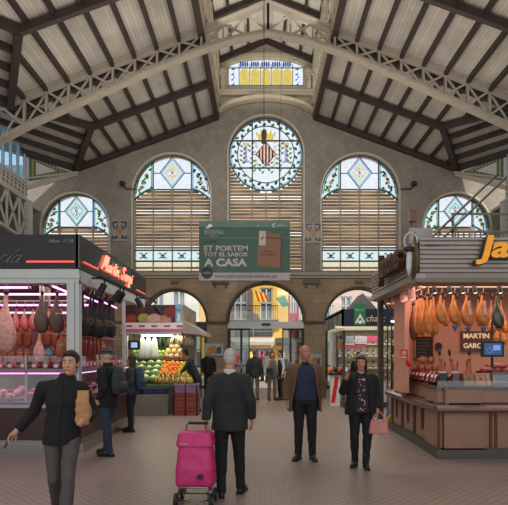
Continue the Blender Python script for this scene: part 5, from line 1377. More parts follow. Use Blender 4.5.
MB().loft([((0,0,0), .11, .08), ((0,0,.03), .12, .085), ((.01,0,.06), .08, .06)], 12, pw=2.6).build('lean', M_pink, mp0, smooth=True); MB().loft([((0,-.03,.035), .1, .05), ((0,-.03,.064), .07, .035)], 10).build('fat', M_fat, mp0, smooth=True)
for i, (px, dz) in enumerate(((487, .24), (496, .235), (504, .235), (492, .30), (501, .3))):
    l = (aX(px, 8.3), 8.3, 1.1+dz)
    if i == 0: mp0.location = l
    else: dup(mp0, l, i*.9)
tag(MB().box(aX(481,8.3),8.22,1.12,aX(508,8.3),8.5,1.335).build('meat_plinth', M_darkss), 'dull steel plinth under the pink meat slabs', 'plinth')
sc = thing('monitor_scale', 'hanging scale monitor with blue lit screen above the pink meat slabs', 'monitor', (aX(493, 8.0), 8.0, aZ(349, 8.0)))
MB().box(-.175, 0, -.125, .175, .05, .12).build('housing', M_black, sc); MB().box(-.14, -.006, -.09, .14, 0, .09).build('screen', mat('dark_blue_screen', rgb(30,50,90), .2, emit=rgb(40,80,150), es=.5), sc)
MB().box(.0, -.01, -.02, .11, -.006, .06).build('blue_window', emis('screen_blue', (.15,.3,.75), .8), sc); MB().tube([(-.06+.04*math.cos(a), -.01, -.02+.04*math.sin(a)) for a in [2*PI*i/16 for i in range(16)]], .005, 4, closed=True).build('dial_graphic', mat('pale_graphic', rgb(150,180,200), .5), sc)
MB().tube([(0,.03,.12),(0,.03,.45)], .015, 6).tube([(0,.03,-.12),(0,.03,-.29)], .02, 6).build('arm', M_black, sc)
alight('ham_lamp', (4.2, 8.6, 2.76), 3.2, .9, 36, (1, .70, .52)); alight('ham_lamp', (XR+.5, 9.3, 2.7), .5, 1.4, 8, (1, .6, .5))
# ================================================================ fruit stall
YFs = 14.0; fx0, fx1 = -3.72, -1.75
fr = thing('fruit_stall', 'fruit and vegetable stall with a fruit photograph sign and pale canopy', 'market stall')
M_fsign = mat('dark_plum_sign', rgb(62,38,40), .5, var=.3, scale=3)
MB().box(fx0, YFs, 2.46, -2.33, YFs+.06, 2.95).build('photo_sign', M_fsign, fr)
for x, z, r_, c, n_ in ((-3.55,2.57,.12,(150,50,40),'red'), (-3.2,2.58,.135,(150,150,70),'green'), (-2.9,2.55,.16,(186,150,140),'pale'), (-2.6,2.55,.13,(170,120,90),'tan'), (-2.45,2.75,.16,(120,40,40),'maroon'), (-3.3,2.82,.1,(90,50,36),'brown')):
    mb = MB(); pts = [(x+r_*1.25*math.cos(a), max(2.47, min(2.94, z+r_*math.sin(a)))) for a in [2*PI*i/20 for i in range(20)]]
    pts = [(min(max(a, fx0), -2.35), b) for a, b in pts]; mb.prism(pts, YFs-.006-.002*(x+4), YFs)
    mb.build('printed_fruit', mat('printed_fruit_'+n_, rgb(*c), .6, var=.25, scale=5), fr)
MB().box(-2.33, YFs, 2.46, -2.15, YFs+.06, 2.97).build('blue_sign_panel', mat('pale_blue_sign', rgb(112,158,172), .5), fr)
text('stall_lettering', 'BORJA', mat('dark_grey_lettering', rgb(66,60,58), .6), fr, face((-2.31, YFs-.004, 2.78), (1,0,0)), w=.14, h=.05, ext=.002)
MB().prism([(-2.29,2.5),(-2.2,2.5),(-2.22,2.7),(-2.26,2.74)], YFs-.005, YFs).build('white_drop_logo', mat('white_card', rgb(215,205,205), .7), fr)
MB().box(-2.15, YFs, 2.2, -2.09, YFs+2.6, 2.95).build('side_sign', mat('printed_cloth', rgb(150,132,112), .7, var=.4, scale=4), fr)
MB().prism([(YFs-.45, 2.18), (YFs, 2.4), (YFs, 2.46), (YFs-.45, 2.25)], fx0, -2.05, 'YZ').build('canopy', mat('pale_pink_canopy', rgb(176,156,160), .6), fr)
MB().box(fx0, YFs-.46, 2.2, -2.05, YFs-.45, 2.27).build('magenta_trim', mat('magenta_strip', rgb(190,110,150), .5), fr)
for i in range(5): MB().prism([(YFs-.33, 2.30), (YFs-.18, 2.375), (YFs-.18, 2.38), (YFs-.33, 2.305)], fx0+.1+.34*i, fx0+.26+.34*i, 'YZ').build('dark_label', M_brownp, fr)
MB().prism([(-2.05,2.15),(-1.55,2.1),(-1.6,2.22),(-2.05,2.5)], YFs-.45, YFs+2.4).build('side_canopy', mat('canvas_grey', rgb(150,142,134), .8), fr)
MB().box(fx0, YFs+2.5, 0, -2.1, YFs+2.6, 2.95).build('back_wall', mat('greenish_white_wall', rgb(176,182,160), .7), fr)
MB().box(fx0, YFs, .0, fx0+.07, YFs+.07, 2.46).build('post', M_whpost, fr); MB().box(-2.12, YFs+2.4, 0, -2.05, YFs+2.5, 2.5).build('post', M_whpost, fr)
MB().box(fx0, YFs-.45, 2.14, -2.1, YFs+2.5, 2.18).build('soffit', M_whpost, fr)
MB().prism([(YFs-.5,.70),(YFs+.55,1.25),(YFs+.55,1.3),(YFs-.5,.76)], fx0, -1.9, 'YZ').build('sloping_display', mat('green_grass_mat', rgb(70,84,50), .9), fr)
MB().box(fx0, YFs-.42, 0, -2.35, YFs+.5, .70).build('base_panel', mat('grey_stall_base', rgb(112,106,100), .5), fr)
MB().box(fx0, YFs+.6, 1.42, -1.95, YFs+1.0, 1.46).box(fx0, YFs+1.0, 0, -1.95, YFs+1.04, 1.44).build('upper_shelf', mat('worn_wood', rgb(110,84,60), .7), fr)
fl_tube((fx0+.3, YFs+.5, 2.12), (-2.3, YFs+.5, 2.12), emis('green_white_fluorescent', (.9, 1, .85), 5), 'greenish white tube under the fruit stall roof')
settle(fr, (fx0, YFs, 0))
alight('fruit_lamp', (-2.9, YFs+.3, 2.1), 1.5, 1.0, 22, (1, 1, .82))
rnd = random.Random(11)
def fruit(name, lab, cat, r_, m, kind, grp):
    t_ = thing(name, lab, cat, (0,0,0), 0, grp)
    if kind == 'ball':
        MB().lathe([(.001,.0),(r_*.6,.08*r_),(r_*.97,r_*.6),(r_,r_),(r_*.9,r_*1.5),(r_*.5,r_*1.9),(r_*.12,r_*1.92),(.001,r_*1.8)], n=12).build('flesh', m, t_, smooth=True)
        MB().tube([(0,0,r_*1.8),(r_*.1,0,r_*2.15)], r_*.08, 5).build('stem', mat('green_stem', rgb(70,90,40), .7), t_)
    elif kind == 'leafy':
        mb = MB()
        for k in range(9):
            a = k*2*PI/9; mb.ell((r_*.6*math.cos(a), r_*.6*math.sin(a), r_*.6), (r_*.5, r_*.25, r_*.75), Matrix.Rotation(a, 3, 'Z') @ Matrix.Rotation(R(25), 3, 'Y'), 8, 6)
        mb.build('leaves', m, t_, smooth=True); MB().ell((0,0,r_*1.0), (r_*.68, r_*.68, r_*.62), n=10, m=6).build('heart', mat('pale_heart', rgb(224,222,196), .7, bump=.8, scale=40), t_, smooth=True)
    elif kind == 'bunch':
        mb = MB()
        for k in range(5): mb.tube([(0,0,r_*1.9), (r_*.5*math.cos(k), r_*.4*math.sin(k*1.7), r_*.9), (r_*.8*math.cos(k*1.26), r_*.6*math.sin(k*1.26), 0)], [r_*.1, r_*.22, r_*.12], 7)
        mb.build('bunch_body', m, t_, smooth=True); MB().ell((0,0,r_*1.9), r_*.2, n=8, m=5).build('stem', mat('green_stem', rgb(70,90,40), .7), t_)
    return t_
kinds = [
 ('cauliflower', 'white cauliflower with green leaves heaped on the lower fruit display', 'vegetable', .13, mat('cabbage_leaf', rgb(120,150,80), .6), 'leafy'),
 ('orange', 'orange fruit heaped on the sloping fruit display', 'fruit', .06, mat('orange_peel', rgb(226,130,30), .5, bump=.2, scale=60), 'ball'),
 ('lemon', 'yellow lemon heaped on the sloping fruit display', 'fruit', .055, mat('lemon_peel', rgb(230,200,70), .5), 'ball'),
 ('cabbage', 'pale green cabbage on the upper shelf of the fruit stall', 'vegetable', .10, mat('pale_cabbage', rgb(150,176,90), .6), 'leafy'),
 ('melon', 'round cream melon in a row on the upper shelf of the fruit stall', 'fruit', .10, mat('cream_melon', rgb(214,180,126), .6, var=.15), 'ball'),
 ('artichoke_bunch', 'green artichoke bunch hanging high in the fruit stall', 'vegetable', .2, mat('dark_leaf', rgb(52,74,40), .7, var=.3), 'bunch'),
 ('garlic_braid', 'pale garlic braid hanging under the canopy corner of the fruit stall', 'vegetable', .17, mat('garlic_skin', rgb(214,196,164), .7), 'bunch'),
 ('root_bunch', 'tan root vegetable bunch heaped on the lower fruit display', 'vegetable', .11, mat('tan_root', rgb(190,160,90), .7), 'bunch'),
 ('apple', 'green apple heaped on the upper shelf of the fruit stall', 'fruit', .06, mat('green_apple', rgb(140,176,60), .4), 'ball'),
]
FK = {}
for n_, l_, c_, r_, m_, k_ in kinds: FK[n_] = (n_, l_, c_, r_, m_, k_)
made = {}
def pf(n_, loc, rz=None, sc=1):
    rz = rnd.uniform(0, 6.28) if rz is None else rz
    if n_ in made: return dup(made[n_], loc, rz, sc=sc)
    a = FK[n_]; o_ = fruit(a[0], a[1], a[2], a[3], a[4], a[5], a[0].replace('_', ' ')+'s at the fruit stall'); o_.location = loc; o_.rotation_euler = (0,0,rz); made[n_] = o_; return o_
def dz(y): return .775+(y-(YFs-.5))*.52
for r_ in range(4):
    y = YFs-.36+.24*r_
    for i in range(4): pf('cauliflower', (fx0+.2+.22*i, y, dz(y)), sc=rnd.uniform(.85,1.1))
for r_ in range(7):
    y = YFs-.1+.09*r_
    for i in range(6):
        n_ = 'orange' if (i < 4) else 'lemon'
        pf(n_, (-2.72+.125*i+rnd.uniform(-.01,.01)+(.06 if r_ % 2 else 0), y, dz(y)+rnd.uniform(0,.03)), sc=rnd.uniform(.9,1.1))
for i in range(7):
    for r_ in range(2): pf('root_bunch', (-2.75+.13*i, YFs-.42+.14*r_, dz(YFs-.42+.14*r_)), sc=rnd.uniform(.8,1))
for i in range(5):
    for r_ in range(2): pf('cabbage', (fx0+.15+.17*i, YFs+.66+.18*r_, 1.46), sc=rnd.uniform(.85,1.05))
for i in range(8): pf('apple', (fx0+.1+.12*i, YFs+.62, 1.46+.13), sc=1)
for r_ in range(3):
    for i in range(4-r_): pf('melon', (-2.75+.17*i+.085*r_, YFs+.8, 1.46+.14*r_), sc=.85)
for i in range(4): pf('artichoke_bunch', (-3.05+.2*i, YFs+.9, 1.78+.05*(i % 2)), sc=1)
for i in range(5): pf('garlic_braid', (-2.35+.1*i, YFs+.05+.1*(i % 2), 1.85+.03*(i % 2)), sc=.85)
# white plastic bags hanging, scale monitor
bgp = thing('plastic_bag', 'white plastic bag roll hanging under the fruit stall canopy', 'bag', (0,0,0), 0, 'white bags hanging in the fruit stall')
MB().loft([((0,0,0), .03, .02), ((0,0,-.15), .09, .04), ((0,0,-.5), .12, .05), ((0,0,-.6), .1, .03)], 10).build('bag_body', mat('white_polythene', rgb(205,208,205), .4, var=.1, scale=20), bgp, smooth=True); MB().tube([(0,0,0),(0,0,.08)], .006, 5).build('handle', M_string, bgp)
for i in range(3):
    l = (-3.3+.17*i, YFs+.25, 2.08)
    if i == 0: bgp.location = l
    else: dup(bgp, l, i*.3)
ms = thing('monitor_scale', 'hanging scale monitor with pale blue screen in the fruit stall', 'monitor', (aX(134, 13.7), 13.7, aZ(345, 13.7)))
MB().box(-.16, 0, -.12, .16, .05, .12).build('housing', M_black, ms); MB().box(-.08, -.006, -.07, .09, 0, .07).build('screen', emis('screen_pale_blue', (.35,.5,.75), .9), ms); MB().tube([(0,.03,.12),(0,.03,.36)], .012, 6).build('arm', M_black, ms)
# crates
def crate(lab, m, sx, sy, sz, loc, rz=0, grp=None):
    c = thing('produce_crate', lab, 'crate', loc, rz, grp)
    b = MB().box(-sx/2, -sy/2, 0, sx/2, sy/2, .02)
    for k in range(3):
        z0 = sz*(.06+.32*k)
        b.box(-sx/2, -sy/2, z0, sx/2, -sy/2+.015, z0+sz*.24).box(-sx/2, sy/2-.015, z0, sx/2, sy/2, z0+sz*.24).box(-sx/2, -sy/2, z0, -sx/2+.015, sy/2, z0+sz*.24).box(sx/2-.015, -sy/2, z0, sx/2, sy/2, z0+sz*.24)
    for x in (-sx/2, -.02, sx/2-.04): b.box(x, -sy/2, 0, x+.04, -sy/2+.02, sz).box(x, sy/2-.02, 0, x+.04, sy/2, sz)
    b.build('basket', m, c); MB().box(-sx/2-.01, -sy/2-.01, sz-.03, sx/2+.01, -sy/2+.01, sz).box(-sx/2-.01, sy/2-.01, sz-.03, sx/2+.01, sy/2+.01, sz).box(-sx/2-.01, -sy/2, sz-.03, -sx/2+.01, sy/2, sz).box(sx/2-.01, -sy/2, sz-.03, sx/2+.01, sy/2, sz).build('rim', m, c)
    MB().box(-sx/2+.02, -sy/2+.02, .02, sx/2-.02, sy/2-.02, sz*.85).build('contents', mat('dark_brown_produce', rgb(96,60,44), .9, var=.3, scale=20), c)  # mottled dark brown block filling the crate
    return c
M_rc = mat('brick_red_crate', rgb(132,62,48), .5); M_pc = mat('lilac_crate', rgb(142,112,146), .5); M_bc = mat('navy_crate', rgb(44,56,96), .5)
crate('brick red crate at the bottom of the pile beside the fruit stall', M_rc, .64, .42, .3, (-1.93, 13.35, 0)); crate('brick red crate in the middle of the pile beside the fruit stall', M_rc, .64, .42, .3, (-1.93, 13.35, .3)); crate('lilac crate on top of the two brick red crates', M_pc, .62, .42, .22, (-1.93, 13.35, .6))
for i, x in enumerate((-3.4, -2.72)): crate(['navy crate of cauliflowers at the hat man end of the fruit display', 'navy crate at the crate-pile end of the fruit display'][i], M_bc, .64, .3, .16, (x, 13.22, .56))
tag(MB().box(-3.75, 13.06, 0, -2.38, 13.38, .56).build('low_bench', mat('grey_stall_base', rgb(112,106,100), .5)), 'grey bench under the navy crates in front of the fruit stall', 'bench')
pf('root_bunch', (-2.02, 13.35, .80)); pf('root_bunch', (-1.85, 13.35, .80))
for i in range(2): dup(made['root_bunch'], (-2.1+.3*i, 13.27, .80), i)

# ================================================================ navy stall
YN = 15.0; XN = 2.42
M_navy = mat('navy_fascia', rgb(26,30,50), .4, var=.05)
ns = thing('navy_stall', 'navy fascia stall with a green and white logo and grey gable', 'market stall')
MB().box(XN, YN, 2.42, 5.6, YN+.08, 2.92).build('front_fascia', M_navy, ns); MB().box(XN, YN, 2.42, XN+.06, 18.8, 2.92).build('side_fascia', mat('grey_side_fascia', rgb(70,74,84), .35, .2), ns)
for y in (15.9, 16.9, 17.9): MB().box(XN-.01, y-.02, 2.42, XN, y+.02, 2.92).build('joint_strip', M_black, ns)
MB().prism([(2.68,2.92),(3.55,2.92),(3.10,3.42)], YN+.3, YN+1.2).build('grey_gable', mat('gable_grey', rgb(104,100,94), .7), ns)
MB().box(XN, YN+.08, 2.8, 5.6, 18.8, 2.88).build('roof', M_darkss, ns)
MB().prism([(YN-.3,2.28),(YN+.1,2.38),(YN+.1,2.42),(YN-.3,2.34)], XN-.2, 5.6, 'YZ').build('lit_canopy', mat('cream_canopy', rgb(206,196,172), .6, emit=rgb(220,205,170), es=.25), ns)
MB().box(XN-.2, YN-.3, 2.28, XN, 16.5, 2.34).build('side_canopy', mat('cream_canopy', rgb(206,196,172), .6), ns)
MB().box(XN+.02, YN+.02, 0, XN+.1, YN+.1, 2.42).build('post', M_darkss, ns); MB().box(5.5, YN+.02, 0, 5.58, YN+.1, 2.42).build('post', M_darkss, ns)
MB().box(XN, YN+2.3, 0, 5.6, YN+2.4, 2.9).build('back_wall', mat('cream_back_wall', rgb(190,186,170), .6), ns)
MB().box(XN+.02, YN+.1, .9, XN+.04, YN+2.2, 2.4).build('side_glass', G_case, ns)
lg = MB().box(aX(354, YN), YN-.03, 2.44, aX(365.5, YN), YN, aZ(304, YN)); lg.build('green_logo_panel', mat('logo_green', rgb(30,110,72), .5), ns)
MB().prism([(2.80,2.5),(2.95,2.78),(3.1,2.5),(3.05,2.5),(2.95,2.68),(2.85,2.5)], YN-.045, YN-.03).build('white_peak_logo', mat('white_letter', rgb(220,222,216), .5), ns)
MB().ell((2.95, YN-.04, 2.53), (.06,.01,.05)).build('pale_heart_logo', mat('white_letter', rgb(220,222,216), .5), ns)
text('green_sign_lettering', 'MERCAT', mat('pale_green_letter', rgb(150,190,160), .5), ns, face((2.80, YN-.034, 2.86), (1,0,0)), w=.28, h=.06, ext=.002)
text('cream_lettering', 'chatk', mat('cream_script', rgb(200,190,160), .5), ns, face((3.14, YN-.006, 2.55), (1,0,0)), w=.56, h=.19, ext=.004, shear=.25)
# signs hung inside
for i, (a, b, c, d, col) in enumerate(((346,336,354,343,(140,146,150)),(355,336,367,344,(176,170,180)),(366,336,378,342,(190,70,110)),(355,342,366,347,(190,70,110)),(346,345,358,349,(186,90,130)))):
    MB().box(aX(a, 16), 16.0+.01*i, aZ(d, 16), aX(b if 0 else c, 16), 16.02+.01*i, aZ(b, 16)).build('hanging_price_sign', mat('price_sign_%s' % 'abcde'[i], rgb(*col), .6), ns)
MB().prism([(aX(341,15.5)+.09*math.cos(k*PI/8), aZ(337.5,15.5)+.075*math.sin(k*PI/8)) for k in range(16)], 15.4, 15.42).build('round_green_sign', mat('dull_green_disc', rgb(60,96,84), .6), ns)
MB().box(aX(337,15.5), 15.4, aZ(349,15.5), aX(343,15.5), 15.42, aZ(342,15.5)).build('amber_sign', mat('amber_sign', rgb(176,120,50), .6), ns)
settle(ns, (XN, YN, 0))
nc = thing('deli_counter', 'glass deli counter of the navy stall with cream front', 'display counter', (XN+.1, YN+.15, 0))
MB().box(0,0,0,3.0,.8,.15).build('kick_plate', M_darkss, nc); MB().box(0,.02,.15,3.0,.8,.85).build('base_panel', mat('cream_back_wall', rgb(190,186,170), .6), nc); MB().box(-.02,-.03,.85,3.0,.8,.9).build('steel_ledge', M_ss, nc)
MB().prism([(.0,.9),(.1,1.38),(.11,1.38),(.01,.9)], 0, 3.0, 'YZ').build('front_glass', G_case, nc); MB().box(0,.1,1.38,3.0,.6,1.4).build('top_shelf', M_ss, nc)
bx = thing('food_pack', 'small tinned food pack on the glass counter of the navy stall', 'packet', (0,0,0), 0, 'food packs on the navy stall counter')
MB().box(-.06,-.04,0,.06,.04,.14).build('pack', mat('food_pack_print', rgb(170,140,90), .5, var=.5, scale=15), bx); MB().box(-.04,-.045,.04,.04,-.04,.1).build('label_card', mat('white_card', rgb(215,205,205), .7), bx)
for i in range(11):
    l = (XN+.3+.24*i, YN+.5, 1.4)
    if i == 0: bx.location = l
    else: dup(bx, l, rnd.uniform(-.3,.3), sc=rnd.uniform(.8,1.3))
cz_ = thing('cheese_wheel', 'yellow cheese wheel inside the navy stall glass counter', 'cheese', (0,0,0), 0, 'cheeses in the navy stall counter')
MB().lathe([(.09,0),(.1,.02),(.1,.07),(.09,.09),(.001,.09)], n=16).build('rind', mat('cheese_rind', rgb(210,170,90), .5), cz_, smooth=False); MB().box(-.03,-.105,.02,.03,-.098,.07).build('label_card', mat('white_card', rgb(215,205,205), .7), cz_)
for i in range(10):
    l = (XN+.35+.26*i, YN+.45, .9)
    if i == 0: cz_.location = l
    else: dup(cz_, l)
bsh = thing('back_shelving', 'cream back shelving of the navy stall', 'shelving', (XN+.2, YN+2.0, 0))
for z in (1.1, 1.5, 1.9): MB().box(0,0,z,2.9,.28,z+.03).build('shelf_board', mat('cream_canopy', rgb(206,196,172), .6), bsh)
MB().box(-.03,0,0,0,.28,2.2).box(2.9,0,0,2.93,.28,2.2).build('upright', M_darkss, bsh)
bo = thing('bottle', 'green glass bottle on the back shelving of the navy stall', 'bottle', (0,0,0), 0, 'bottles on the navy stall shelving')
MB().lathe([(.035,0),(.038,.02),(.038,.17),(.014,.22),(.014,.28),(.001,.28)], n=10).build('bottle_body', mat('green_bottle', rgb(60,80,50), .15), bo, smooth=True); MB().box(-.025,-.042,.05,.025,-.036,.13).build('label_card', mat('white_card', rgb(215,205,205), .7), bo)
f_ = True
for z in (1.13, 1.53, 1.93):
    for i in range(13):
        l = (XN+.35+.21*i, YN+2.12, z)
        if f_: bo.location = l; f_ = False
        else: dup(bo, l)
alight('deli_lamp', (3.8, YN+.9, 2.36), 2.4, 1.4, 40, (1, .92, .78)); 
fl_tube((XN+.3, YN+.5, 2.36), (5.2, YN+.5, 2.36), M_tubew, 'warm white tube along the navy stall canopy')
pd = thing('pendant_lamp', 'small white pendant lamp hanging between the steel post and the navy stall', 'pendant lamp', (aX(393.5, 12), 12.0, aZ(321, 12)))
MB().lathe([(.02,.1),(.035,.08),(.1,.0),(.09,-.0),(.02,.07)], n=16).build('shade', M_black, pd); MB().ell((0,0,0), (.06,.06,.03)).build('bulb', emis('cool_bulb', (.95,.97,1), 8), pd, smooth=True); MB().tube([(0,0,.1),(0,0,.82)], .006, 5).build('cord', M_black, pd)
pb = MB().box(aX(383, 12)-.1, 12.0-.02, aZ(321,12)+.8, aX(400,12), 12.04, aZ(321,12)+.86)
tag(pb.build('lamp_beam', M_darkss), 'grey beam carrying the small pendant lamp behind the ham stall', 'beam')
# intermediate stall behind the ham stall post: shelves of goods
mid = thing('preserves_rack', 'steel and glass rack of goods between the ham stall and the navy stall', 'rack', (3.15, 12.2, 0))
MB().box(0,0,0,1.3,.5,.12).box(0,0,.78,1.3,.5,.82).box(0,0,1.2,1.3,.4,1.22).box(0,0,1.6,1.3,.4,1.62).box(0,0,2.0,1.3,.4,2.02).build('shelf_board', M_darkss, mid)
for x in (0, 1.27): MB().box(x,0,0,x+.03,.03,2.3).box(x,.4,0,x+.03,.43,2.3).build('upright', M_darkss, mid)
MB().box(0,-.01,.82,1.3,0,2.2).build('front_glass', G_case, mid); MB().box(.02,.03,.12,1.28,.47,.74).build('drawer_unit', mat('grey_blue_unit', rgb(110,112,122), .5), mid)
for i in range(9):
    for z in (.82, 1.22, 1.62): dup(bo if (i+int(z*10)) % 2 else j0, (3.23+.135*i, 12.4, z), 0, ('green glass bottle' if (i+int(z*10)) % 2 else 'glass jar of yellow preserve')+' on the steel rack behind the ham stall', ('bottles' if (i+int(z*10)) % 2 else 'jars')+' on the steel rack')
tag(MB().box(-.07,-.05,0,.07,.05,.16).loft([((0,0,.16),.05,.04),((0,0,.2),.03,.03)],10).build('yellow_canister', mat('yellow_plastic', rgb(200,170,40), .4), loc=(aX(390.5, 11.7), 11.7, 0)), 'small yellow canister on the floor behind the steel post', 'canister')
# red-white stand with orange top at the edge of the navy stall
rs = thing('promotional_stand', 'red and white promotional stand with orange toys on top beside the navy stall', 'stand', (aX(335, 15.6), 15.6, 0))
MB().box(-.14,-.12,0,.14,.12,.95).build('white_body', mat('white_card', rgb(215,205,205), .7), rs); MB().prism([(-.14,.1),(-.02,.1),(.1,.9),(-.02,.9)], -.125, -.12).build('red_stripe', mat('signal_red', rgb(196,36,36), .5), rs)
MB().box(-.22,-.18,.95,.24,.18,1.0).build('tray', M_black, rs)
for i, (x, c) in enumerate(((-.14,(220,100,40)),(0,(40,60,70)),(.13,(210,80,40)))): MB().ell((x,-.02,1.08+.03*(i%2)), (.08,.07,.09)).build('toy', mat('toy_%s' % 'abc'[i], rgb(*c), .5), rs, smooth=True)
# dark glazed lobby beside the middle arch, green railing, bench-like rack
lb = thing('metal_rack', 'dark metal rack with green post standing against the pier behind the crates', 'rack', (-2.42, 18.0, 0))
MB().box(-.35,0,0,-.31,.04,2.3).box(.31,0,0,.35,.04,2.3).box(-.35,0,1.1,.35,.04,1.14).box(-.35,0,2.26,.35,.04,2.3).box(-.35,0,1.7,.35,.04,1.73).build('rack_frame', M_black, lb); MB().box(.1,-.02,0,.2,.06,1.1).build('green_post', mat('bottle_green', rgb(30,80,56), .5), lb); MB().box(-.3,.05,1.15,.3,.3,1.65).build('grey_box', mat('grey_carton', rgb(110,110,108), .7), lb)

# ================================================================ hanging banner, cord lamp, cameras
bn = thing('hanging_banner', 'green printed advertising banner with a brown paper bag picture hanging under the truss', 'banner')
bx0, bx1, bz0, bz1 = aX(199, 16.9), aX(290, 16.9), aZ(280.5, 16.9), aZ(221, 16.9)
YBn = 16.9
M_bg = mat('banner_green', rgb(46,72,62), .7, var=.05, scale=1); M_bw = mat('banner_white', rgb(150,146,143), .7, var=.03); M_bk = mat('banner_black', rgb(24,26,26), .7)
MB().box(bx0, YBn, bz0, bx1, YBn+.04, bz1).build('panel', M_bg, bn)
MB().box(bx0, YBn-.004, bz0, bx1, YBn, bz0+.26).build('white_strip', mat('banner_pale_strip', rgb(138,130,132), .7), bn)
MB().box(bx0, YBn-.003, aZ(238, YBn), bx1, YBn, aZ(237.6, YBn)).build('thin_line', mat('banner_line', rgb(92,112,104), .7), bn)
def bt(s_, px, py, w_, h_, m, bold=0, sh=0): text('banner_lettering', s_, m, bn, face((aX(px, YBn), YBn-.008, aZ(py, YBn)), (1,0,0)), w=w_*YBn/F, h=h_*YBn/F, ext=.003, bold=bold, shear=sh)
bt('ET PORTEM', 204, 251, 44, 5.4, M_bw, .02); bt('TOT EL SABOR', 204, 256.5, 44, 4.2, M_bw, .015); bt('A CASA', 204, 266.5, 43, 8, M_bw, .04)
bt('el vols,', 204.5, 243.3, 13, 3, M_bk, .01); bt('CENTRAL', 209, 234.2, 15, 4, M_bw); bt('El', 204.5, 234.2, 3.6, 4, M_bw); bt('VALENCIA', 209, 236.6, 8, 1.4, M_bw)
MB().prism([(aX(205, YBn), aZ(228.6, YBn)), (aX(209.5, YBn), aZ(223.6, YBn)), (aX(213, YBn), aZ(225.6, YBn)), (aX(208.5, YBn), aZ(228.8, YBn))], YBn-.006, YBn).build('crest_logo', M_bw, bn)
bt('mercadocentralvalencia.es', 215, 277.8, 62, 3.8, mat('banner_grey_text', rgb(64,62,64), .7), .005)
MB().prism([(aX(207, YBn)+.19*math.cos(k*PI/12), aZ(273, YBn)+.19*math.sin(k*PI/12)) for k in range(24)], YBn-.01, YBn).build('black_badge', M_bk, bn)
bt('NOU', 203.5, 274.2, 7, 2.4, M_bw)
bt('C', 272.5, 227.5, 3, 4, M_bw, .02); bt('AJUNTAMENT', 277, 226.6, 7, 1.5, M_bw); bt('GENERALITAT', 261, 226.6, 8, 1.5, mat('banner_line', rgb(92,112,104), .7)); bt('i', 257.2, 227.3, 1.2, 3.2, mat('banner_line', rgb(92,112,104), .7))
def bp(a, b): return (aX(a, YBn), aZ(b, YBn))
MB().prism([bp(257,266), bp(280,268.2), bp(281,234.5), bp(258,231.5)], YBn-.008, YBn).build('bag_picture', mat('banner_kraft', rgb(108,74,56), .7), bn)
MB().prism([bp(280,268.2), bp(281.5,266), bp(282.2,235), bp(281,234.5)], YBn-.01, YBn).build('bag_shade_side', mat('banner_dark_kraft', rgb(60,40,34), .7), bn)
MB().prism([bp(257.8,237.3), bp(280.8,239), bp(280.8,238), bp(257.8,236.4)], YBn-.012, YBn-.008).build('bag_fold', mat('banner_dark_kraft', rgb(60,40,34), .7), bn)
MB().prism([bp(259,245.5), bp(265.5,245.5), bp(265.8,231), bp(259.3,231)], YBn-.014, YBn-.008).build('bag_label', M_bw, bn)
MB().prism([bp(260.5,239.5), bp(262,239.5), bp(264.3,236.8), bp(263,236.5)], YBn-.018, YBn-.014).build('bag_logo', M_bk, bn)
bt('SERVEI', 262.5, 252.5, 10, 2, M_brownp if 0 else mat('banner_dark_kraft', rgb(60,40,34), .7), .01); bt('A DOMICILI', 260.5, 255.7, 15, 2, mat('banner_dark_kraft', rgb(60,40,34), .7), .01)
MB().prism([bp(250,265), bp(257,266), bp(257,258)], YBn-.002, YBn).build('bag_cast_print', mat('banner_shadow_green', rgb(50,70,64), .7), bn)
for x in (bx0+.3, bx1-.3):
    MB().tube([(x, YBn+.02, bz1), (x, YBn+.02, lowz(abs(x-XC))-.02)], .004, 5).build('suspension_wire', M_black, bn)
settle(bn, ((bx0+bx1)/2, YBn, bz0))
ln = thing('hanging_lamp', 'small black lamp on a long thin cord hanging before the great round window', 'lamp', (aX(264, 16.8), 16.8, aZ(143, 16.8)))
MB().lathe([(.001,0),(.09,0),(.09,.04),(.06,.1),(.085,.2),(.08,.38),(.04,.44),(.02,.46)], n=18).build('lamp_body', M_black, ln, smooth=False); MB().tube([(0,0,.46),(0,0,5.0)], .012, 5).build('cord', M_black, ln)
for px, s_, l in ((125, -1, 'black dome camera on an arm between the butcher stall sign and the tall window'), (411, 1, 'black dome camera on an arm beside the tall window near the ham stall')):
    c = thing('security_camera', l, 'camera', (aX(px, YW), YW-.02, aZ(188, YW)))
    MB().box(-.03, -.4, -.02, .03, 0, .02).box(-.5 if s_ > 0 else 0, -.06, -.1, 0 if s_ > 0 else .5, 0, -.04).build('arm', M_darkss, c); MB().ell((0,-.42,.05), (.14,.14,.12)).build('dome', M_black, c, smooth=True)
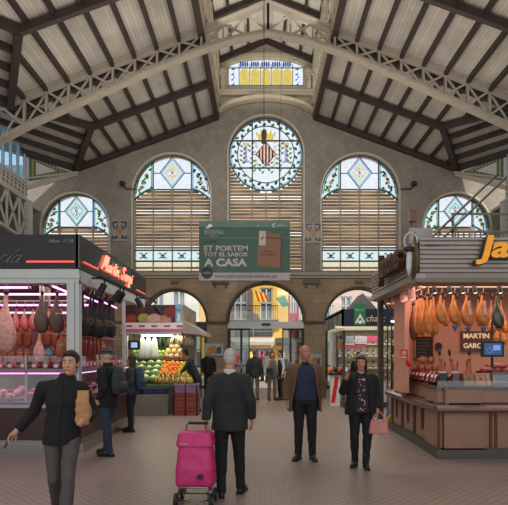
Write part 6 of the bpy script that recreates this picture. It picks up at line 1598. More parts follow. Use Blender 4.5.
# ================================================================ people
def skin(name, c): return mat(name, rgb(*c), .5, var=.06, scale=20)
SK1 = skin('skin_light', (196,146,118)); SK2 = skin('skin_tan', (170,118,94)); SK3 = skin('skin_warm', (184,130,106))
def cloth(name, c, var=.12, rough=.85): return mat(name, rgb(*c), rough, var=var, scale=18, bump=.25)
M_eye = mat('eye_white', rgb(200,196,190), .3); M_iris = mat('dark_iris', rgb(36,26,22), .2); M_brow = mat('dark_brow', rgb(40,30,26), .9); M_lip = mat('lip', rgb(150,86,78), .5)
def V(*a): return Vector(a)
def hand(mb, w, d, side, palm, s=1, curl=.5, thumb=1):
    """palm + five fingers: w wrist, d direction, side = toward the thumb, palm = palm normal"""
    d = Vector(d).normalized(); palm = Vector(palm); palm = (palm-d*palm.dot(d)).normalized(); side = d.cross(palm)
    side = side*thumb
    c = w+d*.045*s
    M = Matrix((side, d, palm)).transposed()
    mb.ell(c, (.040*s, .052*s, .017*s), M); mb.cap(w-d*.02*s, .026*s, w+d*.03*s, .027*s, 10, 3)
    for i, (o_, L, r_) in enumerate(((.029,.070,.0088),(.0095,.078,.0092),(-.0105,.073,.0088),(-.030,.058,.0078))):
        b = w+d*(.082-.004*abs(i-1))*s+side*o_*s
        a1 = curl*.5; a2 = curl*1.25+.08*i; a3 = curl*1.9+.1*i
        sp = side*(o_*.9)
        p1 = b+(d*math.cos(a1)+palm*math.sin(a1)+sp).normalized()*L*.46*s
        p2 = p1+(d*math.cos(a2)+palm*math.sin(a2)).normalized()*L*.32*s
        p3 = p2+(d*math.cos(a3)+palm*math.sin(a3)).normalized()*L*.22*s
        mb.cap(b-d*.02*s, r_*1.08*s, p1, r_*s, 8, 2); mb.cap(p1, r_*s, p2, r_*.93*s, 8, 2); mb.cap(p2, r_*.93*s, p3, r_*.8*s, 8, 2)
    t0 = w+d*.022*s+side*.026*s; t1 = t0+(side*.75+d*.75+palm*.35).normalized()*.038*s; t2 = t1+(side*.25+d*.95+palm*.45).normalized()*.03*s
    mb.cap(t0, .0135*s, t1, .0108*s, 8, 2); mb.cap(t1, .0105*s, t2, .0085*s, 8, 2)
def person(label, loc, rz, H, J=None, outfit=None, hair='short', hairm=None, skinm=SK1, yaw=0, tilt=0, vox=.0075, build=1.0, far=False, lean=0, hands=(.5,.5), group=None, beard=None, headf=1.0):
    """J: joint overrides in metres for a 1.75 m figure facing -y; l = the figure's left (+x)"""
    s = H/1.75
    t_ = thing('person', label, 'person', loc, rz, group)
    o = dict(outfit or {})
    j = {'pel': V(0,.0,.94), 'chest': V(0,.0,1.25), 'neck': V(0,.01,1.47), 'head': V(0,-.02,1.625),
         'lsh': V(.178,.01,1.385), 'rsh': V(-.178,.01,1.385), 'lel': V(.245,.03,1.14), 'rel': V(-.245,.03,1.14), 'lwr': V(.25,-.03,.89), 'rwr': V(-.25,-.03,.89),
         'lhip': V(.09,0,.92), 'rhip': V(-.09,0,.92), 'lkn': V(.10,-.01,.50), 'rkn': V(-.10,-.01,.50), 'lan': V(.11,.03,.09), 'ran': V(-.11,.03,.09),
         'lto': V(.12,-.13,.03), 'rto': V(-.12,-.13,.03), 'lhd': None, 'rhd': None, 'lpn': V(-1,.0,0), 'rpn': V(1,0,0)}
    for k, v in (J or {}).items(): j[k] = Vector(v)
    if lean:
        for k in ('chest','neck','head','lsh','rsh','lel','rel','lwr','rwr'):
            if J and k in J and k in ('lwr','rwr','lel','rel'): continue
            v = j[k]; j[k] = V(v.x, v.y-(v.z-.94)*lean, v.z)
    for k in j:
        if isinstance(j[k], Vector) and not k.endswith('pn') and not k.endswith('hd'): j[k] = j[k]*s
    B = build
    # ---------------- body
    mb = MB(); c = j['head']; Rz = Matrix.Rotation(yaw, 3, 'Z') @ Matrix.Rotation(tilt, 3, 'X'); hs_ = s*headf
    def hp(x, y, z): return c + Rz @ (V(x, y, z)*hs_)
    mb.ell(hp(0,.012,.030), (.074*hs_, .092*hs_, .092*hs_), Rz, 18, 12); mb.ell(hp(0,-.022,-.045), (.056*hs_, .066*hs_, .072*hs_), Rz, 16, 10)
    mb.ell(hp(0,-.062,-.088), (.024*hs_, .022*hs_, .018*hs_), Rz)
    mb.ell(hp(0,-.04,-.02), (.062*hs_, .05*hs_, .05*hs_), Rz)
    mb.cap(hp(0,-.083,.018), .0095*hs_, hp(0,-.106,-.022), .0145*hs_, 10, 3); mb.ell(hp(.012,-.094,-.027), .0095*hs_, n=8, m=6); mb.ell(hp(-.012,-.094,-.027), .0095*hs_, n=8, m=6)
    mb.cap(hp(-.034,-.071,.032), .013*hs_, hp(.034,-.071,.032), .013*hs_, 8, 3)
    mb.cap(hp(-.017,-.083,-.056), .010*hs_, hp(.017,-.083,-.056), .010*hs_, 8, 3)
    for sx in (-1, 1): mb.ell(hp(sx*.074,.012,-.004), (.010*hs_, .018*hs_, .031*hs_), Rz @ Matrix.Rotation(-sx*.3, 3, 'Z'), 10, 8)
    mb.cap(j['neck']-V(0,0,.03*s), .062*s*B, c+Rz @ (V(0,.02,-.05)*hs_), .054*s, 14, 3)
    ch, pe = j['chest'], j['pel']
    def tor(f): return pe.lerp(j['neck'], f)
    mb.loft([(tor(-.12), .08*s, .07*s), (tor(-.05), .155*s*B, .095*s*B), (tor(.1), .155*s*B, .10*s*B), (tor(.3), .14*s*B, .095*s*B), (tor(.6), .165*s*B, .105*s*B), (tor(.8), .17*s*B, .095*s*B), (tor(.93), .12*s, .07*s), (tor(1), .06*s, .055*s)], 18)
    for q in 'lr':
        mb.cap(j[q+'sh'], .052*s*B, j[q+'el'], .040*s*B, 12, 3); mb.cap(j[q+'el'], .040*s*B, j[q+'wr'], .026*s, 12, 3); mb.cap(j[q+'sh'], .055*s*B, tor(.85), .06*s, 12, 3)
        d = (j[q+'hd'] if j[q+'hd'] is not None else (j[q+'wr']-j[q+'el']).normalized())
        sd = 1
        pn = j[q+'pn']
        hand(mb, j[q+'wr'], d, None, pn, s*1.02, hands[0 if q == 'l' else 1], 1 if q == 'l' else -1)
        mb.cap(j[q+'hip'], .083*s*B, j[q+'kn'], .054*s*B, 14, 3); mb.cap(j[q+'kn'], .054*s, j[q+'kn'].lerp(j[q+'an'], .35), .054*s, 12, 3); mb.cap(j[q+'kn'].lerp(j[q+'an'], .35), .054*s, j[q+'an'], .036*s, 12, 3)
        mb.cap(j[q+'an']-V(0,0,.03*s), .033*s, j[q+'to'].lerp(j[q+'an'], .2), .026*s, 10, 3)
    body = remesh(mb, 'body', vox, skinm, t_, sm=2)
    # ---------------- face parts
    if not far:
        for sx in (-1, 1):
            e = MB().ell(hp(sx*.030,-.0755,.012), (.0135*hs_, .011*hs_, .0085*hs_), Rz, 10, 8).build('eye', M_eye, t_, smooth=True)
            MB().ell(hp(sx*.030,-.0835,.012), (.0062*hs_, .005*hs_, .0068*hs_), Rz, 10, 8).build('iris', M_iris, e, smooth=True)
            MB().cap(hp(sx*.016,-.0865,.036), .0045*hs_, hp(sx*.046,-.078,.036), .0035*hs_, 8, 2).build('eyebrow', hairm or M_brow, t_, smooth=True)
        MB().cap(hp(-.018,-.0935,-.056), .0055*hs_, hp(.018,-.0935,-.056), .0055*hs_, 8, 2).build('lips', M_lip, t_, smooth=True)
    # ---------------- hair
    hm = hairm or mat('dark_hair', rgb(36,28,26), .7, var=.2, scale=30, bump=.4)
    hv = max(vox, .009)
    hb = MB()
    if hair == 'short':
        hb.ell(hp(0,.022,.048), (.081*hs_, .092*hs_, .090*hs_), Rz, 18, 12); hb.ell(hp(0,.045,.0), (.074*hs_, .068*hs_, .078*hs_), Rz); hb.ell(hp(0,-.035,.098), (.058*hs_, .052*hs_, .030*hs_), Rz)
        for sx in (-1, 1): hb.ell(hp(sx*.068,-.005,.03), (.012*hs_, .03*hs_, .035*hs_), Rz)
    elif hair == 'fringe':
        hb.ell(hp(0,.045,.005), (.080*hs_, .066*hs_, .060*hs_), Rz, 18, 12)
        for sx in (-1, 1): hb.ell(hp(sx*.068,.02,.012), (.013*hs_, .035*hs_, .03*hs_), Rz)
    elif hair == 'bob':
        hb.ell(hp(0,.034,.045), (.091*hs_, .100*hs_, .094*hs_), Rz, 18, 12); hb.ell(hp(0,.05,-.04), (.088*hs_, .066*hs_, .08*hs_), Rz)
        for sx in (-1, 1): hb.ell(hp(sx*.078,.0,-.035), (.022*hs_, .05*hs_, .075*hs_), Rz)
        hb.ell(hp(0,-.05,.092), (.062*hs_, .042*hs_, .026*hs_), Rz)
    elif hair == 'long':
        hb.ell(hp(0,.022,.045), (.088*hs_, .098*hs_, .094*hs_), Rz, 18, 12); hb.loft([(hp(0,.06,-.30), .05*hs_, .025*hs_), (hp(0,.065,-.2), .085*hs_, .045*hs_), (hp(0,.055,-.05), .085*hs_, .06*hs_), (hp(0,.03,.03), .08*hs_, .07*hs_)], 14)
        for sx in (-1, 1): hb.cap(hp(sx*.072,.0,.03), .022*hs_, hp(sx*.075,.015,-.17), .022*hs_, 8, 3)
    if hb.v: remesh(hb, 'hair', hv, hm, t_, sm=3, disp=.004, dsc=60)
    if 'hat' in o:
        hb = MB().loft([(hp(0,.01,.045), .10*hs_, .115*hs_), (hp(0,.01,.055), .125*hs_, .14*hs_), (hp(0,.01,.062), .12*hs_, .135*hs_), (hp(0,.01,.066), .088*hs_, .103*hs_), (hp(0,.01,.12), .084*hs_, .098*hs_), (hp(0,.01,.16), .06*hs_, .075*hs_), (hp(0,.01,.165), .02*hs_, .03*hs_)], 20)
        h_ = hb.build('hat', o['hat'], t_, smooth=True); MB().loft([(hp(0,.01,.066), .09*hs_, .105*hs_), (hp(0,.01,.09), .089*hs_, .104*hs_)], 20).build('hat_band', mat('dark_hat_band', rgb(30,26,26), .8), h_)
    cv = max(vox, .010)
    # ---------------- trousers
    if 'trousers' in o:
        tb = MB(); top = o.get('waist', 1.0)*s
        tb.loft([(V(pe.x, pe.y, pe.z-.10*s), .165*s*B, .115*s*B), (V(pe.x,pe.y,pe.z), .175*s*B, .12*s*B), (V(pe.x,pe.y,top), .16*s*B, .112*s*B)], 18)
        lw_ = o.get('legw', 1)
        for q in 'lr':
            k, a = j[q+'kn'], j[q+'an']; h_ = j[q+'hip']
            tb.cap(h_, .098*s*B, h_.lerp(k, .55), .084*s*B*lw_, 14, 3); tb.cap(h_.lerp(k, .55), .084*s*B*lw_, k, .070*s*B*lw_, 14, 3)
            e = a+V(0,.0,-.015*s); tb.cap(k, .070*s*B*lw_, k.lerp(e, .5), .066*s*lw_, 14, 3)
            n_ = 14; d = (e-k).normalized(); tb.tube([k.lerp(e,.3), k.lerp(e,.7), e, e+V(0,0,-.02*s)], [.062*s*lw_, .06*s*lw_, .058*s*lw_, .056*s*lw_], 14)
        remesh(tb, 'trousers', cv, o['trousers'], t_, sm=3, disp=.008, dsc=9)
    # ---------------- shoes
    if 'shoes' in o:
        for q in 'lr':
            a, tp = j[q+'an'], j[q+'to']; d = (tp-a); d.z = 0; d.normalize(); up = V(0,0,1); x = d.cross(up)
            pit = (tp.z-.03*s)-(a.z-.09*s); 
            hl = a-d*.045*s-V(0,0,.05*s); toe = tp+V(0,0,.0)
            sb = MB(); sb.cap(hl, .038*s, a.lerp(tp,.5)-V(0,0,.0*s), .042*s, 12, 3); sb.cap(a.lerp(tp,.5)-V(0,0,.012*s), .042*s, toe+d*.02*s+V(0,0,.006*s), .034*s, 12, 3); sb.cap(a-V(0,0,.03*s), .046*s, a+V(0,0,o.get('boot', .0)*s), .046*s, 12, 3)
            sh = remesh(sb, 'shoe', max(vox, .008), o['shoes'], t_, sm=2)
            zmin = min(hl.z-.038*s, toe.z-.034*s)
            so_ = MB(); so_.bar(hl-d*.03*s-V(0,0,.026*s), toe+d*.04*s-V(0,0,.022*s), .075*s, .022*s); so_.build('sole', M_black, sh)
    # ---------------- upper garments
    def sleeves(m_, grow, end=.93):
        for q in 'lr':
            a, b, w_ = j[q+'sh'], j[q+'el'], j[q+'wr']
            m_.cap(a, (.066+grow)*s*B, b, (.052+grow)*s*B, 14, 3); e = b.lerp(w_, end)
            m_.tube([b, b.lerp(e,.5), e], [(.052+grow)*s*B, (.047+grow)*s, (.042+grow)*s], 14); m_.ell(b, (.053+grow)*s*B)
            m_.cap(a, (.066+grow)*s*B, tor(.86), (.066+grow*.5)*s, 14, 3); m_.cap(a.lerp(tor(.9), .45), .05*s, tor(.97), .062*s, 12, 3)
    if 'shirt' in o:
        m_ = MB(); z0 = o.get('shirt_hem', .93)*s; g = .012
        m_.loft([(V(pe.x,pe.y,z0), (.17+g)*s*B, (.12+g)*s*B), (tor(.1), (.168+g)*s*B, (.12+g)*s*B), (tor(.35), (.16+g)*s*B, (.115+g)*s*B), (tor(.6), (.178+g)*s*B, (.12+g)*s*B), (tor(.82), (.175+g)*s*B, (.105+g)*s*B), (tor(.94), (.11+g)*s*B, (.075+g)*s), (tor(1.0), .07*s, .066*s)], 20)
        if o.get('shirt_sleeves', True): sleeves(m_, .0, o.get('sleeve_end', .93))
        remesh(m_, o.get('shirt_name', 'shirt'), cv, o['shirt'], t_, sm=3, disp=.008, dsc=8)
    if 'jacket' in o:
        m_ = MB(); z0 = o.get('hem', .80)*s; g = o.get('puff', .02); fl = o.get('flare', 0)
        hc = V(pe.x*1.0, pe.y, z0)
        m_.loft([(hc, (.185+g+fl)*s*B, (.125+g+fl*.6)*s*B), (V(pe.x,pe.y,pe.z).lerp(hc,.4), (.183+g+fl*.5)*s*B, (.128+g)*s*B), (tor(.08), (.178+g)*s*B, (.125+g)*s*B), (tor(.35), (.168+g)*s*B, (.12+g)*s*B), (tor(.6), (.185+g)*s*B, (.128+g)*s*B), (tor(.82), (.185+g)*s*B, (.112+g)*s*B), (tor(.93), (.125+g)*s*B, (.085+g)*s), (tor(1.0)+V(0,0,.0), .078*s, .074*s)], 22)
        sleeves(m_, g*.6)
        if o.get('collar'):
            m_.loft([(tor(.95), .085*s, .082*s), (tor(1.0)+V(0,0,.06*s), .072*s, .07*s)], 16)
        remesh(m_, o.get('jacket_name', 'jacket'), cv, o['jacket'], t_, sm=3, disp=.012, dsc=7)
    if 'opencoat' in o:
        m_ = MB(); z0 = o.get('hem', .80)*s; th = .02*s
        gap0, gap1 = o.get('gap', (R(60), R(42)))      # half angle of the front opening at hem / chest
        secs = [(V(pe.x,pe.y,z0), .245, .165, gap0), (V(pe.x,pe.y,z0).lerp(tor(.1),.6), .235, .16, gap0), (tor(.3), .215, .15, (gap0+gap1)/2), (tor(.6), .212, .15, gap1), (tor(.84), .205, .13, gap1*.9), (tor(.95), .13, .10, gap1*.8), (tor(1.02), .085, .085, gap1*.9)]
        n_ = 22; vs = []; 
        for cc, rx, ry, gp in secs:
            for r_off in (0, -th):
                for k in range(n_+1):
                    a = -PI/2+gp+(2*PI-2*gp)*k/n_
                    vs.append(cc+V((rx*s*B+r_off)*math.cos(a), (ry*s*B+r_off)*math.sin(a), 0))
        W = 2*(n_+1); fs = []
        for i in range(len(secs)-1):
            b0, b1 = i*W, (i+1)*W
            for k in range(n_):
                fs += [(b0+k, b0+k+1, b1+k+1, b1+k), (b0+n_+1+k+1, b0+n_+1+k, b1+n_+1+k, b1+n_+1+k+1)]
            fs += [(b0, b1, b1+n_+1, b0+n_+1), (b0+n_, b0+2*n_+1, b1+2*n_+1, b1+n_)]
        for b0 in (0, (len(secs)-1)*W):
            for k in range(n_): fs.append((b0+k, b0+k+1, b0+n_+1+k+1, b0+n_+1+k))
        m_.add(vs, fs); sleeves(m_, .016)
        remesh(m_, 'coat', cv*.8, o['opencoat'], t_, sm=2, disp=.010, dsc=7)
    t_['H'] = s; 
    return t_, j, s, hp, tor
C_black = cloth('black_cloth', (15,16,18)); C_char = cloth('charcoal_suit', (34,36,38)); C_grey = cloth('grey_trouser', (80,73,72)); C_jean = cloth('blue_denim', (40,50,70)); C_dk = cloth('near_black_trouser', (18,18,21))
C_tan = cloth('tan_coat', (98,74,52)); C_navy = cloth('navy_sweater', (34,42,64)); S_blk = mat('black_leather', rgb(22,20,20), .35); S_brn = mat('brown_leather', rgb(58,36,28), .4)
H_grey = mat('grey_hair', rgb(176,172,166), .8, var=.12, scale=40, bump=.4); H_dark = mat('dark_hair', rgb(36,28,26), .7, var=.2, scale=30, bump=.4); H_brown = mat('brown_hair', rgb(60,42,34), .7, var=.2, scale=30, bump=.4); H_gb = mat('grey_brown_hair', rgb(96,84,74), .8)
def wp(rt, v):   # local point of a person -> world
    M = Matrix.Translation(rt.location) @ Matrix.Rotation(rt.rotation_euler.z, 4, 'Z'); return M @ Vector(v)

# 1 man walking with a paper bag
wm, j, s, hp, tor = person('young man in a black zip jacket walking with a paper bag and a phone', (-1.85, 4.75, 0), R(6), 1.665,
    J={'pel': (.0,0,.94), 'rsh': (-.18,.02,1.385), 'rel': (-.30,.10,1.14), 'rwr': (-.44,.02,.96), 'lel': (.29,.05,1.13), 'lwr': (.27,-.14,1.09), 'neck': (.05,0,1.47), 'head': (.085,-.03,1.62),
       'lkn': (.10,-.16,.53), 'lan': (.09,-.24,.10), 'rkn': (-.07,-.02,.50), 'ran': (-.12,.26,.20), 'rto': (-.12,.12,.08), 'lto': (.10,-.40,.05), 'lpn': (-.2,.9,.3), 'rpn': (.8,0,.3)},
    outfit={'trousers': C_grey, 'shoes': S_blk, 'jacket': C_black, 'hem': .84, 'collar': True, 'puff': .012, 'flare': .0, 'legw': .95}, hairm=H_dark, skinm=SK1, yaw=R(-4), vox=.0065, hands=(.7, .8), build=.95)
MB().tube([V(.03,-.12,1.44)*s, V(.02,-.150,1.25)*s, V(.0,-.145,1.05)*s, V(.0,-.14,.87)*s], .005, 6).build('zip', M_black, wm)
pb = thing('paper_bag', 'crumpled brown paper bag held by the walking young man', 'bag', wp(wm, V(.235,-.15,1.04)*s), R(14))
mb = MB().loft([((0,0,.0), .055, .045), ((0,0,.05), .068, .055), ((.005,.0,.14), .07, .055), ((-.005,0,.22), .058, .045), ((0,0,.28), .05, .02), ((0,0,.30), .052, .014)], 14, pw=3)
remesh(mb, 'bag_body', .009, mat('kraft_paper', rgb(170,128,84), .8, var=.12), pb, sm=1, disp=.012, dsc=18)
MB().box(-.05,-.012,.29,.05,.012,.31).build('folded_top', mat('kraft_paper', rgb(170,128,84), .8, var=.12), pb)
ph = thing('mobile_phone', 'dark blue phone in the swinging hand of the walking young man', 'phone', wp(wm, V(-.505,-.01,.865)*s), R(30))
MB().obox((0,0,0), (.012,.065,.13), Matrix.Rotation(R(25), 3, 'Y')).build('case', mat('navy_phone_case', rgb(30,44,84), .3), ph); MB().obox((-.0075,0,0), (.002,.058,.12), Matrix.Rotation(R(25), 3, 'Y')).build('screen', M_black, ph)

# 2 man in a hat with a backpack
hm_, j, s, hp, tor = person('man in a brimmed hat and black jacket standing at the meat counter', (-2.42, 8.1, 0), R(-108), 1.70,
    J={'lel': (.22,.08,1.14), 'lwr': (.2,-.06,.92), 'rel': (-.2,-.03,1.15), 'rwr': (-.16,-.22,1.08), 'lan': (.08,.08,.09), 'lto': (.09,-.09,.03), 'ran': (-.10,-.10,.09), 'rto': (-.12,-.26,.03), 'lkn': (.09,.03,.5), 'rkn': (-.09,-.08,.5)},
    outfit={'trousers': C_jean, 'shoes': S_blk, 'jacket': C_black, 'hem': .80, 'collar': True, 'hat': mat('grey_brown_felt', rgb(84,72,70), .9)}, hair='fringe', hairm=H_grey, skinm=SK1, yaw=0, vox=.0075, lean=.03)
def backpack(lab, rt, s, m, off=(0,.20,1.02)):
    l = wp(rt, Vector(off)*s); b = thing('backpack', lab, 'bag', l, rt.rotation_euler.z)
    mb = MB().loft([((0,0,0), .13*s, .07*s), ((0,.0,.1), .155*s, .09*s), ((0,0,.28), .14*s, .08*s), ((0,-.0,.40), .09*s, .05*s), ((0,0,.43), .03*s, .03*s)], 16, pw=2.8); remesh(mb, 'pack_body', .012, m, b, sm=2, disp=.006)
    mb = MB().loft([((0,.075,.04), .10*s, .035*s), ((0,.085,.12), .11*s, .04*s), ((0,.075,.2), .09*s, .03*s)], 12, pw=2.8); mb.build('front_pocket', m, b, smooth=True)
    for sx in (-1, 1): MB().tube([(sx*.09*s,-.05,.38), (sx*.11*s,-.16*s,.44*s), (sx*.12*s,-.31*s,.34*s), (sx*.13*s,-.33*s,.2*s), (sx*.14*s,-.22*s,.08*s), (sx*.12*s,-.06,.05)], .016, 6).build('shoulder_strap', M_black, b, smooth=True)
    return b
backpack('dark grey rucksack on the back of the man in the hat', hm_, s, cloth('rucksack_grey', (50,54,54)))
# 3 woman at the fruit side
wf, j, s, hp, tor = person('long-haired woman in a dark coat standing near the fruit stall scale', (-2.66, 10.55, 0), R(-95), 1.60,
    J={'lel': (.21,.05,1.14), 'lwr': (.16,-.10,.95), 'ran': (-.09,-.06,.09), 'rto': (-.10,-.22,.03), 'rkn': (-.09,-.06,.5)},
    outfit={'trousers': C_dk, 'shoes': S_blk, 'jacket': cloth('dark_slate_coat', (44,48,56)), 'hem': .84, 'collar': True}, hair='long', hairm=H_brown, skinm=SK1, vox=.009)
backpack('slate blue rucksack on the back of the long-haired woman', wf, s, cloth('rucksack_blue', (48,66,86)), (0,.19,1.0))
# 4 old man with shopping trolley
om, j, s, hp, tor = person('white-haired man in a charcoal suit walking away and pulling a pink trolley', (-.35, 5.86, 0), R(180), 1.69,
    J={'lel': (.25,.07,1.14), 'lwr': (.27,.10,.89), 'rel': (-.25,.04,1.14), 'rwr': (-.265,-.05,.90), 'lan': (.09,.10,.09), 'lto': (.10,-.06,.03), 'ran': (-.13,-.08,.09), 'rto': (-.17,-.22,.03), 'lkn': (.10,.04,.5), 'rkn': (-.11,-.06,.5), 'lpn': (-1,-.2,0), 'lsh': (.165,.01,1.375), 'rsh': (-.165,.01,1.375)},
    outfit={'trousers': C_dk, 'shoes': S_blk, 'jacket': C_char, 'hem': .78, 'puff': .018, 'flare': .01, 'shirt': cloth('white_shirt', (190,190,188)), 'shirt_hem': 1.0, 'shirt_sleeves': False}, hair='short', hairm=H_grey, skinm=SK3, vox=.007, build=1.05, hands=(1.1, .6), yaw=R(8), headf=.94)
MB().loft([(tor(.97)+V(0,0,.0), .078*s, .077*s), (tor(1.0)+V(0,-.0,.035*s), .07*s, .068*s)], 18).build('shirt_collar', cloth('white_shirt', (190,190,188)), om, smooth=True)
MB().tube([V(0,.152,.81)*s, V(0,.150,.95)*s, V(0,.146,1.1)*s], .003, 4).build('back_vent_seam', M_black, om)
# trolley
tc_x, tc_y = aX(196.5, 5.55), 5.52
tl = thing('shopping_trolley', 'pink fabric wheeled shopping trolley with a grey frame pulled by the white-haired man', 'shopping trolley', (tc_x, tc_y, 0), R(-4)); tl.scale = (1.1, 1.1, 1.0)
M_mag = mat('magenta_nylon', rgb(196,44,112), .5, var=.12, scale=10, bump=.2)
mb = MB().loft([((0,0,.20), .175, .12), ((0,-.01,.24), .19, .135), ((0,-.01,.40), .19, .14), ((0,0,.60), .17, .12), ((0,.0,.66), .165, .11)], 24, pw=5)
remesh(mb, 'bag_body', .010, M_mag, tl, sm=1, disp=.008, dsc=9)
fl_ = MB().loft([((0,-.0,.64), .178, .128), ((0,-.0,.655), .182, .132), ((0,0,.76), .168, .115), ((0,0,.785), .15, .10)], 24, pw=6).build('flap_lid', M_mag, tl, smooth=False)
text('white_lettering', 'ROLSER', mat('white_card', rgb(215,205,205), .7), tl, face((-.13, -.134, .668), (1,0,0)), w=.07, h=.014, ext=.002)
MB().prism([(.07+.035*math.cos(k*PI/8), .335+.03*math.sin(k*PI/8)) for k in range(16)], -.165, -.14).build('round_badge', mat('dark_plum_badge', rgb(60,20,40), .5), tl)
MB().tube([(-.13,.13,.12),(-.13,.12,.75),(-.12,.12,.84),(-.1,.12,.86),(.1,.12,.86),(.12,.12,.84),(.13,.12,.75),(.13,.13,.12)], .011, 8).build('handle_frame', M_ss, tl, smooth=True)
MB().tube([(-.10,.12,.86),(.10,.12,.86)], .017, 8).build('grip', M_black, tl)
MB().tube([(-.14,-.15,.14),(-.14,-.15,.22),(.14,-.15,.22),(.14,-.15,.14)], .011, 8).tube([(-.14,.13,.17),(-.14,-.15,.17)], .01, 8).tube([(.14,.13,.17),(.14,-.15,.17)], .01, 8).tube([(-.15,-.12,.075),(.15,-.12,.075)], .009, 8).tube([(-.14,-.14,.14),(-.14,-.12,.075)], .009, 8).tube([(.14,-.14,.14),(.14,-.12,.075)], .009, 8).build('base_frame', M_ss, tl, smooth=True)
for x in (-.17, .17):
    for yy in (-.12, .12):
        w_ = MB().tube([(x-.016,yy,.075),(x+.016,yy,.075)], .073, 18).build('wheel', M_black, tl); MB().tube([(x-.02,yy,.075),(x+.02,yy,.075)], .03, 10).build('hub', M_ss, w_)
MB().tube([(-.17,.12,.075),(.17,.12,.075)], .008, 6).tube([(-.13,.13,.17),(-.13,.12,.075)], .009, 6).tube([(.13,.13,.17),(.13,.12,.075)], .009, 6).build('axle', M_ss, tl)
# 5 man in an open tan coat
tm, j, s, hp, tor = person('balding man in an open tan coat over a navy sweater facing the camera', (.69, 7.76, 0), R(4), 1.755,
    J={'lel': (.275,.05,1.15), 'lwr': (.26,.02,.93), 'rel': (-.275,.06,1.15), 'rwr': (-.285,.03,.90), 'lan': (.115,.02,.09), 'lto': (.13,-.13,.03), 'ran': (-.10,.05,.09), 'rto': (-.17,-.07,.03)},
    outfit={'trousers': C_dk, 'shoes': S_brn, 'shirt': C_navy, 'shirt_hem': .92, 'shirt_name': 'sweater', 'opencoat': C_tan, 'hem': .74}, hair='fringe', hairm=H_gb, skinm=SK2, yaw=R(20), vox=.0075, build=1.05)
MB().loft([(tor(.96)+V(0,-.01,0), .075*s, .075*s), (tor(1.02)+V(0,-.01,.015*s), .066*s, .066*s)], 18).build('shirt_collar', cloth('dark_navy_collar', (26,30,46)), tm, smooth=True)
# 6 woman with raised hand and pink handbag
lw_, j, s, hp, tor = person('woman in a black jacket and floral top raising a hand, holding a handbag', (1.45, 7.3, 0), R(-6), 1.60,
    J={'rel': (-.275,-.02,1.19), 'rwr': (-.235,-.16,1.40), 'lel': (.26,.05,1.13), 'lwr': (.25,-.06,.91), 'rpn': (.5,-.8,0), 'lan': (.07,-.05,.09), 'lto': (.08,-.22,.03), 'ran': (-.09,.06,.09), 'rto': (-.14,-.09,.03)},
    outfit={'trousers': C_black, 'shoes': S_blk, 'boot': .12, 'shirt': mat('floral_black_top', rgb(34,28,34), .8), 'shirt_hem': .86, 'shirt_name': 'top', 'opencoat': C_black, 'hem': .82, 'gap': (R(32), R(26))}, hair='bob', hairm=mat('dark_auburn_hair', rgb(48,28,26), .6, var=.2, scale=30, bump=.4), skinm=SK3, yaw=R(-6), vox=.0075, build=1.06, hands=(1.3, .25))
fm = MB(); rnd = random.Random(5)
for k in range(26):
    z = .9+.5*rnd.random(); x = rnd.uniform(-.055,.055); r_ = rnd.uniform(.009,.016)
    yy = -(.142*1.06)-.002+abs(x)*.25; yy = yy+(.02 if z > 1.32 else 0)
    fm.ell(V(x,yy,z)*s, (r_, .012, r_*.8), n=8, m=5)
fm.build('floral_print_pattern', mat('pale_pink_flower', rgb(190,150,150), .8), lw_, smooth=True)
hb_l = wp(lw_, V(.262,-.10,.545)*s)
hbg = thing('handbag', 'dusty pink leather handbag hanging from the hand of the woman in black', 'handbag', hb_l, R(-14))
mb = MB().loft([((0,0,0), .135, .06), ((0,0,.02), .14, .065), ((0,0,.12), .125, .05), ((0,0,.19), .105, .03), ((0,0,.20), .10, .02)], 20, pw=5); mb.build('bag_body', mat('dusty_pink_leather', rgb(186,118,108), .45, var=.08), hbg, smooth=False)
for yy in (-.035, .035): MB().tube([(-.07,yy,.16),(-.065,yy*.9,.24),(-.03,yy*.4,.30),(.03,yy*.4,.30),(.065,yy*.9,.24),(.07,yy,.16)], .006, 6).build('handle', mat('dusty_pink_leather', rgb(186,118,108), .45), hbg, smooth=True)
MB().box(-.01,-.05,.12,.01,-.04,.17).build('clasp', M_ss, hbg)

# 7 man standing by the pier
person('man in a black jacket standing by the pier with the framed poster', (aX(208.5, 19.3), 19.3, 0), R(8), 1.72, outfit={'trousers': C_black, 'shoes': S_blk, 'jacket': C_black, 'hem': .82, 'shirt': cloth('pale_shirt', (150,150,160))}, hair='fringe', hairm=H_gb, skinm=SK2, vox=.012, far=True)
# 8 vendor leaning over the fruit
person('fruit vendor in a dark tee shirt leaning over the fruit display', (-1.74, 14.1, 0), R(-86), 1.72, lean=.5,
    J={'lel': (.19,-.42,1.12), 'lwr': (.13,-.64,1.05), 'rel': (-.19,-.42,1.1), 'rwr': (-.13,-.66,1.05), 'lpn': (0,0,-1), 'rpn': (0,0,-1)},
    outfit={'trousers': C_dk, 'shoes': S_blk, 'shirt': cloth('charcoal_tee', (34,36,42)), 'sleeve_end': .0}, hair='short', hairm=H_dark, skinm=SK2, vox=.010, far=True)
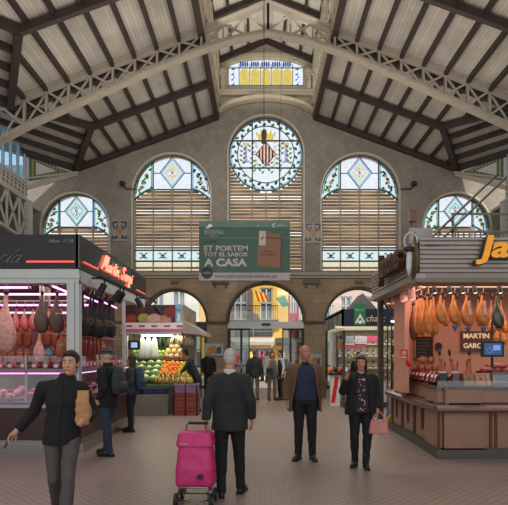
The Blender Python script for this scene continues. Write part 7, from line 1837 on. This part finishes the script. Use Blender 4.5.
# 9-11 group at the doorway
person('man in a dark jacket and khaki trousers standing in the doorway with his back turned', (aX(254.5, 17.5), 17.5, 0), R(172), 1.72, outfit={'trousers': cloth('khaki', (96,84,68)), 'shoes': S_blk, 'jacket': cloth('dark_green_jacket', (36,40,40)), 'hem': .82, 'collar': True}, hair='short', hairm=H_gb, skinm=SK2, vox=.012, far=True)
wg, j, s, hp, tor = person('woman in a pale cardigan with a dark shoulder bag standing in the doorway', (aX(272, 17.4), 17.4, 0), R(15), 1.68, outfit={'trousers': cloth('taupe_trouser', (98,86,80)), 'shoes': S_brn, 'boot': .1, 'shirt': cloth('grey_top', (96,90,90)), 'opencoat': cloth('pale_cardigan', (170,164,158)), 'hem': .86}, hair='long', hairm=H_brown, skinm=SK1, vox=.012, far=True)
sb_ = thing('shoulder_bag', 'black shoulder bag hanging at the hip of the woman in the pale cardigan', 'bag', wp(wg, (-.16,-.26,.92)), R(15))
MB().loft([((0,0,0), .13, .04), ((0,0,.16), .12, .035), ((0,0,.2), .09, .02)], 14, pw=4).build('bag_body', M_black, sb_); MB().tube([(-.1,0,.16),(.0,.1,.5),(.25,.18,.62)], .008, 5).build('strap', M_black, sb_)
mg, j, s, hp, tor = person('young man in a black gilet over white sleeves with a grey rucksack in the doorway', (aX(280.5, 17.5), 17.5, 0), R(-70), 1.72, outfit={'trousers': C_black, 'shoes': S_blk, 'shirt': cloth('white_sleeves', (180,178,176)), 'jacket': C_black, 'jacket_name': 'gilet', 'hem': .88} if 0 else {'trousers': C_black, 'shoes': S_blk, 'shirt': cloth('white_sleeves', (180,178,176))}, hair='short', hairm=H_dark, skinm=SK2, vox=.012, far=True)
gm_ = MB().loft([(V(0,0,.88)*s, .19*s, .14*s), (V(0,0,1.1)*s, .185*s, .135*s), (V(0,0,1.3)*s, .195*s, .14*s), (V(0,0,1.41)*s, .15*s, .115*s)], 18); gm_.build('gilet', C_black, mg, smooth=True)
backpack('grey rucksack on the back of the young man in the gilet', mg, s, cloth('rucksack_mid_grey', (96,98,104)), (0,.22,1.0))
# 12 shop assistant
person('dark-haired assistant behind the navy stall counter', (aX(357.5, 16.55), 16.35, 0), R(0), 1.66, outfit={'trousers': C_black, 'shoes': S_blk, 'shirt': cloth('dark_apron', (40,36,40))}, hair='bob', hairm=H_dark, skinm=SK1, vox=.013, far=True)
# people out in the street
for i, (px, Y, c, l, rz) in enumerate(((246, 27, (40,44,60), 'passer-by in a dark blue coat in the sunny street beyond the doorway', 90), (262, 29, (180,60,70), 'passer-by in a red jacket in the sunny street beyond the doorway', -60), (268, 27.5, (190,180,170), 'passer-by in a cream coat in the sunny street beyond the doorway', 20), (292, 30, (60,60,60), 'passer-by in a grey coat in the sunny street beyond the doorway', -90))):
    person(l, (aX(px, Y), Y, -.02), R(rz), 1.7, outfit={'trousers': C_dk, 'shoes': S_blk, 'jacket': cloth('street_coat_%s' % 'abcd'[i], c), 'hem': .8}, hair='short' if i % 2 else 'bob', hairm=H_dark, skinm=SK2, vox=.016, far=True)
def area(name, loc, rot, sx, sy, e, col=(1,1,1)):
    l = bpy.data.lights.new(name, 'AREA'); l.shape = 'RECTANGLE'; l.size = sx; l.size_y = sy; l.energy = e; l.color = col
    o = bpy.data.objects.new(name, l); o.location = loc; o.rotation_euler = rot; COL.objects.link(o); return o
# added unseen fill lamps in place of hall daylight and floor bounce
area('hall_fill', (0, 12.0, 9.4), (R(30), 0, 0), 10, 5, 380, (1, .94, .86))
area('hall_fill', (0, 4.0, 9.0), (R(35), 0, 0), 9, 5, 70, (1, .94, .87))
area('roof_fill', (0, 15, 5.8), (R(180), 0, 0), 12, 10, 520, (1, .94, .86))  # added upward fill lamps that brighten the roof boards
area('roof_fill', (0, 6, 6.2), (R(165), 0, 0), 12, 8, 300, (1, .94, .86))
area('monitor_fill', (XC, 18, 12.6), (R(180), 0, 0), 3.2, 9, 120, (1, .95, .88))  # added upward fill lamp to brighten the inside of the monitor
sp = bpy.data.lights.new('floor_fill', 'AREA'); sp.shape = 'RECTANGLE'; sp.size = 5; sp.size_y = 2.5; sp.energy = 130; sp.color = (1, .93, .84)  # added overhead fill lamp brightening the middle of the floor, no real beam
spo = bpy.data.objects.new('floor_fill', sp); spo.location = (0, 12.5, 5.6); COL.objects.link(spo)
sun = bpy.data.lights.new('sun', 'SUN'); sun.energy = 6; sun.angle = R(2); sun.color = (1, .94, .84)
so = bpy.data.objects.new('sun', sun); so.rotation_euler = (R(28), R(22), 0); COL.objects.link(so)

bpy.data.scenes.remove(TMP)
